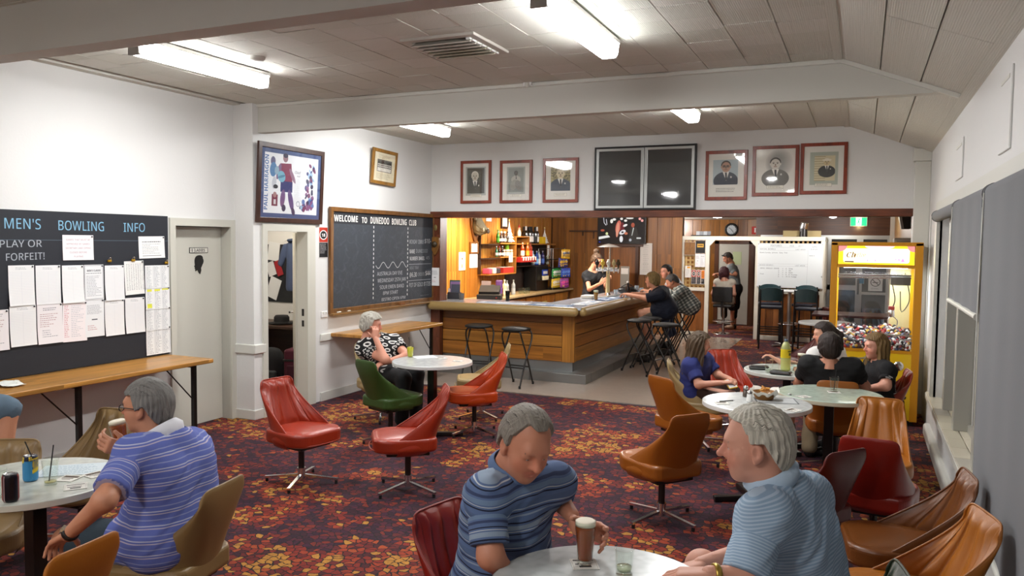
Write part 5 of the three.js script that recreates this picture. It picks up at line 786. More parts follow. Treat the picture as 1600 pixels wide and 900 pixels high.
// ---------------------------------------------------------------- the far wall
{
  const t = thing('whiteboard', 'large whiteboard with handwritten game lists fixed to the lattice partition', 'whiteboard', [-1.3, 1.485, -16.24]);
  const tex = canvasTex(768, 560, (c, w, h) => { c.fillStyle = '#dfe7ea'; c.fillRect(0, 0, w, h); c.strokeStyle = '#aab2b8'; c.lineWidth = 2; for (const y of [42, 84, 258, 288]) { c.beginPath(); c.moveTo(0, y); c.lineTo(600, y); c.stroke(); } c.beginPath(); c.moveTo(600, 0); c.lineTo(592, h); c.stroke(); const ink = (s, x, y, sz, col) => { c.fillStyle = col; c.font = sz + 'px ' + FONT; c.fillText(s, x, y); }; ink('FIXTURES', 150, 34, 32, '#8b949c'); ink('FOR', 380, 34, 28, '#9aa2aa'); ink('2017', 480, 34, 28, '#9aa2aa'); ink('SOCIAL BOWLS', 20, 76, 28, '#7a838c'); ink('LAST WEEK', 450, 76, 24, '#8a939c'); ink('Bowls Sunday  Johnno   Gary  Trev', 20, 120, 22, '#59636e'); ink('MIXED BOWLS', 20, 284, 26, '#8a939c'); ink('LAST WEEK', 450, 284, 24, '#8a939c'); ink('MENS  SINGLES  DRAW', 30, 326, 22, '#6a747e'); for (let r = 0; r < 5; r++) { ink(['1', '2', '3', '4', '5'][r], 250, 326 + r * 26, 22, '#4f5963'); ink('v', 300, 326 + r * 26, 22, '#6a747e'); ink(['6', '7', '8', '9', '10'][r], 340, 326 + r * 26, 22, '#4f5963'); ink(['Greg', 'Bill', 'Keith', 'R. Thomas', 'D. Trudge'][r], 376, 326 + r * 26, 22, '#59636e'); } ink('Final', 30, 400, 22, '#6a747e'); ink('Raffles', 640, 40, 22, '#59636e'); ink('8.30 pm', 630, 70, 22, '#59636e'); ink('week 4', 612, 152, 20, '#7a838c'); });
  part('board', box(-.61, .61, -.435, .435, -.008, .014, null, .004), M.white, t); part('writing_face', new THREE.PlaneGeometry(1.19, .84), std(0xffffff, .22, { map: tex }), t).position.z = .0148; for (const [x, y] of [[-.59, .42], [.59, .42], [.59, -.2], [-.59, -.42]]) part('screw', rod([x, y, .012], [x, y, .019], .012), M.steel, t);
}
const flat = (name, label, cat, x0, x1, y0, y1, z, mat, frameC) => { const t = thing(name, label, cat, [(x0 + x1) / 2, (y0 + y1) / 2, z]); part('panel', box(-(x1 - x0) / 2, (x1 - x0) / 2, -(y1 - y0) / 2, (y1 - y0) / 2, -.012, 0), frameC || M.white, t); part('print', new THREE.PlaneGeometry(x1 - x0 - .006, y1 - y0 - .006), mat, t).position.z = .001; return t; };
const tx = (w, h, f) => std(0xffffff, .6, { map: canvasTex(w, h, f) });
{
  const Z = -16.245;
  flat('wooden_plaque', 'brown timber plaque with carved lettering on the lattice', 'plaque', -3.36, -3.13, 1.66, 1.93, Z, wood(0x9a6c34, .5, 2, 2)); flat('black_notice', 'black notice board with a gold nameplate on the lattice', 'notice board', -3.13, -2.93, 1.7, 1.96, Z, tx(96, 120, (c, w, h) => { c.fillStyle = '#121212'; c.fillRect(0, 0, w, h); c.fillStyle = '#c79a3a'; c.fillRect(16, 30, 64, 34); c.fillStyle = '#4a2a10'; c.fillRect(22, 42, 50, 8); }));
  for (const [a, b, l] of [[-3.13, -3.03, 'typed white sheet on the lattice, left of its twin'], [-3.03, -2.93, 'typed white sheet with a dark line on the lattice, beside the doorway post']]) flat('typed_sheet', l, 'paper notice', a, b, 1.42, 1.69, Z, sheetMats[a < -3.1 ? 6 : 3]);
  const ban = k => tx(96, 190, (c, w, h) => { c.fillStyle = '#e8e4e0'; c.fillRect(0, 0, w, h); if (k < 2) { c.fillStyle = '#a8261c'; c.fillRect(3, 3, w - 6, 92); c.fillStyle = '#e8e4e0'; c.beginPath(); c.arc(48, 50, 36, 0, 7); c.fill(); c.fillStyle = '#1a1a1c'; c.beginPath(); c.arc(48, 50, 27, 0, 7); c.fill(); c.fillStyle = '#e8e4e0'; c.font = 'bold 28px ' + FONT; c.textAlign = 'center'; c.fillText('18', 48, 60); c.fillStyle = '#1c1c20'; c.fillRect(3, 97, w - 6, 90); textLines(c, 10, 108, 76, 6, 12, '#b8b8b8', 81 + k, .6); } else { c.fillStyle = '#d8781a'; c.fillRect(3, 3, w - 6, 110); textLines(c, 10, 24, 70, 6, 13, '#26201a', 85, .7); c.fillStyle = '#141416'; c.fillRect(3, 116, w - 6, 70); textLines(c, 10, 128, 74, 3, 12, '#c8c8c8', 86, .5); } });
  flat('age_notice', 'red and black under eighteen notice on the lattice, beside the typed sheets', 'sign', -3.2, -3.1, 1.07, 1.36, Z + .004, ban(0)); flat('age_notice', 'red and black under eighteen notice on the lattice, next to the orange poster', 'sign', -3.09, -3.01, 1.07, 1.36, Z + .004, ban(1)); flat('orange_notice', 'orange and black notice at the doorway end of the lattice', 'sign', -3.0, -2.93, 1.07, 1.36, Z + .004, ban(2)); flat('white_notice', 'white notice with an orange corner on the lattice behind the drinkers', 'paper notice', -3.33, -3.21, 1.2, 1.44, Z + .004, tx(60, 120, (c, w, h) => { c.fillStyle = '#e9e8e4'; c.fillRect(0, 0, w, h); c.fillStyle = '#d89a2a'; c.fillRect(20, 6, 34, 18); textLines(c, 8, 36, 44, 6, 12, '#9a9a9a', 88); }));
  flat('menu_sheet', 'tall white typed price sheet beside the cupboard door behind the bar', 'paper notice', -4.26, -4.01, 1.235, 1.895, -16.17, tx(120, 320, (c, w, h) => { c.fillStyle = '#dedcd6'; c.fillRect(0, 0, w, h); for (let i = 0; i < 15; i++) textLines(c, 24 + 8 * hash2(i, 3), 20 + i * 19, 70 - 14 * hash2(i, 3), 1, 10, i % 5 === 0 ? '#55555a' : '#9a9a9c', 90 + i, .8); }));
  const tv = thing('television', 'wall mounted television showing a stage performance above the cupboard door', 'television', [-4.65, 2.175, -16.1]); part('case', box(-.525, .525, -.3, .285, -.05, .02, null, .008), M.black, tv);
  const scr = canvasTex(320, 180, (c, w, h) => { c.fillStyle = '#08070a'; c.fillRect(0, 0, w, h); const el = (x, y, a, b, col, r = 0) => { c.fillStyle = col; c.beginPath(); c.ellipse(x, y, a, b, r, 0, 7); c.fill(); }; el(160, 110, 100, 60, '#160608'); for (const [x, y, a, b] of [[92, 34, 10, 14], [110, 22, 12, 8], [160, 18, 10, 8], [188, 30, 11, 8], [216, 14, 26, 6]]) el(x, y, a, b, '#f6f2ea'); for (const [x, y] of [[284, 18], [300, 30]]) el(x, y, 9, 9, '#ffb0a8'); c.strokeStyle = '#d8d8e0'; c.lineWidth = 5; c.beginPath(); c.moveTo(36, 10); c.lineTo(40, 44); c.lineTo(54, 62); c.moveTo(54, 20); c.lineTo(60, 58); c.stroke(); el(138, 72, 18, 44, '#d0685a', .2); el(134, 92, 10, 50, '#e89a80', .1); el(166, 76, 14, 36, '#6a1a24'); el(186, 62, 16, 8, '#f4f0ee', -.4); el(168, 108, 24, 14, '#ece8ea', -.5); el(168, 108, 8, 6, '#20141a'); el(192, 116, 12, 9, '#d07a5a'); el(160, 154, 12, 22, '#efeff2'); el(238, 60, 12, 16, '#b0543e'); c.fillStyle = '#2c2a28'; c.beginPath(); c.moveTo(206, 176); c.lineTo(224, 76); c.lineTo(262, 74); c.lineTo(290, 176); c.fill(); c.fillStyle = '#d8dcd8'; c.beginPath(); c.moveTo(240, 76); c.lineTo(246, 80); c.lineTo(234, 132); c.lineTo(230, 130); c.fill(); c.fillStyle = '#f2f2ee'; c.beginPath(); c.moveTo(4, 140); c.lineTo(70, 128); c.lineTo(84, 142); c.lineTo(4, 158); c.fill(); el(60, 118, 9, 10, '#dfe8a8'); el(30, 96, 14, 8, '#b0503a'); c.fillStyle = '#d8dad8'; c.fillRect(264, 142, 30, 10); el(222, 160, 9, 10, '#b8bcc4'); c.fillStyle = '#2028c8'; c.fillRect(6, 172, 10, 6); });
  part('screen', new THREE.PlaneGeometry(1.01, .56), new THREE.MeshStandardMaterial({ color: 0x050505, emissive: 0xffffff, emissiveMap: scr, emissiveIntensity: .42, roughness: .6 }), tv).position.z = .0212; const tl = new THREE.RectAreaLight(0xffd0c8, .35, 1, .55); tl.position.set(0, 0, .03); tl.rotation.y = Math.PI; tv.add(tl);
  const ck = thing('wall_clock', 'round black rimmed clock high on the panelled far wall', 'clock', [-2.835, 2.235, -18.985]); part('rim', (() => { const g = new THREE.TorusGeometry(.13, .025, 12, 36); return g; })(), M.black, ck); part('dial', new THREE.CircleGeometry(.125, 32), tx(128, 128, (c, w, h) => { c.fillStyle = '#b8c0c4'; c.fillRect(0, 0, w, h); c.translate(64, 64); c.fillStyle = '#23262a'; for (let i = 0; i < 12; i++) { c.save(); c.rotate(i * Math.PI / 6); c.fillRect(-2, -58, 4, i % 3 ? 8 : 14); c.restore(); } }), ck).position.z = .004; for (const [a, l] of [[.9, .075], [-2.5, .1]]) { const m = part('hand', box(-.004, .004, -.01, l, .008, .012), M.black, ck); m.rotation.z = a; }
  flat('fire_sign', 'red fire extinguisher sign beside the clock on the far wall', 'sign', -2.37, -2.2, 2.13, 2.31, -18.975, tx(90, 90, (c, w, h) => { c.fillStyle = '#b82a22'; c.fillRect(0, 0, w, h); c.fillStyle = '#f2eeea'; c.fillRect(30, 22, 16, 48); c.fillRect(26, 16, 24, 6); c.fillRect(54, 30, 12, 40); }), std(0xb02a22, .5));
  const ex = thing('exit_sign', 'green lit running man exit sign on the timber bulkhead', 'exit sign', [-.1, 2.37, -17.46]); part('case', box(-.16, .16, -.085, .1, -.035, 0, null, .006), M.white, ex); const et = canvasTex(160, 90, (c, w, h) => { c.fillStyle = '#12a06a'; c.fillRect(0, 0, w, h); c.fillStyle = '#eafff2'; c.fillRect(52, 0, 56, h); c.fillStyle = '#12a06a'; c.beginPath(); c.arc(84, 18, 8, 0, 7); c.fill(); c.fillRect(72, 28, 14, 30); c.fillRect(60, 54, 14, 8); c.fillRect(84, 56, 8, 26); }); part('sign_face', new THREE.PlaneGeometry(.3, .165), new THREE.MeshStandardMaterial({ color: 0x222222, emissive: 0xffffff, emissiveMap: et, emissiveIntensity: 1.3 }), ex).position.set(0, .005, .0015); const el2 = new THREE.PointLight(0xffe8a0, .08, 0, 2); el2.position.set(0, -.1, .12); ex.add(el2);
  const sp = thing('stage_lamp', 'black and chrome lamp standing on the partition above the whiteboard', 'lamp', [-1.07, 2.052, -16.32]); part('body', rod([0, 0, 0], [0, .17, 0], .075, .07, 18), M.black, sp); part('hood', rod([0, .17, 0], [.02, .27, .02], .085, .07, 18), M.chrome, sp); const ba = solo('box_board', box(-1.45, -.75, 2.052, 2.17, -16.4, -16.36, null, .004), std(0x9a8a60, .6), 'flat beige board leaning behind the lamp on the partition', 'board'); const pp = thing('picture_stand', 'small silver photo stand lying on the partition top at the bar end', 'frame', [-3.05, 2.052, -16.3]); part('stand', box(-.18, .2, 0, .02, -.05, .05), M.black, pp); for (let k = 0; k < 4; k++) { const q = part('photo', box(-.035, .035, 0, .08, -.005, .005), std([0xb8bcc0, 0x8a9094, 0xa8aeb4, 0x7a7e84][k], .3), pp); q.position.set(-.05 + k * .075, .02, 0); q.rotation.x = -.3; }
  flat('smoking_sign', 'white no smoking sign on the glass entrance door behind the prize machine', 'sign', .12, .38, .98, 1.28, -17.49, tx(120, 150, (c, w, h) => { c.fillStyle = '#d4d8d8'; c.fillRect(0, 0, w, h); c.strokeStyle = '#3c4044'; c.lineWidth = 7; c.beginPath(); c.arc(60, 62, 40, 0, 7); c.moveTo(32, 34); c.lineTo(88, 90); c.stroke(); c.fillStyle = '#3c4044'; c.fillRect(34, 60, 50, 8); textLines(c, 24, 120, 72, 2, 10, '#6a6e72', 99, .8); })); flat('blue_sticker', 'small blue sticker on the glass entrance door behind the prize machine', 'sticker', -.08, .04, 1.12, 1.28, -17.49, std(0x2f6f92, .4));
  const ra = thing('heater_unit', 'white wall unit with a black speaker on top, beside the window column', 'air conditioner', [.5, 1.83, -11.2]); part('case', box(-.15, .12, 0, .16, -.2, .2, null, .02), std(0xbfb9a8, .5), ra); for (let k = 0; k < 3; k++) part('slot', box(-.12, .08, .05 + k * .03, .06 + k * .03, .199, .204), std(0x8a8474, .5), ra); const sk = thing('speaker_box', 'small black speaker bracketed on the timber wall by the column', 'speaker', [.5, 2.2, -11.5]); part('cabinet', box(-.05, .05, -.09, .09, -.12, .12, null, .01), M.black, sk); part('screen_panel', (() => { const g = new THREE.BoxGeometry(.03, .18, .26); g.rotateZ(.2); g.translate(-.06, 0, .02); return g; })(), std(0x8f9494, .3), sk);
  const fr = thing('fridge_cabinet', 'dark cabinet standing between the prize machine and the column', 'cabinet', [.5, 0, -10.6]); part('body', box(-.13, .05, 0, 1.8, -.35, .35, null, .01), std(0x1b1814, .4), fr);
  const ct = thing('cafe_table', 'dark red topped table seen through the prize machine glass', 'table', [-.12, 0, -14.2]); part('tabletop', box(-.62, .62, .72, .76, -.4, .4, null, .015), std(0x4a1a18, .3), ct); for (const x of [-.5, .5]) part('leg', box(x - .03, x + .03, 0, .72, -.03, .03), M.black, ct);
  bucketChair('blue vinyl chair at the dark red table seen through the prize machine', vinyl(0x2c4a60, .4), .22, -14.95, 10, 20); bucketChair('maroon vinyl chair tucked at the dark red table by the entrance', VIN.maroon, -.4, -14.9, 20, 20);
}
// ---------------------------------------------------------------- on the bar
{
  const Y = 1.0205, at = (px, py) => onY(px, py, Y);
  const beer = (p, h, r0, r1, label, fill = .86, dark) => { const t = thing('beer_glass', label, 'glass of beer', [p.x, p.y, p.z]), lerp = v => mixn(r0, r1, v); part('glass', lathe([[.0001, 0], [r0, 0], [r1, h], [r1 - .0025, h], [r0 - .002, .008], [.0001, .008]], 28), M.clear, t); part('beer', lathe([[.0001, .009], [r0 - .003, .009], [lerp(fill) - .003, h * fill], [.0001, h * fill]], 28), phys(0xd08a1c, .08, { transmission: .4, thickness: 0 }), t); part('foam', lathe([[.0001, h * fill], [lerp(fill) - .003, h * fill], [r1 - .003, h * .985], [r1 * .7, h * 1.0], [.0001, h * .995]], 28), M.foam, t); return t; };
  const b1 = at(931, 469); beer(b1, .15, .028, .04, 'full pale beer glass on the side counter in front of the barmaid', .8);
  const dk = at(793, 470), dg = thing('stout_glass', 'tall glass of dark stout on the front counter', 'glass of beer', [dk.x, Y, dk.z]); part('glass', lathe([[.0001, 0], [.026, 0], [.036, .15], [.0001, .15]], 24), std(0x0c0a0a, .12), dg); part('foam', lathe([[.0001, .151], [.034, .15], [.0001, .156]], 20), M.foam, dg);
  const tb = at(702, 466), tt = thing('tissue_box', 'white tissue box with a tissue pulled up on the front counter', 'tissue box', [tb.x + .03, Y, tb.z], .2); part('carton', box(-.12, .12, 0, .06, -.06, .06, null, .006), std(0xd0d4d4, .7), tt); const ts = part('tissue', (() => { const g = new THREE.SphereGeometry(.05, 16, 12), p = g.attributes.position; for (let i = 0; i < p.count; i++) { const n = vnoise(p.getX(i) * 60 + 9, p.getZ(i) * 60 + p.getY(i) * 40 + 9, 64, 5); const k = .7 + .8 * n; p.setXYZ(i, p.getX(i) * k, p.getY(i) * k * 1.2, p.getZ(i) * k); } g.computeVertexNormals(); g.translate(0, .095, 0); return g; })(), M.paper, tt);
  const cu = at(721, 468), cup = thing('grey_tumbler', 'grey plastic tumbler beside the tissue box on the front counter', 'cup', [cu.x, Y, cu.z]); part('body', lathe([[.0001, 0], [.036, 0], [.042, .095], [.039, .095], [.034, .006], [.0001, .006]], 24), std(0x6a6764, .6), cup);
  const bk = at(690, 463), bs = thing('brochure_stand', 'dark brochure stand at the wall end of the front counter', 'brochure stand', [-5.62, Y, -10.5], .3); part('stand', box(-.1, .1, 0, .1, -.05, .05, null, .006), std(0x2a2c34, .4), bs); [[0x2e5a4a, .26, -.04], [0x8a6a9c, .24, 0], [0x3a4054, .2, .035]].forEach(([c, h, z], i) => { const m = part('brochure', box(-.085 + i * .02, .075 + i * .008, .02, .02 + h, -.006, .006), std(c, .5), bs); m.position.z = z; m.rotation.x = -.12; });
  // beer font with taps
  const fp = at(966, 466), f = thing('beer_taps', 'chrome and cream beer tap font on the side counter', 'beer tap', [-3.78, Y, -12.35], .3); part('column', rod([0, 0, 0], [0, .42, 0], .035, .03, 20), std(0xd2c392, .3), f); part('collar', rod([0, 0, 0], [0, .06, 0], .055, .045, 20), M.chrome, f); part('cross_head', rod([-.2, .44, 0], [.18, .44, 0], .035, .035, 18), M.chrome, f); part('lamp_shade', lathe([[.0001, .86], [.12, .83], [.19, .8], [.17, .8], [.0001, .82]], 28), M.chrome, f); part('stem', rod([.02, .44, 0], [.02, .82, 0], .014), M.chrome, f);
  [[-.18, 0x1a1a1c], [-.09, 0xc8b040], [0, 0xd8d8d0], [.09, 0xb8a878], [.16, 0x4a3a1a]].forEach(([x, c]) => { const s = part('spout', tube([[x, .44, .02], [x, .43, .09], [x, .38, .11]], .011, 14, 8), M.chrome, f); const h = part('tap_handle', rod([x, .46, .03], [x, .6, .05], .012, .02, 12), std(c, .35), f); part('badge', (() => { const g = new THREE.SphereGeometry(.034, 16, 12); g.scale(1, 1.2, .5); g.translate(x, .54, .075); return g; })(), std(c, .4), h); });
  solo('drip_tray', box(-4.0, -3.66, Y + .001, Y + .02, -12.75, -11.95, null, .006), M.steel, 'steel drip tray under the beer taps', 'tray'); solo('napkin_stack', box(-3.99, -3.8, Y + .001, Y + .05, -11.85, -11.6, null, .01), std(0xe0dcd2, .8), 'white folded bar cloth beside the beer taps', 'cloth');
  const wj = at(985, 458), w = thing('water_jug', 'clear bottle of dark soft drink among the empties at the end of the side counter', 'bottle', [-3.5, Y, -12.55]); part('bottle_glass', lathe([[.0001, 0], [.04, 0], [.042, .12], [.02, .17], [.018, .22], [.0001, .22]], 20), std(0x120a0a, .1), w); part('cap', rod([0, .22, 0], [0, .245, 0], .02), M.white, w);
  const bagp = thing('handbag', 'black leather handbag lying on the end of the side counter', 'handbag', [-3.62, Y, -12.95], .4); part('bag_body', (() => { const g = new THREE.SphereGeometry(1, 24, 16), p = g.attributes.position; for (let i = 0; i < p.count; i++) { const y = p.getY(i); p.setXYZ(i, p.getX(i) * .17, .065 + y * .065 + .012 * vnoise(p.getX(i) * 6 + 9, p.getZ(i) * 6 + 9, 64, 3), p.getZ(i) * .09); } g.computeVertexNormals(); return g; })(), vinyl(0x0b0a0a, .35), bagp); part('strap', tube([[-.13, .09, 0], [-.06, .16, .02], [.06, .16, .02], [.13, .09, 0]], .008, 24, 6), M.black, bagp);
  [[-3.5, -13.1, 'tall clear glass near the handbag on the side counter', .15], [-3.48, -13.35, 'short clear glass at the far end of the side counter', .1], [-3.72, -12.6, 'small clear glass behind the dark soft drink', .1]].forEach(([x, z, l, h]) => { const g = solo('tumbler', lathe([[.0001, .006], [.03, .006], [.038, h], [.035, h], [.027, .014], [.0001, .012]], 22), phys(0xdfe6ea, .05, { transmission: .75, thickness: 0 }), l, 'glass'); g.position.set(x, Y, z); });
  const pl = thing('blue_wallet', 'pale blue plastic sleeve on the side counter beside the glasses', 'wallet', [-3.55, Y, -13.22], .2); part('sleeve', box(-.07, .07, 0, .03, -.1, .1, null, .006), std(0x5aa8c0, .3), pl);
  const cs = thing('card_stand', 'clear acrylic card stand against the cupboard door behind the bar', 'card holder', [-4.42, Y - .1, -15.6]); part('holder', box(-.09, .09, 0, .5, -.02, .02, null, .004), std(0x9a9890, .2), cs); part('card', box(-.075, .075, .34, .46, .02, .022), M.paper, cs); solo('side_shelf', box(-4.62, -4.2, .88, .918, -16.198, -15.3, 0), shelfDark, 'dark timber side shelf behind the bar under the card stand', 'shelf');
  // trophies on plaques and paper notices on the golden panelling
  const fur = std(0x77705a, .9, { bumpMap: rep(noiseTex, 6, 6), bumpScale: .006 }), shield = (w, h) => { const s = new THREE.Shape(); s.moveTo(-w * .5, h * .45); s.quadraticCurveTo(0, h * .55, w * .5, h * .45); s.quadraticCurveTo(w * .55, -.05, 0, -h * .55); s.quadraticCurveTo(-w * .55, -.05, -w * .5, h * .45); const g = new THREE.ExtrudeGeometry(s, { depth: .02, bevelEnabled: true, bevelSize: .008, bevelThickness: .006, bevelSegments: 2 }); return metreUV(g); };
  const A = onX(744, 356, -6.22), tr = thing('mounted_head', 'grey mounted boar head on a timber shield on the golden panelling', 'hunting trophy', [-6.25, A.y, A.z], Math.PI / 2); part('shield', shield(.34, .5), wood(0x8a5624, .4, 2, 2), tr);
  part('head', (() => { const g = new THREE.SphereGeometry(1, 32, 24), p = g.attributes.position; for (let i = 0; i < p.count; i++) { const x = p.getX(i), y = p.getY(i), z = p.getZ(i), sn = smooth(-.2, 1, z), n = .02 * (vnoise(x * 7 + 20, y * 7 + z * 5 + 20, 64, 6) - .5); p.setXYZ(i, x * mixn(.14, .055, sn) + n, .03 + y * mixn(.16, .07, sn) - sn * .08 + n, .1 + z * .17); } g.computeVertexNormals(); return g; })(), fur, tr); for (const s of [-1, 1]) { part('ear', (() => { const g = new THREE.ConeGeometry(.04, .1, 10); g.rotateZ(-s * .5); g.translate(s * .12, .19, .06); return g; })(), fur, tr); part('tusk', tube([[s * .05, -.06, .2], [s * .085, -.05, .22], [s * .09, 0, .22]], .009, 12, 8), std(0xd8d0b8, .4), tr); } part('snout', (() => { const g = new THREE.SphereGeometry(.05, 16, 12); g.scale(1, .8, .6); g.translate(0, -.06, .265); return g; })(), std(0x4a4034, .6), tr);
  const B = onX(689, 384, LX2 + .15), t2 = thing('wall_plaque', 'small carved plaque with a dark face on the post at the bar end', 'plaque', [LX2 + .075, B.y, -9.995]); part('shield', shield(.13, .24), wood(0x9a6a30, .4, 2, 2), t2); part('carving', (() => { const g = new THREE.SphereGeometry(.045, 20, 14), p = g.attributes.position; for (let i = 0; i < p.count; i++) p.setZ(i, p.getZ(i) * .6 + .008 * vnoise(p.getX(i) * 90 + 9, p.getY(i) * 90 + 9, 64, 4)); g.computeVertexNormals(); g.translate(0, .02, .03); return g; })(), std(0x3a2c16, .5), t2); flat('post_notice', 'white typed notice on the dark post at the bar end', 'paper notice', LX2 + .01, LX2 + .14, 1.24, 1.5, -9.985, sheetMats[6]);
  const bd = thing('badge_plate', 'small oval metal badge at the top of the dark post', 'badge', [LX2 + .075, 2.08, -9.995]); part('plate', (() => { const g = lathe([[.0001, .01], [.03, .01], [.034, 0]], 24); g.rotateX(Math.PI / 2); g.scale(.8, 1.3, 1); return g; })(), std(0x8a7a4a, .4, { metalness: .6 }), bd);
  const fx = (name, label, a, b, mat) => { const P = onX(...a, -6.245), Q = onX(...b, -6.245), t = thing(name, label, 'paper notice', [-6.25, (P.y + Q.y) / 2, (P.z + Q.z) / 2], Math.PI / 2), w = Math.abs(P.z - Q.z), h = Math.abs(P.y - Q.y); part('card', box(-w / 2, w / 2, -h / 2, h / 2, 0, .006), M.paper, t); part('print', new THREE.PlaneGeometry(w, h), mat, t).position.z = .0065; return t; };
  fx('panel_notice', 'narrow white notice with a small emblem on the golden panelling', [717, 394], [727, 422], tx(60, 120, (c, w, h) => { c.fillStyle = '#e4e2dc'; c.fillRect(0, 0, w, h); textLines(c, 14, 12, 32, 1, 12, '#55524a', 31, .9); c.fillStyle = '#5a4a2a'; c.beginPath(); c.arc(30, 44, 7, 0, 7); c.fill(); c.fillStyle = '#8a8478'; c.fillRect(20, 80, 18, 24); })); fx('panel_notice', 'square white notice under the small wooden frame on the golden panelling', [734, 397], [746, 418], sheetMats[6]); fx('panel_notice', 'white card at the top of the golden panelling near the boar head', [760, 339], [768, 346], M.paper); const Fp = onX(734, 378, -6.25), Fq = onX(746, 396, -6.25); framed('framed_certificate', 'small wooden framed certificate on the golden panelling', 'picture', [-6.248, (Fp.y + Fq.y) / 2, (Fp.z + Fq.z) / 2], Math.PI / 2, Math.abs(Fp.z - Fq.z), Fp.y - Fq.y, .022, wood(0x8a5a24, .4, 2, 2), sheetTex[2], { glass: false });
  const wf = onX(790, 346, -6.22); framed('framed_print', 'dark framed print behind the white cone ornament above the shelves', 'picture', [-6.248, wf.y + .02, wf.z], Math.PI / 2, .3, .3, .03, wood(0x3a2010, .4, 2, 2), sheetTex[5], { glass: false });
  // white ornaments on the shelf tops
  const cone = (p, h, r, label) => { const t = thing('cone_ornament', label, 'ornament', [p.x, p.y, p.z]); part('base', lathe([[.0001, 0], [r * .5, 0], [r * .5, .02], [.0001, .02]], 16), M.white, t); for (let k = 0; k < 5; k++) part('tier', lathe([[.0001, h * (.95 - k * .17) + .04], [r * (.18 + k * .2), h * (.72 - k * .165)], [.0001, h * (.74 - k * .165)]], 14), std(0xdedcd6, .8), t); part('star', new THREE.IcosahedronGeometry(.018, 0), std(0xd8c878, .4), t).position.y = h + .03; };
  cone(V(-6.12, 1.87, -13.6), .4, .12, 'tall white cone tree ornament on the top left bar shelf'); cone(V(-6.12, 1.86, -15.42), .3, .1, 'white cone tree ornament on the upper right bar shelf beside the yellow carton');
  const fg = thing('santa_figure', 'small red and white figurine on top of the wooden cubby', 'figurine', [-6.12, 2.0, -14.08]); part('body', lathe([[.0001, 0], [.035, 0], [.04, .07], [.02, .13], [.0001, .14]], 18), std(0xd8d2cc, .6), fg); part('head', new THREE.SphereGeometry(.026, 14, 10), std(0xd8b09a, .6), fg).position.y = .155; part('hat', new THREE.ConeGeometry(.026, .07, 12), std(0xa02a22, .6), fg).position.y = .205;
}
// ---------------------------------------------------------------- people: one distance field per body, meshed as a continuous surface
function surfaceNets(field, lo, hi, c) {
  const n = [0, 1, 2].map(k => Math.ceil((hi.getComponent(k) - lo.getComponent(k)) / c) + 2), [nx, ny, nz] = n, val = new Float32Array(nx * ny * nz), B = 6, hd = Math.sqrt(3) * B * c / 2 * 1.25 + c;
  const X = i => lo.x + (i - .5) * c, Y = i => lo.y + (i - .5) * c, Z = i => lo.z + (i - .5) * c, id = (i, j, k) => (k * ny + j) * nx + i;
  for (let bk = 0; bk < nz; bk += B) for (let bj = 0; bj < ny; bj += B) for (let bi = 0; bi < nx; bi += B) {
    const d0 = field(X(bi + B / 2), Y(bj + B / 2), Z(bk + B / 2)), skip = Math.abs(d0) > hd;
    for (let k = bk; k < Math.min(bk + B, nz); k++) for (let j = bj; j < Math.min(bj + B, ny); j++) for (let i = bi; i < Math.min(bi + B, nx); i++) val[id(i, j, k)] = skip ? d0 : field(X(i), Y(j), Z(k));
  }
  const vid = new Int32Array(nx * ny * nz).fill(-1), pos = [], idx = [];
  for (let k = 0; k < nz - 1; k++) for (let j = 0; j < ny - 1; j++) for (let i = 0; i < nx - 1; i++) {
    let m = 0, x = 0, y = 0, z = 0, s = 0; const v = []; for (let q = 0; q < 8; q++) { const a = val[id(i + (q & 1), j + ((q >> 1) & 1), k + (q >> 2))]; v.push(a); if (a < 0) s++; } if (s === 0 || s === 8) continue;
    for (let a = 0; a < 8; a++) for (const e of [1, 2, 4]) { if (a & e) continue; const b = a | e; if ((v[a] < 0) === (v[b] < 0)) continue; const t = v[a] / (v[a] - v[b]); m++; x += (a & 1) + (e === 1 ? t : 0); y += ((a >> 1) & 1) + (e === 2 ? t : 0); z += (a >> 2) + (e === 4 ? t : 0); }
    vid[id(i, j, k)] = pos.length / 3; pos.push(X(i) + x / m * c, Y(j) + y / m * c, Z(k) + z / m * c);
  }
  const quad = (a, b, d, e, flip) => { if (a < 0 || b < 0 || d < 0 || e < 0) return; if (flip) idx.push(a, d, b, a, e, d); else idx.push(a, b, d, a, d, e); };
  for (let k = 1; k < nz - 1; k++) for (let j = 1; j < ny - 1; j++) for (let i = 1; i < nx - 1; i++) {
    const a = val[id(i, j, k)] < 0;
    if (a !== val[id(i + 1, j, k)] < 0) quad(vid[id(i, j - 1, k - 1)], vid[id(i, j, k - 1)], vid[id(i, j, k)], vid[id(i, j - 1, k)], !a);
    if (a !== val[id(i, j + 1, k)] < 0) quad(vid[id(i - 1, j, k - 1)], vid[id(i - 1, j, k)], vid[id(i, j, k)], vid[id(i, j, k - 1)], !a);
    if (a !== val[id(i, j, k + 1)] < 0) quad(vid[id(i - 1, j - 1, k)], vid[id(i, j - 1, k)], vid[id(i, j, k)], vid[id(i - 1, j, k)], !a);
  }
  const g = new THREE.BufferGeometry(); g.setAttribute('position', new THREE.Float32BufferAttribute(pos, 3)); g.setIndex(idx); g.computeVertexNormals(); return g;
}
const smin = (a, b, k) => { const h = Math.max(k - Math.abs(a - b), 0) / k; return Math.min(a, b) - h * h * k * .25; };
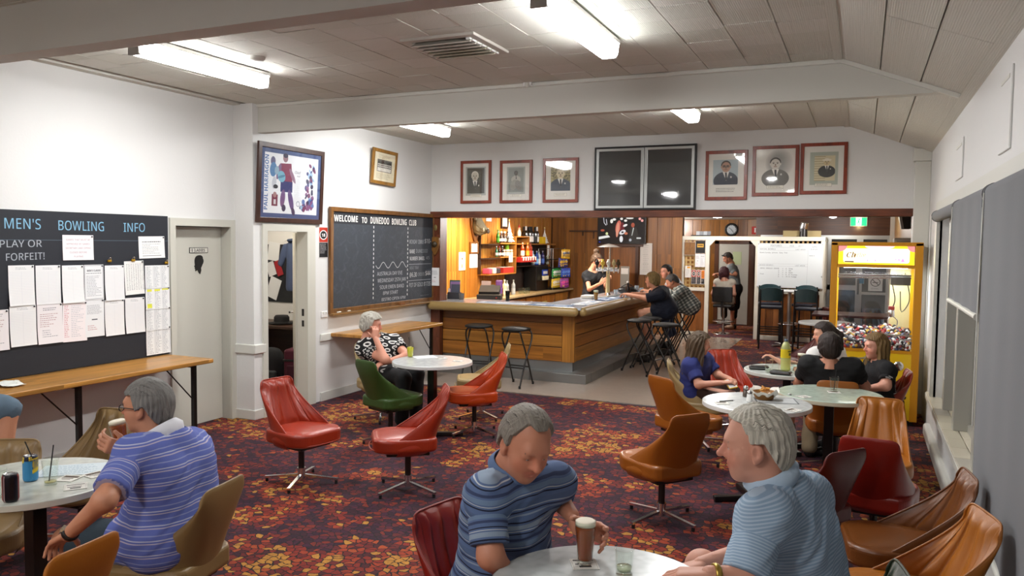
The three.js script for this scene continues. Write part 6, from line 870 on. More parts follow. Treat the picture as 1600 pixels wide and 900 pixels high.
const cap = (a, b, ra, rb = ra) => { const bx = b.x - a.x, by = b.y - a.y, bz = b.z - a.z, L = bx * bx + by * by + bz * bz || 1e-9; return (x, y, z) => { const px = x - a.x, py = y - a.y, pz = z - a.z, t = clamp((px * bx + py * by + pz * bz) / L, 0, 1), dx = px - bx * t, dy = py - by * t, dz = pz - bz * t; return Math.sqrt(dx * dx + dy * dy + dz * dz) - (ra + (rb - ra) * t); }; };
const ell = (cx, cy, cz, rx, ry, rz) => (x, y, z) => { const a = (x - cx) / rx, b = (y - cy) / ry, c = (z - cz) / rz, k0 = Math.sqrt(a * a + b * b + c * c), k1 = Math.sqrt(a * a / rx / rx + b * b / ry / ry + c * c / rz / rz); return k1 < 1e-9 ? -Math.min(rx, ry, rz) : k0 * (k0 - 1) / k1; };
const union = (list, k) => (x, y, z) => { let d = 1e3; for (const f of list) d = d > 900 ? f(x, y, z) : smin(d, f(x, y, z), k); return d; };
const boxOf = (pts, pad) => { const lo = V(1e9, 1e9, 1e9), hi = V(-1e9, -1e9, -1e9); for (const p of pts) { lo.min(p); hi.max(p); } return [lo.subScalar(pad), hi.addScalar(pad)]; };
const paintVerts = (g, fn) => { const p = g.attributes.position, c = new Float32Array(p.count * 3); for (let i = 0; i < p.count; i++) c.set(fn(p.getX(i), p.getY(i), p.getZ(i)), 3 * i); g.setAttribute('color', new THREE.BufferAttribute(c, 3)); return g; };

// head: eyes at the origin, face toward +z, crown at +.115
const headCache = {};
function headGeo(o, cell) {
  const key = JSON.stringify([o, cell]); if (headCache[key]) return headCache[key];
  const w = o.wide || 1, n = o.nose || 1, jw = o.jaw || 1, base = [ell(0, .03, -.012, .074 * w, .088, .098), ell(0, -.028, .018, .061 * w, .086, .073), ell(0, -.075, .034, .047 * jw, .037, .047), ell(0, -.1, .06, .02, .017, .018), ell(.034, -.038, .05, .026, .026, .026), ell(-.034, -.038, .05, .026, .026, .026), cap(V(-.03, .022, .078), V(.03, .022, .078), .011), cap(V(0, -.085, -.03), V(0, -.19, -.045), .052 * (o.neck || 1), .056 * (o.neck || 1))];
  const b0 = union(base, .03), nose = union([cap(V(0, .012, .083), V(0, -.028, .083 + .024 * n), .008, .0125), ell(.011, -.032, .092, .009, .008, .01), ell(-.011, -.032, .092, .009, .008, .01)], .01), lipU = ell(0, -.058, .083, .022, .0055, .012), lipD = ell(0, -.069, .081, .019, .006, .012), mouth = cap(V(-.022, -.0635, .094), V(.022, -.0635, .094), .0028), sock = [1, -1].map(s => ell(s * .031, 0, .094, .017, .011, .016)), lid = [1, -1].map(s => ell(s * .031, .003, .073, .0165, .0125, .0145)), lidCut = [1, -1].map(s => ell(s * .031, o.shut ? -.012 : -.003, .092, .0125, o.shut ? .003 : .0055, .014)), ear = [1, -1].map(s => ell(s * .077 * w, -.012, -.008, .011, .032, .02)), earCut = [1, -1].map(s => ell(s * .088 * w, -.008, -.003, .008, .019, .01)), lobe = [1, -1].map(s => ell(s * .074 * w, -.04, .0, .009, .011, .01));
  const f = (x, y, z) => { let d = b0(x, y, z); for (const s of sock) d = -smin(-d, s(x, y, z), .012); d = smin(d, nose(x, y, z), .014); d = smin(d, lipU(x, y, z), .006); d = smin(d, lipD(x, y, z), .006); d = Math.max(d, -mouth(x, y, z)); for (let i = 0; i < 2; i++) { d = smin(d, lid[i](x, y, z), .006); d = Math.max(d, -lidCut[i](x, y, z)); let e = smin(ear[i](x, y, z), lobe[i](x, y, z), .008); e = -smin(-e, earCut[i](x, y, z), .006); d = smin(d, e, .008); } return d; };
  const g = surfaceNets(f, V(-.11, -.18, -.13), V(.11, .135, .13), cell);
  const tint = o.ruddy || .5; paintVerts(g, (x, y, z) => { const lip = 1 - smooth(.0, .012, Math.min(lipU(x, y, z), lipD(x, y, z))), red = (1 - smooth(.0, .03, Math.min(ell(.036, -.036, .07, .016, .016, .016)(x, y, z), ell(-.036, -.036, .07, .016, .016, .016)(x, y, z), nose(x, y, z)))) * tint + (1 - smooth(0, .02, Math.min(ear[0](x, y, z), ear[1](x, y, z)))) * .3 * tint; const a = lip * .8; return [1 - .12 * a, (1 - .3 * red) * (1 - .42 * a), (1 - .34 * red) * (1 - .42 * a)]; });
  return headCache[key] = g;
}
// hair fields in head space
function hairField(h) {
  const back = ell(0, .03, -.012, .074 + (h.vol || .014), .088 + (h.vol || .014), .098 + (h.vol || .014)), low = ell(0, -.02, -.03, .068 + (h.vol || .014), .09, .075 + (h.vol || .014));
  const rec = h.recede || 0, line = (z, x) => z > .035 ? .062 + rec + (h.temple || 0) * smooth(.016, .05, x) + (z - .035) * .25 - (h.fringe || 0) * smooth(.035, .06, z) : z > .012 ? mixn(h.side ?? .0, .062 + rec, (z - .012) / .023) : z > -.03 ? mixn(h.side ?? .0, h.ear ?? .0, (.012 - z) / .042) : mixn(h.ear ?? .0, h.nape ?? -.075, clamp((-.03 - z) / .05, 0, 1));
  const wav = h.wave || .0035, fr = h.freq || 34;
  const shell = (x, y, z) => { let d = smin(back(x, y, z), low(x, y, z), .03); const a = Math.atan2(x, -z); d += wav * Math.sin(a * fr + 9 * vnoise(x * 26 + 40, z * 26 + y * 20 + 40, 256, 3)) * .6 + wav * 1.6 * (vnoise(x * 42 + 60, y * 42 + z * 30 + 60, 256, 4) - .5); return Math.max(d, line(z, Math.abs(x)) - y); };
  const extra = (h.locks || []).map(([a, b, r, r2]) => cap(V(...a), V(...b), r, r2));
  if (!extra.length) return shell;
  const ex = union(extra, .03); return (x, y, z) => { const a = Math.atan2(x, -z); return smin(shell(x, y, z), ex(x, y, z) + wav * 1.3 * Math.sin(a * fr * .7 + y * 26 + 6 * vnoise(x * 20 + 40, y * 9 + 40, 256, 5)) + wav * 2 * (vnoise(x * 50 + 60, y * 8 + 60, 256, 6) - .5), .02); };
}
const hairMatOf = {}; const hairMat = c => hairMatOf[c] || (hairMatOf[c] = std(c, .62, { map: streakTexHair, bumpMap: streakTexHair, bumpScale: .0012 }));
const streakTexHair = rep(streakTex, 6, 1.2);
// a hand: wrist W, fingers along D, palm toward N, thumb on side S
function handPrims(W, D, N, S, o = {}) {
  D = D.clone().normalize(); N = N.clone().addScaledVector(D, -N.dot(D)).normalize(); S = S.clone().addScaledVector(D, -S.dot(D)).addScaledVector(N, -S.dot(N)).normalize(); const k = o.k || 1, out = [], pts = [], P = (d, s, n) => W.clone().addScaledVector(D, d * k).addScaledVector(S, s * k).addScaledVector(N, n * k), curl = o.curl || [.5, .6, .4];
  const palm = []; for (const [s, e] of [[.03, .027], [.01, .0095], [-.01, -.0095], [-.03, -.026]]) palm.push(cap(P(.005, s * .6, 0), P(.088, e, 0), .0145 * k, .0125 * k)); palm.push(cap(P(.02, .024, .006), P(.05, .03, .008), .016 * k, .012 * k)); out.push([union(palm, .012), .01]);
  [[.029, .042, .026, .02], [.0095, .046, .03, .022], [-.0105, .043, .028, .021], [-.0285, .034, .021, .018]].forEach(([s, a, b, c], i) => { let p = P(.088, s, 0), ang = 0; const r = [.0092, .0095, .0092, .0082][i] * k, seg = []; [a, b, c].forEach((l, j) => { ang += curl[j] * (o.spread ? 1 - .06 * i : 1); const q = p.clone().addScaledVector(D, Math.cos(ang) * l * k).addScaledVector(N, Math.sin(ang) * l * k).addScaledVector(S, (s * .12 + (o.fan || 0) * s) * (j + 1) * .5 * k); seg.push(cap(p, q, r * (1 - .08 * j), r * (.93 - .08 * j))); p = q; }); pts.push(p); out.push([union(seg, .004), .004]); });
  const t0 = P(.022, .03, .006), td = o.thumb ? o.thumb.clone().normalize() : D.clone().multiplyScalar(.55).addScaledVector(S, .6).addScaledVector(N, .5).normalize(), t1 = t0.clone().addScaledVector(td, .042 * k), t2 = t1.clone().addScaledVector(td.clone().addScaledVector(D, .35).addScaledVector(N, .3).normalize(), .032 * k); out.push([union([cap(t0, t1, .0125 * k, .0105 * k), cap(t1, t2, .0105 * k, .0085 * k)], .006), .008]);
  const all = [W, P(.1, .05, 0), P(.1, -.05, 0), t2, ...pts];
  return { f: (x, y, z) => { let d = 1e3; out.forEach(([g, s]) => { const e = g(x, y, z); d = d > 900 ? e : smin(d, e, s); }); return d; }, pts: all };
}
const skinMat = {}; const skinOf = c => skinMat[c] || (skinMat[c] = phys(new THREE.Color(c).multiplyScalar(1.3), .52, { vertexColors: true, sheen: .15, sheenRoughness: .6, bumpMap: rep(noiseTex, 3, 3), bumpScale: .0004 }));
const eyeGeo = (() => { const g = new THREE.SphereGeometry(.0122, 18, 14); return paintVerts(g, (x, y, z) => { const r = Math.hypot(x, y); return z > 0 && r < .0028 ? [.005, .005, .005] : z > 0 && r < .0062 ? [.09, .1, .1] : [.72, .7, .66]; }); })();
const eyeMat = phys(0xffffff, .12, { vertexColors: true });

function person(label, q) {
  const S = q.size || 1, J = q.J, v = p => (p.isVector3 ? p : V(...p)), j = {}; for (const k in J) j[k] = v(J[k]);
  const origin = V(j.pel.x, 0, j.pel.z), t = thing('person', label, q.category || 'person', [origin.x, 0, origin.z]); for (const k in j) j[k] = j[k].clone().sub(origin);
  const face = v(q.face).normalize(), hx = V(0, 1, 0).cross(face).normalize(), hy = face.clone().cross(hx).normalize(); if (q.roll) { hx.applyAxisAngle(face, q.roll); hy.applyAxisAngle(face, q.roll); }
  const HM = new THREE.Matrix4().makeBasis(hx, hy, face).scale(V(S, S, S).multiplyScalar(q.headScale || 1)).setPosition(j.hd);
  const neckTop = V(0, -.1, -.035).applyMatrix4(HM); j.nek.y = Math.min(j.nek.y, neckTop.y - .06 * S);
  const lat = j.shL.clone().sub(j.shR).setY(0).normalize(), fwd = lat.clone().cross(V(0, 1, 0)).normalize(), spine = j.nek.clone().sub(j.pel), W = (q.wide || 1) * S, chest = j.pel.clone().addScaledVector(spine, .7), cell = q.cell || .014;
  const pel = j.pel, hipL = pel.clone().addScaledVector(lat, .09 * W), hipR = pel.clone().addScaledVector(lat, -.09 * W);
  const torsoPrims = g => { const l = [cap(pel.clone().addScaledVector(lat, .07 * W), chest.clone().addScaledVector(lat, .078 * W), .115 * W + g, .108 * W + g), cap(pel.clone().addScaledVector(lat, -.07 * W), chest.clone().addScaledVector(lat, -.078 * W), .115 * W + g, .108 * W + g), cap(j.shL, j.shR, .06 * S + g), cap(chest.clone().addScaledVector(fwd, .02 * S), j.nek.clone().addScaledVector(spine, -.1), .105 * W + g, .06 * S + g), cap(j.nek, j.nek.clone().lerp(j.shL, .75), .05 * S + g, .052 * S + g), cap(j.nek, j.nek.clone().lerp(j.shR, .75), .05 * S + g, .052 * S + g)]; if (q.belly) { const c = pel.clone().addScaledVector(spine, .32).addScaledVector(fwd, .05 * q.belly); l.push(cap(c, c.clone().addScaledVector(spine, .16), .125 * W + .02 * q.belly + g, .11 * W + g)); } if (q.bust) for (const s of [1, -1]) { const c = chest.clone().addScaledVector(lat, s * .075 * S).addScaledVector(fwd, .085 * S).addScaledVector(spine, -.06); l.push(cap(c, c, .06 * S * q.bust + g)); } return l; };
  const arm = q.arm || 1, limbs = g => { const l = []; for (const s of ['L', 'R']) { if (j['el' + s]) l.push(cap(j['sh' + s], j['el' + s], .05 * S * arm + g, .041 * S * arm + g), cap(j['el' + s], j['wr' + s], .041 * S * arm + g, .027 * S * arm + g)); } return l; };
  const legs = g => { const l = [cap(hipL, hipR, .125 * W + g)]; for (const [s, h] of [['L', hipL], ['R', hipR]]) if (j['kn' + s]) l.push(cap(h, j['kn' + s], .088 * S + g, .06 * S + g), cap(j['kn' + s], j['an' + s], .058 * S + g, .038 * S + g)); return l; };
  const allPts = Object.values(j).concat([neckTop]);
  // body: torso, limbs, neck in one field; head and hands meshed finer and merged in
  const bodyF = union([...torsoPrims(-.004), ...limbs(0), ...legs(-.004), cap(j.nek.clone().addScaledVector(spine, -.05), neckTop, .056 * S * (q.neckW || 1), .052 * S * (q.neckW || 1))], .035), [lo, hi] = boxOf(allPts, .17), white = () => [1, 1, 1];
  const pieces = [paintVerts(surfaceNets(bodyF, lo, hi, cell), white)];
  const hg = headGeo(q.head || {}, q.headCell || .006).clone(); hg.applyMatrix4(HM); pieces.push(hg);
  for (const s of ['L', 'R']) if (j['wr' + s]) { const H = (q['hand' + s] || {}), fd = j['wr' + s].clone().sub(j['el' + s]).normalize(), D = H.D ? v(H.D) : fd, N = H.N ? v(H.N) : V(0, -1, 0).addScaledVector(fwd, -.2), side = (s === 'L' ? 1 : -1), Sd = H.S ? v(H.S) : N.clone().cross(D).multiplyScalar(side); const wr = H.W ? v(H.W).clone().sub(origin) : j['wr' + s]; const hp = handPrims(wr, D, N, Sd, { k: S * (q.handK || 1), curl: H.curl, thumb: H.thumb ? v(H.thumb) : null, fan: H.fan }); const f = hp.f, [a, b] = boxOf(hp.pts, .03), wrist = cap(j['wr' + s].clone().addScaledVector(fd, -.03), wr, .027 * S * arm, .021 * S); pieces.push(paintVerts(surfaceNets((x, y, z) => smin(f(x, y, z), wrist(x, y, z), .012), a, b, q.handCell || .006), white)); }
  for (const g of pieces) { g.computeVertexNormals(); g.setAttribute('uv', new THREE.BufferAttribute(new Float32Array(g.attributes.position.count * 2).map((_, i) => g.attributes.position.array[(i >> 1) * 3 + (i & 1 ? 1 : 0)] * 6), 2)); }
  part('body', mergeGeometries(pieces.map(g => { const h = g.index ? g : g; return h; })), skinOf(q.skin || 0xb98468), t);
  // eyes, brows, hair
  const put = (m) => { m.applyMatrix4(HM); return m; };
  if (!q.noFace) { for (const s of [1, -1]) { put(part('eye', eyeGeo, eyeMat, t)).position.add(V(0, 0, 0)); const e = t.children[t.children.length - 1]; e.position.copy(V(s * .031, -.001, .0735).applyMatrix4(HM)); const b = part('eyebrow', tube([[s * .014, .02, .092], [s * .03, .026, .09], [s * .047, .018, .078]], .0032, 12, 6), hairMat(q.brow || q.hair.color), t); put(b); } }
  if (q.hair) { const hf = hairField(q.hair), pts = (q.hair.locks || []).flatMap(([a, b]) => [V(...a), V(...b)]).concat([V(-.1, -.1, -.13), V(.1, .14, .12)]), [a, b] = boxOf(pts, .05), g = surfaceNets(hf, a, b, q.hairCell || .006); const p = g.attributes.position, uv = new Float32Array(p.count * 2); for (let i = 0; i < p.count; i++) { const x = p.getX(i), y = p.getY(i), z = p.getZ(i); uv[2 * i] = y > .06 ? x * 3.2 + .5 : (Math.atan2(x, -z) / 6.283 + .5); uv[2 * i + 1] = y > .06 ? z * 2 : y * 2; } g.setAttribute('uv', new THREE.BufferAttribute(uv, 2)); put(part('hair', g, hairMat(q.hair.color), t, q.hair.label)); }
  // clothes: shirt torso with sleeves, trousers, shoes
  const uvAxis = (g, a, b, scale, u0 = 0) => { const ax = b.clone().sub(a).normalize(), p = g.attributes.position, uv = new Float32Array(p.count * 2), r1 = Math.abs(ax.y) > .8 ? lat.clone() : V(0, 1, 0), r2 = ax.clone().cross(r1).normalize(), r3 = r2.clone().cross(ax).normalize(); for (let i = 0; i < p.count; i++) { const d = V(p.getX(i), p.getY(i), p.getZ(i)).sub(a); uv[2 * i] = Math.atan2(d.dot(r2), d.dot(r3)) * .16 / scale + u0; uv[2 * i + 1] = d.dot(ax) / scale; } g.setAttribute('uv', new THREE.BufferAttribute(uv, 2)); return g; };
  const tp = q.top; if (tp) {
    const gth = tp.loose ?? .012, ax = spine.clone().normalize(), nd = neckTop.clone().sub(j.nek).normalize().multiplyScalar(.5).addScaledVector(ax, .6).normalize(), np = j.nek.clone().addScaledVector(nd, tp.neck ?? .012).addScaledVector(fwd, 0), hemP = pel.clone().addScaledVector(ax, -(tp.hem ?? .1) * S), wr = (x, y, z) => .005 * (tp.wrinkle ?? 1) * Math.sin(x * 37 + 5 * Math.sin(y * 21 + z * 17)) * Math.sin(y * 46 + x * 13 + z * 29);
    const prims = torsoPrims(gth); for (const s of ['L', 'R']) if (tp.sleeve && j['el' + s]) prims.push(cap(j['sh' + s], j['sh' + s].clone().lerp(j['el' + s], .26), .058 * S * arm + gth, .05 * S * arm + gth)); if (tp.hem > .05 || tp.hem === undefined) prims.push(cap(hipL, hipR, .125 * W + gth)); if (j.knL && (tp.hem ?? .1) > .12) prims.push(cap(hipL, hipL.clone().lerp(j.knL, .4), .095 * S + gth, .09 * S + gth), cap(hipR, hipR.clone().lerp(j.knR, .4), .095 * S + gth, .09 * S + gth));
    const u = union(prims, .05), tilt = fwd.clone().multiplyScalar(tp.vneck ?? .25).add(nd).normalize();
    const F = (x, y, z) => { let d = u(x, y, z) + wr(x, y, z); const qx = x - np.x, qy = y - np.y, qz = z - np.z, pl = qx * tilt.x + qy * tilt.y + qz * tilt.z, rad = Math.sqrt(Math.max(0, qx * qx + qy * qy + qz * qz - pl * pl)) - (tp.open ?? .088) * S; d = Math.max(d, -Math.max(-pl, rad)); return Math.max(d, -((x - hemP.x) * ax.x + (y - hemP.y) * ax.y + (z - hemP.z) * ax.z)); };
    const list = [uvAxis(surfaceNets(F, lo, hi, tp.cell || cell), pel, j.nek, tp.scale || 1)];
    if (tp.sleeve) for (const s of ['L', 'R']) if (j['el' + s]) { const a = j['sh' + s], b = j['el' + s], w2 = j['wr' + s], f = tp.sleeve, e = f <= 1 ? a.clone().lerp(b, f) : b.clone().lerp(w2, f - 1), dir = (f <= 1 ? b.clone().sub(a) : w2.clone().sub(b)).normalize(), lw = tp.sleeveW ?? 1, a0 = a.clone().lerp(b, .12), pr = f <= 1 ? [cap(a0, e.clone().addScaledVector(dir, .05), .05 * S * arm + gth, .05 * S * arm * lw + gth)] : [cap(a0, b, .05 * S * arm + gth, .046 * S * lw + gth), cap(b, e.clone().addScaledVector(dir, .04), .05 * S * lw + gth, .04 * S * lw + gth)], su = union(pr, .03), [a2, b2] = boxOf([a, b, e], .13); const Fs = (x, y, z) => Math.max(su(x, y, z) + wr(x, y, z), (x - e.x) * dir.x + (y - e.y) * dir.y + (z - e.z) * dir.z); list.push(uvAxis(surfaceNets(Fs, a2, b2, tp.cell || cell), a, b, tp.scale || 1, .3)); }
    const m = part('shirt', mergeGeometries(list), tp.mat, t, tp.label);
    if (tp.collar) { const c = lathe([[.07, -.01], [.076, -.004], [.084, .022], [.069, .046], [.065, .044], [.077, .02], [.07, -.01]], 36); const g2 = metreUV(c); const cm = part('collar', g2, tp.collar, m); const dn = neckTop.clone().sub(j.nek).normalize(); cm.quaternion.setFromUnitVectors(V(0, 1, 0), dn.clone().multiplyScalar(.6).add(V(0, .7, 0)).addScaledVector(fwd, .2).normalize()); cm.position.copy(j.nek.clone().lerp(neckTop, tp.collarUp ?? .3)).addScaledVector(fwd, .008); cm.scale.set(S * 1.18, S * 1.15, S * 1.18); }
  }
  const bt = q.bottom; if (bt) {
    const g0 = bt.loose ?? .012, f = bt.len ?? 2, list = []; const parts2 = [cap(hipL, hipR, .125 * W + g0)]; for (const [s, h] of [['L', hipL], ['R', hipR]]) if (j['kn' + s]) { const k = j['kn' + s], a = j['an' + s]; if (f >= 1) { parts2.push(cap(h, k, .09 * S + g0, .066 * S + g0)); if (f > 1) parts2.push(cap(k, k.clone().lerp(a, f - 1), .066 * S + g0, .058 * S + g0)); } else parts2.push(cap(h, h.clone().lerp(k, f), .092 * S + g0, .082 * S + g0)); }
    const u2 = union(parts2, .03), top = pel.clone().addScaledVector(spine.clone().normalize(), .1 * S), sx = spine.clone().normalize(); const F2 = (x, y, z) => Math.max(u2(x, y, z) + .004 * Math.sin(x * 31 + z * 19) * Math.sin(y * 37 + x * 11), (x - top.x) * sx.x + (y - top.y) * sx.y + (z - top.z) * sx.z); const gg = surfaceNets(F2, lo, hi, cell); part(bt.name || 'trousers', metreUV(gg), bt.mat, t, bt.label);
  }
  if (j.anL) for (const s of ['L', 'R']) { const a = j['an' + s], d = q.toe ? v(q.toe).normalize() : fwd, g = surfaceNets(union([cap(a.clone().setY(.045), a.clone().setY(.038).addScaledVector(d, .15 * S), .045 * S, .036 * S), cap(a.clone().setY(.075), a.clone().setY(.05).addScaledVector(d, .05), .042 * S, .04 * S)], .03), a.clone().setY(-.01).add(V(-.26, 0, -.26)), a.clone().setY(.15).add(V(.26, 0, .26)), .012); const p = g.attributes.position; for (let i = 0; i < p.count; i++) if (p.getY(i) < .004) p.setY(i, .004); g.computeVertexNormals(); part('shoe', metreUV(g), q.shoes || std(0x1c1a18, .5), t); }
  return { t, HM, origin, add: (name, geo, mat, lab) => { const m = part(name, geo, mat, t, lab); m.applyMatrix4(HM); return m; }, j, lat, fwd };
}
// ---------------------------------------------------------------- the people in the room
const stripes = (h, bands, noise = 6) => { const t = canvasTex(16, h, (c, w) => { c.fillStyle = bands[0]; c.fillRect(0, 0, w, h); for (const [y, hh, col] of bands.slice(1)) { c.fillStyle = col; c.fillRect(0, y, w, hh); } }, true); return t; };
const cloth = (map, color = 0xffffff, r = .9) => std(color, r, { map, bumpMap: rep(noiseTex, 8, 8), bumpScale: .0008 });
const plain = (c, r = .88) => std(c, r, { bumpMap: rep(noiseTex, 6, 6), bumpScale: .0008 });
const Z3 = (px, py, z) => onZ(px, py, z);
const polo1 = cloth(stripes(128, ['#5f6cb4', [10, 5, '#b9bcd2'], [22, 5, '#b9b0c4'], [52, 5, '#8f98c4'], [74, 5, '#b9bcd2'], [86, 5, '#b9b0c4'], [112, 5, '#8f98c4']]));
const polo2 = cloth(stripes(256, ['#5a6f96', [14, 7, '#171c33'], [30, 22, '#8fa0b4'], [58, 4, '#c2c8cc'], [70, 5, '#171c33'], [92, 12, '#3a4668'], [112, 20, '#6f86a4'], [138, 4, '#b9c0c6'], [150, 6, '#171c33'], [176, 26, '#55698c'], [206, 5, '#a9b4be'], [220, 8, '#252c48'], [238, 8, '#8c9cb2']]));
polo2.map.offset.y = .13;
const fine = cloth(stripes(32, ['#b4c8da', [0, 9, '#8fa9c4'], [16, 9, '#93adc6']]));
const chainTex = canvasTex(256, 256, (c, w, h) => { c.fillStyle = '#0e0e10'; c.fillRect(0, 0, w, h); c.strokeStyle = '#e0deda'; c.lineWidth = 13; for (let y = -32; y < 288; y += 64) for (let x = -32; x < 288; x += 85) { c.beginPath(); c.ellipse(x + (y % 128 ? 42 : 0), y, 26, 15, .5 * (y % 128 ? 1 : -1), 0, 7); c.stroke(); } }, true);
const checkTex = canvasTex(64, 64, (c, w, h) => { c.fillStyle = '#b4b8b2'; c.fillRect(0, 0, w, h); c.fillStyle = 'rgba(50,58,58,.55)'; for (const y of [0, 32]) { c.fillRect(0, y, w, 16); c.fillRect(y, 0, 16, h); } c.fillStyle = 'rgba(235,238,232,.6)'; c.fillRect(22, 0, 3, h); c.fillRect(0, 22, w, 3); }, true);
const denim = plain(0x27304a), khaki = plain(0x8a7a60), blackC = plain(0x101012), darkT = plain(0x23272a);

// man in the blue and white striped polo, drinking beer
{
  const P = person('grey-haired man in a blue and white striped polo drinking beer by the info board', {
    J: { pel: [-2.84, .53, -2.62], nek: [-2.86, .975, -2.62], hd: Z3(229, 634, -2.58), shL: [-2.87, .94, -2.42], shR: [-2.92, .88, -2.8], elL: Z3(163, 782, -2.2), wrL: Z3(106, 836, -2.2), elR: [-3.08, .74, -2.86], wrR: Z3(208, 705, -2.62), knL: [-3.28, .5, -2.4], anL: [-3.3, .1, -2.38], knR: [-3.3, .5, -2.8], anR: [-3.32, .1, -2.82] },
    face: [-.92, -.02, .34], skin: 0xb07a5e, wide: 1.12, belly: 1.2, arm: 1.05, cell: .011, headCell: .0045, handCell: .0045, hairCell: .0045, head: { ruddy: .6, neck: 1.12 },
    hair: { color: 0x8d8a85, vol: .015, wave: .003, fringe: .012, side: -.01, ear: .012, nape: -.085 }, brow: 0x55514c,
    handL: { curl: [.35, .5, .3], N: [0, -1, .1], D: [-.8, -.45, -.1] },
    handR: { W: Z3(201, 703, -2.56), D: [-.45, .35, .78], N: [-.6, .2, -.4], S: [-.1, 1, .1], curl: [.7, .75, .5], thumb: [-.2, .7, .5] },
    top: { mat: polo1, scale: .12, sleeve: .8, sleeveW: 1.12, collar: plain(0xdcdce2), hem: .17, loose: .016, wrinkle: .8, cell: .01, neck: .02 }, bottom: { mat: plain(0x2c3a44), len: .85, name: 'shorts', label: 'dark shorts' },
  });
  const gl = std(0x14100e, .3); for (const s of [1, -1]) { P.add('glasses_rim', (() => { const g = new THREE.TorusGeometry(.019, .0022, 8, 24); g.scale(1.1, .8, 1); g.translate(s * .032, -.003, .1); return g; })(), gl); P.add('glasses_arm', tube([[s * .053, .002, .1], [s * .078, .004, .05], [s * .083, -.002, -.015]], .0022, 14, 6), gl); } P.add('glasses_bridge', tube([[-.012, 0, .102], [0, .003, .106], [.012, 0, .102]], .0022, 8, 6), gl);
  const w = P.j.wrL, d = P.j.wrL.clone().sub(P.j.elL).normalize(), wt = part('wristwatch', (() => { const g = new THREE.TorusGeometry(.031, .006, 8, 24); g.scale(1, 1, 2); return g; })(), std(0x1a120c, .5), P.t); wt.quaternion.setFromUnitVectors(V(0, 0, 1), d); wt.position.copy(w).addScaledVector(d, -.02); const dl = part('watch_dial', (() => { const g = rod([0, .028, 0], [0, .038, 0], .017, .016, 20); return g; })(), std(0xcfc8b0, .25, { metalness: .6 }), wt);
}
// person mostly outside the frame at the table with the cans
person('bare-armed person in a grey-blue top at the edge of the info board table', { J: { pel: [-4.66, .52, -2.74], nek: [-4.585, .97, -2.77], hd: [-4.56, 1.2, -2.76], shL: [-4.42, .9, -2.89], shR: [-4.62, .9, -2.58], elL: [-4.4, .63, -2.84], wrL: [-4.44, .6, -2.6], elR: [-4.5, .66, -2.42], wrR: [-4.46, .6, -2.5], knL: [-4.42, .5, -2.3], anL: [-4.4, .1, -2.26], knR: [-4.62, .5, -2.24], anR: [-4.6, .1, -2.2] }, face: [.6, -.1, .7], skin: 0xb67f63, arm: 1.15, hair: { color: 0x6a4a32, vol: .02, side: -.06, ear: -.04, nape: -.1 }, top: { mat: plain(0x5b6f80), sleeve: 0, hem: .15, neck: -.02, open: .12 }, bottom: { mat: denim } });
bucketChair('tan vinyl chair under the person in the grey-blue top', VIN.tan, -4.68, -2.74, 66, 10);
// man leaning over his beer, front table
{
  const gp = onY(914, 881, .737), gz = gp.z, gx = gp.x, toC = V(.4, 0, .91), rightC = V(.91, 0, -.4);
  const P = person('grey-haired man in a blue striped polo leaning over a full beer', {
    J: { pel: [-1.27, .53, -2.78], nek: Z3(797, 742, -2.7), hd: Z3(822, 692, -2.62), shL: Z3(868, 756, -2.84), shR: Z3(760, 776, -2.55), elL: Z3(871, 778, -2.96), wrL: Z3(894, 806, -2.78), elR: [-1.17, .77, -2.47], wrR: [-1.1, .58, -2.63], knL: [-1.0, .5, -2.95], anL: [-.98, .1, -2.95], knR: [-1.08, .5, -2.62], anR: [-1.06, .1, -2.6] },
    face: [.72, -.42, .6], roll: -.1, skin: 0xb0765c, wide: .97, belly: .9, arm: 1.06, cell: .01, headCell: .0038, handCell: .0038, hairCell: .0042, headScale: 1.08, head: { ruddy: .45, nose: 1.1, jaw: 1.12, shut: 1, neck: 1.15 },
    hair: { color: 0xa0978a, vol: .011, recede: .024, temple: .028, side: -.005, ear: .015, nape: -.08, wave: .0028, freq: 48 }, brow: 0x7d756c,
    handL: { W: Z3(899, 822, gz - .085), D: [.85, -.12, -.1], N: [.38, -.05, .9], S: [.1, 1, .05], curl: [.75, .7, .45], thumb: [-.35, .35, .75], fan: .1 },
    handR: { curl: [.4, .5, .3] },
    top: { mat: polo2, scale: .2, sleeve: .82, sleeveW: 1.12, collar: plain(0x5c7296), hem: .15, loose: .014, wrinkle: .9, cell: .0085, neck: .03, vneck: .25 }, bottom: { mat: denim, label: 'blue jeans' },
  });
  part('placket_button', new THREE.SphereGeometry(.006, 10, 8), std(0xdadada, .3), P.t).position.copy(P.j.nek.clone().addScaledVector(P.fwd, .115).add(V(0, -.06, 0)));
}
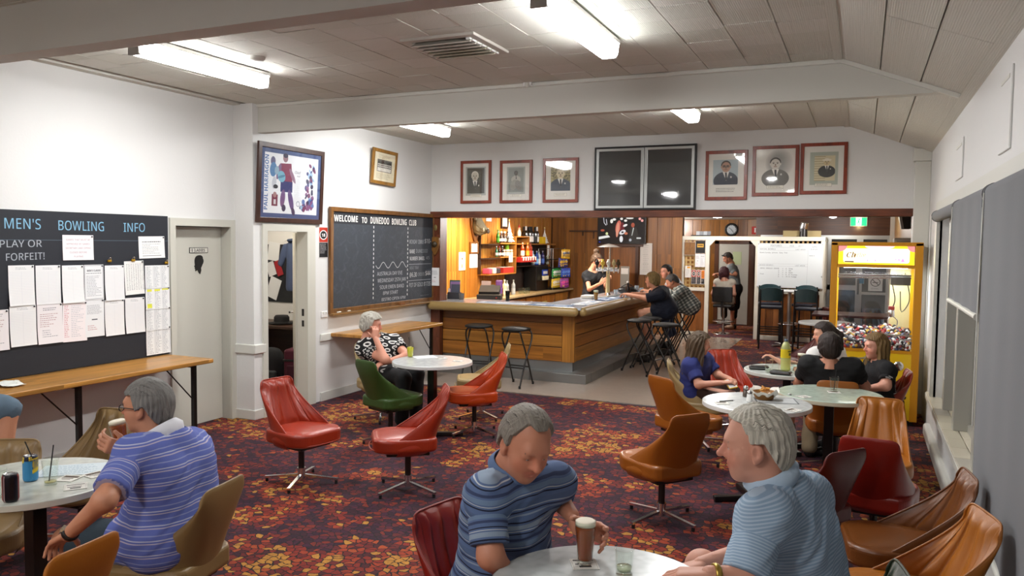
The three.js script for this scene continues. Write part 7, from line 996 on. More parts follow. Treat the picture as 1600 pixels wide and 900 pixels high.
// white-haired man, back to the window
{
  const P = person('white-haired elderly man in a light blue shirt at the nearest table', {
    J: { pel: [-.1, .53, -2.84], nek: Z3(1226, 752, -2.8), hd: Z3(1180, 694, -2.74), shL: Z3(1193, 812, -2.6), shR: Z3(1262, 778, -3.0), elL: Z3(1165, 905, -2.48), wrL: Z3(1108, 898, -2.42), elR: [-.33, .74, -3.02], wrR: [-.5, .72, -2.84], knL: [-.5, .5, -2.72], anL: [-.52, .1, -2.7], knR: Z3(1096, 884, -2.98), anR: [-.62, .1, -3.0] },
    face: [-.985, -.1, .1], skin: 0xb98570, wide: .95, belly: .6, arm: 1.05, cell: .0105, headCell: .0038, handCell: .0042, hairCell: .0042, headScale: 1.04, head: { ruddy: .5, nose: 1.25, neck: 1.12 },
    hair: { color: 0xe2dccb, vol: .016, recede: .02, side: .018, ear: .02, nape: -.085, wave: .004, freq: 26 }, brow: 0xa9a294,
    handL: { curl: [.3, .4, .3], N: [0, -1, 0], D: [-.9, -.1, .1] },
    top: { mat: fine, scale: .02, sleeve: .95, sleeveW: 1.12, collar: fine, collarUp: .55, hem: .15, loose: .02, wrinkle: 1.2, cell: .009, neck: .03, vneck: .2 }, bottom: { mat: darkT, label: 'dark green trousers' },
  });
  const wt = part('wristwatch', (() => { const g = new THREE.TorusGeometry(.032, .006, 8, 24); g.scale(1, 1, 1.8); return g; })(), std(0xb89a4a, .3, { metalness: .8 }), P.t), d = P.j.wrL.clone().sub(P.j.elL).normalize(); wt.quaternion.setFromUnitVectors(V(0, 0, 1), d); wt.position.copy(P.j.wrL).addScaledVector(d, -.02);
}
// woman at the wall bench, hand at her ear
person('white-haired woman in a black and white patterned top by the wall bench', {
  J: { pel: [-4.56, .52, -6.97], nek: [-4.65, .88, -6.93], hd: Z3(581, 507, -6.87), shL: [-4.5, .81, -7.08], shR: Z3(568, 545, -6.78), elR: Z3(602, 562, -6.68), wrR: Z3(587, 529, -6.74), elL: Z3(636, 556, -6.92), wrL: Z3(604, 566, -6.72), knL: [-4.12, .52, -6.9], anL: [-4.12, .1, -6.88], knR: [-4.14, .52, -6.68], anR: [-4.15, .1, -6.66] },
  face: [.82, -.12, -.35], skin: 0xb9806a, size: .95, wide: 1.1, bust: 1.1, belly: .6, arm: 1.1, cell: .012, headCell: .006, head: { ruddy: .6 }, hair: { color: 0xd2cdc0, vol: .028, wave: .007, freq: 17, side: -.03, ear: -.055, nape: -.1 }, brow: 0xa09a90,
  handR: { D: [-.1, 1, -.15], N: [-.5, .1, -.4], curl: [.6, .7, .4] }, top: { mat: cloth(chainTex), scale: .24, sleeve: .55, sleeveW: 1.12, hem: .2, cell: .011, loose: .018, neck: .0 }, bottom: { mat: blackC },
});
// barmaid
person('barmaid in a black top pulling a beer at the taps', {
  J: { pel: [-4.33, .96, -13.3], nek: Z3(925, 421, -13.3), hd: Z3(933, 407, -13.25), shL: [-4.22, 1.37, -13.42], shR: Z3(916, 431, -13.16), elR: Z3(921, 452, -13.0), wrR: Z3(938, 443, -12.78), elL: [-4.1, 1.14, -13.3], wrL: [-3.95, 1.3, -12.95], knL: [-4.3, .5, -13.4], anL: [-4.3, .09, -13.42], knR: [-4.38, .5, -13.22], anR: [-4.38, .09, -13.2] },
  face: [.93, -.32, .3], skin: 0xb98062, size: .96, bust: 1, arm: .95, cell: .012, headCell: .006, hair: { color: 0x5a3e22, vol: .017, wave: .005, side: -.03, ear: -.02, nape: -.07, locks: [[[0, .12, -.06], [0, .15, -.075], .045, .05], [[.05, -.02, -.03], [.06, -.1, -.02], .012, .006]] },
  handR: { D: [.7, .5, .3], N: [.3, .1, -.9], curl: [.8, .8, .4] }, handL: { curl: [.8, .8, .5] }, top: { mat: blackC, sleeve: .5, sleeveW: 1.12, hem: .16, neck: -.02, vneck: .4, open: .12 }, bottom: { mat: blackC },
});
// drinkers along the side of the bar
person('woman in a navy top with short blonde hair leaning on the bar', {
  J: { pel: [-2.8, .85, -12.36], nek: Z3(1026, 451, -12.3), hd: Z3(1019, 438, -12.26), shL: Z3(1033, 461, -12.1), shR: [-2.9, 1.12, -12.5], elL: Z3(1010, 466, -12.05), wrL: [-3.36, 1.075, -12.1], elR: [-3.12, 1.06, -12.52], wrR: [-3.38, 1.075, -12.36], knL: [-3.2, .78, -12.26], anL: [-3.08, .36, -12.22], knR: [-3.2, .78, -12.48], anR: [-3.08, .36, -12.5] },
  face: [-.96, -.02, -.12], skin: 0xc08a70, size: .98, wide: 1.15, bust: 1.1, belly: .8, arm: 1.1, hair: { color: 0xa58c56, vol: .026, wave: .006, freq: 20, side: -.03, ear: -.05, nape: -.095 }, top: { mat: plain(0x0d1426), sleeve: 1.0, sleeveW: 1.12, hem: .14, loose: .02, neck: .02 }, bottom: { mat: plain(0x6e6558), len: 1.2 },
});
person('man in a grey checked shirt with his head bowed at the bar', {
  J: { pel: [-2.62, .85, -13.3], nek: Z3(1062, 444, -13.3), hd: Z3(1050, 440, -13.25), shL: Z3(1064, 455, -13.08), shR: [-2.86, 1.1, -13.52], elL: Z3(1046, 472, -13.0), wrL: [-3.3, 1.07, -13.1], elR: [-3.1, 1.02, -13.5], wrR: [-3.35, 1.07, -13.4], knL: [-3.05, .8, -13.15], anL: [-2.95, .36, -13.15], knR: [-3.05, .8, -13.45], anR: [-2.95, .36, -13.45] },
  face: [-.82, -.55, .05], skin: 0xb07a60, wide: 1.12, belly: .6, head: { ruddy: .6 }, hair: { color: 0x4c4846, vol: .012, recede: .008, side: -.01, ear: .012, nape: -.08 }, top: { mat: cloth(checkTex), scale: .09, sleeve: 1.35, sleeveW: 1.12, hem: .14, loose: .018, neck: .02, collar: cloth(checkTex) }, bottom: { mat: denim },
});
person('dark-haired man half hidden behind the checked shirt at the bar', { J: { pel: [-2.95, .85, -14.2], nek: [-3.1, 1.26, -14.1], hd: Z3(1041, 424, -14), shL: [-3.1, 1.2, -13.92], shR: [-3.1, 1.2, -14.3], elL: [-3.2, 1.08, -13.85], wrL: [-3.4, 1.07, -13.95], elR: [-3.2, 1.08, -14.32], wrR: [-3.4, 1.07, -14.2], knL: [-3.3, .8, -14.05], anL: [-3.2, .36, -14.05], knR: [-3.3, .8, -14.3], anR: [-3.2, .36, -14.3] }, face: [-.7, -.1, .7], skin: 0xb4806a, hair: { color: 0x1d1814, vol: .011, side: -.01, ear: .01, nape: -.08 }, top: { mat: plain(0xb9bcc0), sleeve: .6, hem: .12 }, bottom: { mat: darkT } });
// inner hall
{
  const P = person('standing man in a grey t-shirt and black shorts looking at his phone', { J: { pel: [-2.6, .9, -18.0], nek: Z3(1142, 414, -18.0), hd: Z3(1137, 403, -18.02), shL: [-2.66, 1.35, -17.8], shR: [-2.64, 1.35, -18.2], elL: Z3(1149, 428, -17.75), wrL: [-2.88, 1.24, -17.85], elR: [-2.72, 1.1, -18.25], wrR: [-2.94, 1.2, -18.1], knL: [-2.6, .48, -17.9], anL: [-2.6, .08, -17.9], knR: [-2.58, .48, -18.12], anR: [-2.58, .08, -18.12] }, face: [-.85, -.42, .3], skin: 0xb27b60, wide: 1.18, belly: 1.2, head: { ruddy: .5 }, hair: { color: 0x4a4038, vol: .01, side: -.005, ear: .012, nape: -.08 }, top: { mat: plain(0x7f888a), sleeve: .8, sleeveW: 1.12, hem: .1 }, bottom: { mat: blackC, len: .9, loose: .03, name: 'shorts', label: 'black shorts' }, shoes: std(0x9a7a60, .6) });
  P.add('sunglasses', join([cap3(.034), cap3(-.034)]), std(0x0a0a0a, .15)); part('phone', box(-.04, .04, -.005, .005, -.07, .07, null, .003), M.black, P.t).position.set(-.36, 1.25, 0);
  person('seated person with dark red hair in a white singlet, back turned', { J: { pel: [-2.68, .7, -17.15], nek: [-2.67, 1.13, -17.18], hd: Z3(1131, 427, -17.2), shL: [-2.84, 1.08, -17.15], shR: [-2.5, 1.08, -17.15], elL: [-2.9, .84, -17.1], wrL: [-2.92, .72, -17.3], elR: [-2.46, .84, -17.1], wrR: [-2.5, .72, -17.35], knL: [-2.8, .66, -18.0], anL: [-2.8, .3, -18.02], knR: [-2.58, .66, -18.0], anR: [-2.58, .3, -18.02] }, face: [-.3, -.15, -.95], skin: 0xb5826c, noFace: true, hair: { color: 0x4a1420, vol: .03, side: -.06, ear: -.06, nape: -.12, wave: .006, freq: 20, locks: [[[.06, 0, -.03], [.07, -.12, -.03], .04, .03], [[-.06, 0, -.03], [-.07, -.12, -.03], .04, .03]] }, top: { mat: plain(0xc9c3b6), sleeve: 0, hem: .14, neck: -.02, open: .12 }, bottom: { mat: blackC } });
  const st = thing('swivel_stool', 'black backed swivel stool with a chrome ring base in the doorway', 'bar chair', [-2.66, 0, -17.05]); part('seat', box(-.2, .2, .56, .62, -.2, .2, null, .03), M.black, st); part('backrest', box(-.21, .21, .68, 1.0, .2, .24, null, .02), vinyl(0x111113), st); part('back_bar', box(-.03, .03, .56, .8, .2, .225), M.black, st); part('post', rod([0, .03, 0], [0, .56, 0], .03), M.chrome, st); part('foot_ring', (() => { const g = new THREE.TorusGeometry(.22, .012, 8, 30); g.rotateX(Math.PI / 2); g.translate(0, .26, 0); return g; })(), M.chrome, st); part('base', lathe([[.0001, .03], [.22, .012], [.23, 0]], 30), M.chrome, st); for (let k = 0; k < 3; k++) part('spoke', rod([0, .26, 0], [.21 * Math.cos(k * 2.1), .26, .21 * Math.sin(k * 2.1)], .008), M.chrome, st);
  person('person in a white sleeve just showing behind the partition post', { J: { pel: [-1.72, .92, -17.1], nek: [-1.74, 1.42, -17.1], hd: [-1.75, 1.62, -17.1], shL: [-1.9, 1.36, -17.1], shR: [-1.58, 1.36, -17.1], elL: [-1.98, 1.12, -17.05], wrL: [-1.93, .95, -16.9], elR: [-1.55, 1.1, -17.05], wrR: [-1.58, .9, -17], knL: [-1.8, .5, -17.1], anL: [-1.8, .08, -17.1], knR: [-1.65, .5, -17.1], anR: [-1.65, .08, -17.1] }, face: [-.3, -.1, 1], skin: 0xb5826c, size: .96, hair: { color: 0xa59a80, vol: .02, side: -.03, ear: -.05, nape: -.09 }, top: { mat: plain(0xd0d0cc), sleeve: .9, sleeveW: 1.12, hem: .15 }, bottom: { mat: darkT } });
}
function cap3(x) { const g = new THREE.SphereGeometry(.028, 14, 10); g.scale(1.1, .6, .45); g.translate(x, .095, .085); return g; }
// families round the white tables
person('girl with long brown hair in a blue shirt holding a yellow phone', {
  J: { pel: [-1.4, .51, -7.4], nek: [-1.385, .84, -7.34], hd: Z3(1094, 537, -7.3), shL: [-1.33, .79, -7.5], shR: Z3(1081, 572, -7.2), elR: Z3(1092, 601, -7.1), wrR: Z3(1130, 598, -7.12), elL: [-1.2, .66, -7.48], wrL: [-1.06, .67, -7.25], knR: Z3(1143, 619, -7.22), anR: [-1.0, .12, -7.2], knL: [-1.02, .5, -7.44], anL: [-1.0, .12, -7.44] },
  face: [.9, -.1, -.42], size: .84, skin: 0xb5826c, wide: 1.02, cell: .012, hair: { color: 0x5e4930, vol: .024, wave: .006, freq: 26, side: -.05, ear: -.05, nape: -.12, locks: [[[.06, .02, -.03], [.1, -.24, -.04], .05, .035], [[-.06, .02, -.03], [-.11, -.22, .0], .05, .035], [[0, .02, -.07], [.02, -.34, -.12], .07, .045], [[-.05, 0, -.06], [-.07, -.32, -.1], .055, .035], [[.05, 0, -.06], [.08, -.33, -.1], .055, .035]] }, top: { mat: plain(0x232c6a), sleeve: .75, sleeveW: 1.12, hem: .12, loose: .02 }, bottom: { mat: plain(0x3c2a22), len: .9, name: 'shorts', label: 'brown shorts' },
  handR: { curl: [.7, .6, .4] },
});
{ const p = Z3(1142, 600, -7.14), t = thing('mobile_phone', 'yellow cased phone in the hands of the girl in blue', 'phone', [p.x, p.y, p.z], .5); const g = part('case', box(-.04, .04, -.006, .006, -.075, .075, null, .005), std(0xc9a62a, .4), t); part('screen', box(-.034, .034, .006, .007, -.066, .066), std(0xcfd6da, .15), g); t.rotation.x = .4; }
person('dark-haired woman in a black top seen from behind at the pale green table', {
  J: { pel: [-.2, .5, -7.22], nek: [-.22, .935, -7.14], hd: Z3(1296, 543, -7.12), shL: [-.395, .865, -7.12], shR: [-.04, .87, -7.1], elL: Z3(1248, 598, -7.28), wrL: [-.5, .74, -7.5], elR: [.05, .7, -7.24], wrR: [-.02, .68, -7.5], knL: [-.36, .5, -7.5], anL: [-.38, .1, -7.4], knR: [-.04, .5, -7.5], anR: [-.02, .1, -7.4] },
  face: [-.2, -.05, -1], skin: 0xb07a62, size: .97, wide: 1.12, arm: 1.05, noFace: true, cell: .012, hair: { color: 0x2c1a12, vol: .024, wave: .004, side: -.02, ear: -.02, nape: -.095 }, top: { mat: blackC, sleeve: .6, sleeveW: 1.12, hem: .14, neck: .01, vneck: .1, loose: .016 }, bottom: { mat: khaki },
});
person('girl in a white numbered shirt with brown hair tied back', {
  J: { pel: [-.22, .52, -8.2], nek: [-.255, .9, -8.14], hd: Z3(1287, 521, -8.1), shL: Z3(1272, 555, -7.98), shR: [-.2, .84, -8.3], elL: [-.5, .66, -7.9], wrL: [-.72, .78, -7.92], elR: [-.42, .66, -8.3], wrR: [-.62, .74, -8.1], knL: [-.6, .5, -8.05], anL: [-.62, .1, -8.02], knR: [-.58, .5, -8.3], anR: [-.6, .1, -8.3] },
  face: [-.95, -.18, .25], size: .88, skin: 0xba8a72, hair: { color: 0x2e1e16, vol: .018, side: -.02, ear: -.01, nape: -.07, locks: [[[0, .03, -.1], [0, -.05, -.17], .03, .028], [[0, -.05, -.17], [.0, -.2, -.17], .028, .012]] }, top: { mat: std(0xffffff, .9, { map: canvasTex(256, 256, (c, w, h) => { c.fillStyle = '#d9d7d4'; c.fillRect(0, 0, w, h); c.fillStyle = '#222'; c.font = 'bold 60px ' + FONT; c.fillText('10', 96, 150); }) }), scale: .5, sleeve: .85, sleeveW: 1.12, hem: .14 }, bottom: { mat: denim, len: .9, name: 'shorts' },
});
person('girl with long blonde hair in a black printed t-shirt before the prize machine', {
  J: { pel: [.17, .5, -7.7], nek: [.155, .875, -7.68], hd: Z3(1368, 541, -7.66), shL: Z3(1387, 580, -7.5), shR: [.12, .82, -7.84], elL: Z3(1384, 603, -7.42), wrL: Z3(1345, 610, -7.5), elR: [.02, .66, -7.84], wrR: [-.04, .63, -7.62], knL: [-.2, .5, -7.55], anL: [-.22, .1, -7.5], knR: [-.2, .5, -7.8], anR: [-.22, .1, -7.8] },
  face: [-.9, -.05, .45], size: .9, headScale: 1.02, skin: 0xc68e78, wide: 1.05, arm: 1.1, cell: .012, headCell: .005, head: { ruddy: .6 }, hair: { color: 0x8a6a3a, vol: .02, wave: .005, freq: 26, recede: -.004, side: -.03, ear: -.06, nape: -.12, locks: [[[.065, .02, -.02], [.1, -.3, .02], .036, .026], [[-.065, .02, -.01], [-.1, -.28, .05], .036, .024], [[0, .02, -.07], [0, -.36, -.1], .06, .04], [[.05, .02, -.05], [.09, -.36, -.06], .05, .03]] }, top: { mat: std(0xffffff, .88, { map: canvasTex(256, 256, (c, w, h) => { c.fillStyle = '#121114'; c.fillRect(0, 0, w, h); c.fillStyle = '#c9c7c4'; for (let i = 0; i < 16; i++) c.fillRect(16 + 60 * hash2(i, 1), 110 + i * 7, 20 + 40 * hash2(i, 2), 4); }) }), scale: .5, sleeve: .65, sleeveW: 1.12, hem: .14 }, bottom: { mat: blackC },
});
// ---------------------------------------------------------------- on the tables
{
  const TY = .7355, on = (px, py, y = TY) => onY(px, py, y);
  const coasterTex = [0, 1].map(k => canvasTex(96, 96, (c, w, h) => { c.fillStyle = '#dcdad2'; c.fillRect(0, 0, w, h); c.fillStyle = k ? '#2a2622' : '#4a3a2a'; c.fillRect(10, 12, 76, k ? 10 : 26); c.fillRect(14, 46, 60, 8); c.fillRect(26, 64, 44, k ? 16 : 6); c.strokeStyle = '#8a8478'; c.strokeRect(5, 5, 86, 86); }));
  const coasterMat = coasterTex.map(t => std(0xffffff, .8, { map: t })), coasterGeo = new RoundedBoxGeometry(.095, .0025, .095, 1, .001);
  const coaster = (label, px, py, turn, k = 0) => { const p = on(px, py), m = solo('coaster', coasterGeo, coasterMat[k], label, 'coaster'); m.position.set(p.x, TY + .0015, p.z); m.rotation.y = turn; return p; };
  const glassOf2 = (label, x, y, z, r0, r1, h, fill, col, cat = 'glass') => { const t = thing('drinking_glass', label, cat, [x, y, z]); part('glass', lathe([[.0001, 0], [r0, 0], [r1, h], [r1 - .002, h + .0008], [r1 - .0035, h - .002], [r0 - .003, .01], [.0001, .012]], 30), phys(0xfafcfa, .03, { transmission: 1, thickness: 0, ior: 1.35 }), t); if (fill) { const rf = mixn(r0, r1, fill) - .004; part('drink', lathe([[.0001, .0125], [r0 - .004, .0125], [rf, h * fill], [.0001, h * fill]], 26), phys(col, .06, { transmission: .6, thickness: 0 }), t); } return t; };
  const straw = (t, a, b, c = 0x141414) => part('straw', rod(a, b, .0028), std(c, .5), t);
  const schooner = (label, x, y, z, tilt) => { const t = thing('beer_glass', label, 'glass of beer', [x, y, z]), h = .155; part('glass', lathe([[.0001, 0], [.028, 0], [.03, .012], [.034, .09], [.0385, .125], [.0385, h], [.0365, h], [.0365, .126], [.032, .09], [.027, .016], [.0001, .014]], 34), phys(0xfafcfa, .03, { transmission: 1, thickness: 0, ior: 1.3 }), t); part('beer', lathe([[.0001, .0145], [.0265, .0165], [.0318, .09], [.0362, .126], [.0362, .138], [.0001, .138]], 34), phys(0xb0561a, .06, { transmission: .45, thickness: 0 }), t); part('foam', lathe([[.0001, .1382], [.0362, .1382], [.0364, .153], [.03, .1575], [.015, .159], [.0001, .1585]], 30), M.foam, t); if (tilt) t.rotation.set(...tilt); return t; };
  // nearest table
  const g1 = on(914, 881); coaster('printed coaster under the full beer on the nearest table', 913, 882, .5, 1); schooner('full schooner of amber beer with a white head on the nearest table', g1.x, TY + .003, g1.z);
  const g2 = on(975, 896); glassOf2('short straight tumbler with a little clear drink beside the full beer', g2.x, TY, g2.z, .029, .034, .088, .3, 0xd8dcc8);
  // beer in the hand of the man in the striped polo
  { const p = onZ(192, 707, -2.6); schooner('glass of amber beer raised to the mouth of the grey-haired man', p.x, p.y, p.z, [.1, 0, .12]); }
  // table with cans
  const can = (label, px, py, top, draw) => { const p = on(px, py), t = thing('drink_can', label, 'drink can', [p.x, TY, p.z], 1.2); const b = lathe([[.0001, .003], [.026, 0], [.03, .006], [.033, .014], [.033, .105], [.03, .118], [.026, .122]], 34); part('can_body', b, std(0xffffff, .3, { metalness: .3, map: canvasTex(256, 128, draw) }), t); part('lid', lathe([[.026, .122], [.024, .119], [.0001, .119]], 30), M.chrome, t); return t; };
  const c1 = can('blue and yellow soft drink can with a straw on the table by the info board', 48, 751, 0, (c, w, h) => { c.fillStyle = '#1a2238'; c.fillRect(0, 0, w, h); c.fillStyle = '#3a86b8'; c.fillRect(0, 44, w, 52); c.save(); c.rotate(-.06); c.fillStyle = '#d8b82c'; for (const x of [-20, 108, 236]) c.fillRect(x, 34, 100, 24); c.fillStyle = '#1f3f7a'; c.font = 'italic bold 20px ' + FONT; for (const x of [-14, 114, 242]) c.fillText('Schweppes', x, 53, 86); c.restore(); c.fillStyle = '#8fc4de'; for (let i = 0; i < 40; i++) c.fillRect(hash2(i, 1) * w, 62 + hash2(i, 2) * 30, 3, 3); });
  part('straw', rod([.005, .118, 0], [-.02, .19, .0], .0028), std(0x141414, .5), c1);
  can('dark red and black cola can on the table by the info board', 17, 783, 0, (c, w, h) => { c.fillStyle = '#17131a'; c.fillRect(0, 0, w, h); c.fillStyle = '#8a1c1c'; for (const x of [30, 160]) { c.fillRect(x, 20, 44, 90); c.fillStyle = '#a88a8a'; c.fillRect(x + 50, 24, 7, 84); c.fillStyle = '#8a1c1c'; } });
  const g3 = on(79, 757), t3 = glassOf2('tumbler with a dark straw and a little yellow drink beside the blue can', g3.x, TY, g3.z, .028, .037, .12, .14, 0xd8cf90); straw(t3, [-.01, .014, 0], [.012, .185, -.01]);
  const g4 = on(-2, 776); glassOf2('clear tumbler at the edge of the frame behind the cola can', g4.x, TY, g4.z, .03, .036, .12, 0);
  coaster('printed coaster lying flat beside the straw tumbler', 107, 748, .3, 0); coaster('printed coaster nearest the man in the striped polo', 118, 761, .9, 1); coaster('printed coaster toward the wall side of the table with cans', 150, 742, 1.4, 0);
  { const p = on(115, 734), m = solo('menu_sheet', new RoundedBoxGeometry(.3, .0015, .2, 1, .0005), std(0xffffff, .8, { map: canvasTex(180, 120, (c, w, h) => { c.fillStyle = '#cdd8dd'; c.fillRect(0, 0, w, h); textLines(c, 12, 14, 150, 9, 11, '#7a98a8', 33, .6); }) }), 'pale blue printed sheet lying on the table with cans', 'paper sheet'); m.position.set(p.x, TY + .001, p.z); m.rotation.y = .7; }
  { const t = thing('crumpled_paper', 'crumpled white paper lying on the long wall bench', 'paper', (p => [p.x, .786, p.z])(onY(14, 602, .79))); for (let k = 0; k < 2; k++) part('sheet', (() => { const g = new THREE.PlaneGeometry(.2, .14, 10, 8), p = g.attributes.position; for (let i = 0; i < p.count; i++) p.setZ(i, .008 + .022 * vnoise(p.getX(i) * 30 + 40 + k * 5, p.getY(i) * 30 + 40, 64, 7)); g.rotateX(-Math.PI / 2); g.rotateY(k * .8); g.computeVertexNormals(); return g; })(), std(0xd9dcd6, .9, { side: THREE.DoubleSide }), t).position.x = k * -.06; }
  // chip basket table
  { const p = on(1194, 624), t = thing('chip_basket', 'woven basket lined with white paper holding fried chips', 'basket', [p.x, TY, p.z]); const wk = std(0xb07a3a, .6, { map: rep(streakTex, 8, 4), bumpMap: rep(streakTex, 8, 4), bumpScale: .002 }); part('basket_body', lathe([[.0001, .002], [.05, 0], [.06, .004], [.085, .055], [.088, .06], [.08, .058], [.055, .01], [.0001, .008]], 36), wk, t); for (let k = 0; k < 4; k++) { const g = new THREE.TorusGeometry(.064 + k * .007, .0042, 8, 40); g.rotateX(Math.PI / 2); g.translate(0, .012 + k * .015, 0); part('weave_band', g, wk, t); }
    part('paper_liner', (() => { const g = new THREE.PlaneGeometry(.26, .26, 24, 24), q = g.attributes.position; for (let i = 0; i < q.count; i++) { const x = q.getX(i), y = q.getY(i), r = Math.hypot(x, y), k = Math.min(1, .086 / Math.max(r, 1e-4)); q.setXYZ(i, x * mixn(1, k, .55), y * mixn(1, k, .55), .014 + .5 * Math.max(0, r - .03) + .008 * Math.sin(Math.atan2(y, x) * 7)); } g.rotateX(-Math.PI / 2); g.computeVertexNormals(); return g; })(), std(0xe8e4da, .9, { side: THREE.DoubleSide }), t); }
  reseed(55); for (let k = 0; k < 9; k++) { const p = on(1194, 624), m = solo('fried_chip', new RoundedBoxGeometry(.05 + .006 * (k % 3), .01, .011, 1, .003), std([0xc98a3a, 0xd29a48, 0xb87a2c][k % 3], .6), 'golden fried chip in the paper lined basket', 'chip', 'fried chips in the basket'); m.position.set(p.x + rr(-.03, .03), TY + .06 + k * .004, p.z + rr(-.03, .03)); m.rotation.set(rr(-.4, .4), rr(0, 3), rr(-.4, .4)); }
  for (const [px, py, l, c] of [[1165, 620, 'pepper shaker behind the salt shaker on the basket table', 0x4a4038], [1171, 628, 'salt shaker with a metal top on the basket table', 0xe4e4e0]]) { const p = on(px, py), t = thing('shaker', l, 'shaker', [p.x, TY, p.z]); part('jar', lathe([[.0001, 0], [.02, 0], [.023, .004], [.019, .06], [.0001, .06]], 20), phys(c, .1, { clearcoat: .8 }), t); part('top', lathe([[.0195, .06], [.02, .075], [.012, .084], [.0001, .086]], 20), M.chrome, t); }
  { const p = on(1212, 626), m = solo('paper_menu', new RoundedBoxGeometry(.3, .002, .21, 1, .0008), std(0xffffff, .7, { map: canvasTex(150, 105, (c, w, h) => { c.fillStyle = '#b9bcbc'; c.fillRect(0, 0, w, h); c.strokeStyle = '#5a5c60'; c.lineWidth = 5; c.strokeRect(3, 3, w - 6, h - 6); textLines(c, 12, 14, 120, 9, 9, '#888', 35); }) }), 'grey bordered menu sheet under the chip basket', 'menu'); m.position.set(p.x, TY + .0012, p.z); m.rotation.y = .25; }
  coaster('printed coaster with a pen on it, on the basket table', 1128, 630, .4, 0); { const p = on(1136, 628), t = thing('pen', 'dark pen lying on a coaster on the basket table', 'pen', [p.x, TY + .008, p.z], .7); part('barrel', rod([-.06, 0, 0], [.05, 0, 0], .004), M.black, t); part('tip', rod([.05, 0, 0], [.066, 0, 0], .004, .001), M.chrome, t); } coaster('printed coaster nearest the white-haired man, on the basket table', 1240, 641, 1.1, 0);
  // pale green table
  { const p = on(1303, 612); coaster('white coaster under the tumbler on the pale green table', 1303, 613, .2, 0); const t = glassOf2('tapered tumbler with a straw standing on the pale green table', p.x, TY + .003, p.z, .024, .037, .11, .12, 0xb8b8a8); straw(t, [.0, .014, 0], [.012, .17, .01]); } coaster('curled coaster on the pale green table', 1256, 620, .8, 1); { const p = on(1234, 617), t = thing('crown_seal', 'small metal crown seal lying on the pale green table', 'crown seal', [p.x, TY, p.z]); part('cap', lathe([[.013, 0], [.013, .008], [.0001, .009]], 16), M.steel, t); }
  // table with the yellow bottle
  { const p = on(1227, 578), t = thing('drink_bottle', 'large clear bottle of pale yellow drink with a yellow label', 'bottle', [p.x, TY, p.z]); part('bottle_body', lathe([[.0001, .004], [.036, 0], [.045, .01], [.043, .06], [.045, .1], [.045, .2], [.03, .245], [.014, .265], [.014, .285], [.0001, .285]], 30), phys(0xdfe6a0, .06, { transmission: .55, thickness: 0 }), t); part('label', lathe([[.0458, .115], [.0458, .195]], 30), std(0xffffff, .5, { side: THREE.DoubleSide, map: canvasTex(256, 70, (c, w, h) => { c.fillStyle = '#d8be1a'; c.fillRect(0, 0, w, h); c.fillStyle = '#5a5410'; for (const x of [20, 148]) { c.fillRect(x, 14, 60, 8); c.fillRect(x + 8, 30, 44, 20); } }) }), t); part('bottle_top', lathe([[.0145, .262], [.0165, .264], [.0165, .285], [.0001, .287]], 18), std(0x3a4a5a, .4), t); }
  for (const [px, py, r0, r1, h, f, c, l] of [[1201, 582, .03, .037, .13, .25, 0xe0e4d8, 'tall tumbler left of the yellow drink bottle'], [1212, 583, .028, .033, .1, 0, 0, 'short clear tumbler in front of the yellow drink bottle']]) { const p = on(px, py); glassOf2(l, p.x, TY, p.z, r0, r1, h, f, c); }
  { const p = on(1247, 580), t = glassOf2('glass of beer with a foam top right of the yellow drink bottle', p.x + .02, TY, p.z - .12, .03, .037, .15, .86, 0x7a3a10, 'glass of beer'); part('foam', lathe([[.0001, .129], [.034, .129], [.036, .148], [.0001, .15]], 24), M.foam, t); } { const p = on(1242, 583), t = thing('beer_mug', 'clear glass mug with a handle beside the yellow drink bottle', 'mug', [p.x, TY, p.z]); part('glass', lathe([[.0001, 0], [.036, 0], [.038, .1], [.035, .1], [.033, .01], [.0001, .01]], 24), M.clear, t); part('handle', tube([[.036, .085, 0], [.06, .08, 0], [.06, .03, 0], [.036, .022, 0]], .0055, 20, 8), M.clear, t); }
  for (const [px, py, l, a] of [[1186, 577, 'black leather purse at the edge of the table with the yellow bottle', .2], [1220, 585, 'black glasses case lying before the yellow drink bottle', -.15]]) { const p = on(px, py), t = thing('purse', l, 'purse', [p.x, TY, p.z], a); part('purse_body', box(-.09, .09, .001, .035, -.05, .05, null, .016), vinyl(0x0b0b0c, .35), t); part('zip', box(-.085, .085, .016, .02, .0495, .052), M.steel, t); }
  // table with the yellow cocktail
  { const p = on(641, 558), t = thing('cocktail', 'bright yellow iced drink with a straw on the table near the bar stools', 'drink', [p.x, TY, p.z]); part('glass', lathe([[.0001, 0], [.026, 0], [.036, .1], [.0345, .1], [.0245, .006], [.0001, .006]], 26), M.clear, t); part('drink', lathe([[.0001, .007], [.0243, .007], [.034, .096], [.0001, .096]], 24), std(0xdcc818, .25), t); reseed(8); for (let k = 0; k < 4; k++) { const g = part('ice_cube', new RoundedBoxGeometry(.016, .016, .016, 1, .003), phys(0xf2ee9a, .1, { transmission: .5, thickness: 0 }), t); g.position.set(rr(-.014, .014), .098, rr(-.014, .014)); g.rotation.set(rnd(), rnd(), rnd()); } straw(t, [.0, .02, 0], [-.012, .2, .01]); }
  { const p = on(664, 558), m = solo('paper_sheet', new RoundedBoxGeometry(.22, .0015, .16, 1, .0005), std(0xe2e4e6, .85), 'white sheet beside the yellow cocktail', 'paper sheet'); m.position.set(p.x, TY + .001, p.z); m.rotation.y = .9; } coaster('coaster at the bar side of the cocktail table', 716, 564, .3, 1); coaster('coaster in the middle of the cocktail table', 690, 560, 1.0, 0);
}
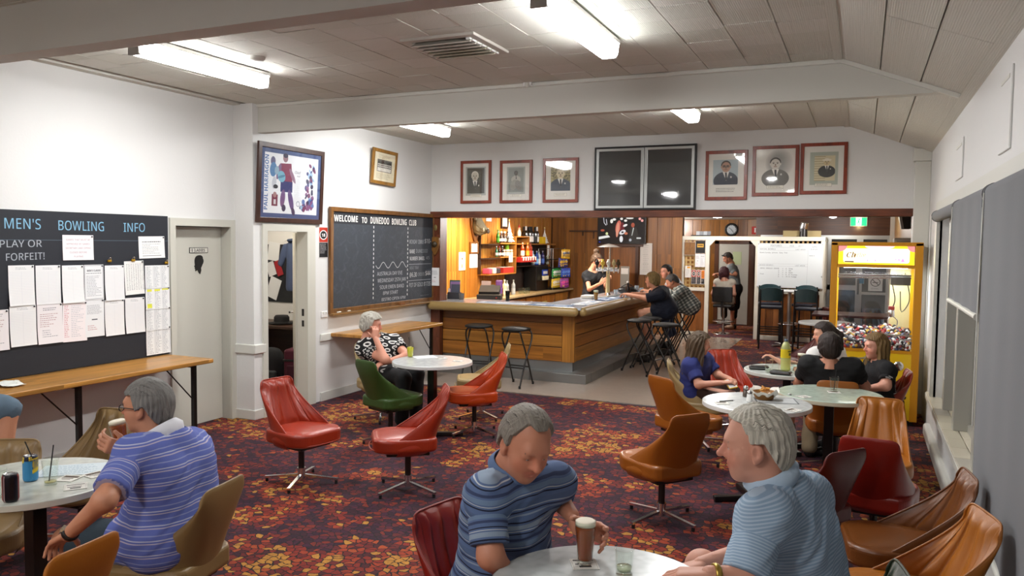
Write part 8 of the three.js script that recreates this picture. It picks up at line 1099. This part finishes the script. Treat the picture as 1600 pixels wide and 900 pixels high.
// ---------------------------------------------------------------- office seen through the doorway
{
  const t = thing('office_desk', 'dark timber desk inside the office doorway', 'desk', [-7.0, 0, -8.3]); part('desktop', box(-.9, .55, .74, .775, -.35, .35, 0, .004), wood(0x4a2c18, .4), t); part('side_panel', box(.5, .54, 0, .74, -.33, .33, 1), wood(0x3c2212, .45), t); part('side_panel', box(-.88, -.84, 0, .74, -.33, .33, 1), wood(0x3c2212, .45), t); part('back_panel', box(-.84, .5, .1, .74, -.33, -.31, 0), wood(0x3c2212, .45), t);
  const ZB = -8.88, at = (px, py) => onZ(px, py, ZB);
  const nb = thing('pin_board', 'dark pin board on the office wall hung with loose sheets', 'notice board', (p => [p.x, p.y, ZB - .02])(at(432, 428))); part('board', box(-.5, .3, -.4, .42, 0, .015), std(0x1b1d22, .8), nb);
  const sheets = [[428, 393, .2, .26, -.12, 'white sheet pinned highest in the office', 0xdfe2e4], [424, 420, .14, .2, .35, 'small tilted note pinned in the office', 0xd8dade], [428, 450, .2, .3, -.35, 'tilted white sheet pinned lowest in the office', 0xdadde0], [414, 440, .12, .2, .1, 'white sheet half hidden by the office door frame', 0xd0d4d8]];
  for (const [px, py, w, h, r, l, c] of sheets) { const p = at(px, py), m = solo('pinned_sheet', new RoundedBoxGeometry(w, h, .003, 1, .001), std(c, .85), l, 'paper notice'); m.position.set(p.x, p.y, ZB + .004); m.rotation.z = r; }
  { const p = at(437, 419), m = solo('red_tag', new RoundedBoxGeometry(.1, .22, .012, 1, .004), std(0x9a1420, .5), 'bright red tag hanging in the office', 'tag'); m.position.set(p.x, p.y, ZB + .02); m.rotation.z = .35; }
  { const p = onZ(456, 400, -8.55), s = thing('hanging_shirt', 'blue-grey work shirt hanging in the office', 'shirt', [p.x, p.y, -8.6]); const f = union([cap(V(0, .1, 0), V(0, -.42, 0), .13, .15), cap(V(-.12, .12, 0), V(-.24, -.1, .02), .06, .05), cap(V(.12, .12, 0), V(.24, -.1, .02), .06, .05)], .05), F = (x, y, z) => Math.max(f(x, y, z * 2.2) / 1.6 + .008 * Math.sin(x * 40), -.48 - y), g = surfaceNets(F, V(-.4, -.62, -.16), V(.4, .34, .16), .014); part('fabric', metreUV(g), plain(0x3a4764), s); part('hanger', tube([[-.16, .2, 0], [0, .26, 0], [0, .34, 0], [.02, .37, 0]], .004, 16, 6), M.steel, s); part('collar', (() => { const q = new THREE.TorusGeometry(.06, .018, 8, 24, 4.6); q.rotateX(1.3); q.translate(0, .2, .03); return q; })(), plain(0x334058), s); }
  { const p = onZ(440, 490, -8.2), h = thing('felt_hat', 'black felt hat resting on the office desk', 'hat', [p.x, .776, -8.2]); part('brim', lathe([[.0001, .004], [.14, .002], [.17, .012], [.17, .018], [.13, .01], [.0001, .012]], 36), plain(0x0d0d10), h); part('crown', lathe([[.1, .008], [.098, .09], [.08, .115], [.04, .108], [.0001, .1]], 32), plain(0x0d0d10), h); part('band', lathe([[.1015, .012], [.101, .035]], 32), std(0x2a2a2c, .4), h); }
  { const d = thing('office_door', 'white office door standing open inward with a brass knob', 'door', [-5.9, 0, -7.16], 0); part('leaf', box(-.76, -.02, .01, 1.96, -.02, .02), M.door, d); part('latch', box(-.77, -.755, .95, 1.05, -.012, .012), M.blackPaint, d); part('handle', tube([[-.7, 1.0, .02], [-.7, 1.0, .06], [-.6, 1.0, .065]], .01, 16, 8), M.chrome, d); d.rotation.y = -.84; d.position.set(-5.88, 0, -7.2); }
  { const p = F0(458, 600), s = thing('suitcase', 'burgundy fabric suitcase with black trim on the office floor', 'suitcase', [-6.25, 0, -7.75], .3); part('shell', box(-.2, .2, .03, .55, -.13, .13, null, .04), plain(0x4a1024), s); part('front_pocket', box(-.15, .15, .08, .36, .125, .16, null, .02), plain(0x3c0c1e), s); part('trim', box(-.205, .205, .4, .43, -.135, .135, null, .006), M.black, s); part('handle', tube([[-.06, .55, 0], [-.05, .59, 0], [.05, .59, 0], [.06, .55, 0]], .009, 16, 8), M.black, s); for (const x of [-.15, .15]) part('wheel', rod([x - .012, .02, .1], [x + .012, .02, .1], .02), M.rubber, s); }
  { const s = thing('backpack', 'grey and black backpack on the office floor beside the suitcase', 'bag', [-6.75, 0, -7.75], .4); part('bag_body', (() => { const g = new THREE.SphereGeometry(1, 24, 18), q = g.attributes.position; for (let i = 0; i < q.count; i++) { const e = v => Math.sign(v) * Math.pow(Math.abs(v), .7); q.setXYZ(i, e(q.getX(i)) * .17, .27 + e(q.getY(i)) * .262, e(q.getZ(i)) * .12); } g.computeVertexNormals(); return g; })(), plain(0x1c1e22), s); part('pocket', box(-.11, .11, .08, .26, .09, .15, null, .03), plain(0x3a4042), s); part('strap', tube([[-.08, .5, -.08], [-.09, .4, -.16], [-.09, .15, -.13]], .014, 16, 8), M.black, s); }
  const l = thing('office_light', 'plain round office ceiling light out of view', 'ceiling light', [-6.9, 2.6, -7.7]); part('bowl', lathe([[.0001, -.06], [.1, -.045], [.13, 0]], 24), new THREE.MeshStandardMaterial({ color: 0xffffff, emissive: 0xfff4e4, emissiveIntensity: 5, side: THREE.DoubleSide }), l); const pl = new THREE.PointLight(0xfff1dc, 2.2, 0, 2); pl.position.set(0, -.1, 0); pl.castShadow = true; pl.shadow.radius = 5; l.add(pl);
}
function F0(px, py) { return onY(px, py, 0); }
renderer.render(scene, camera);
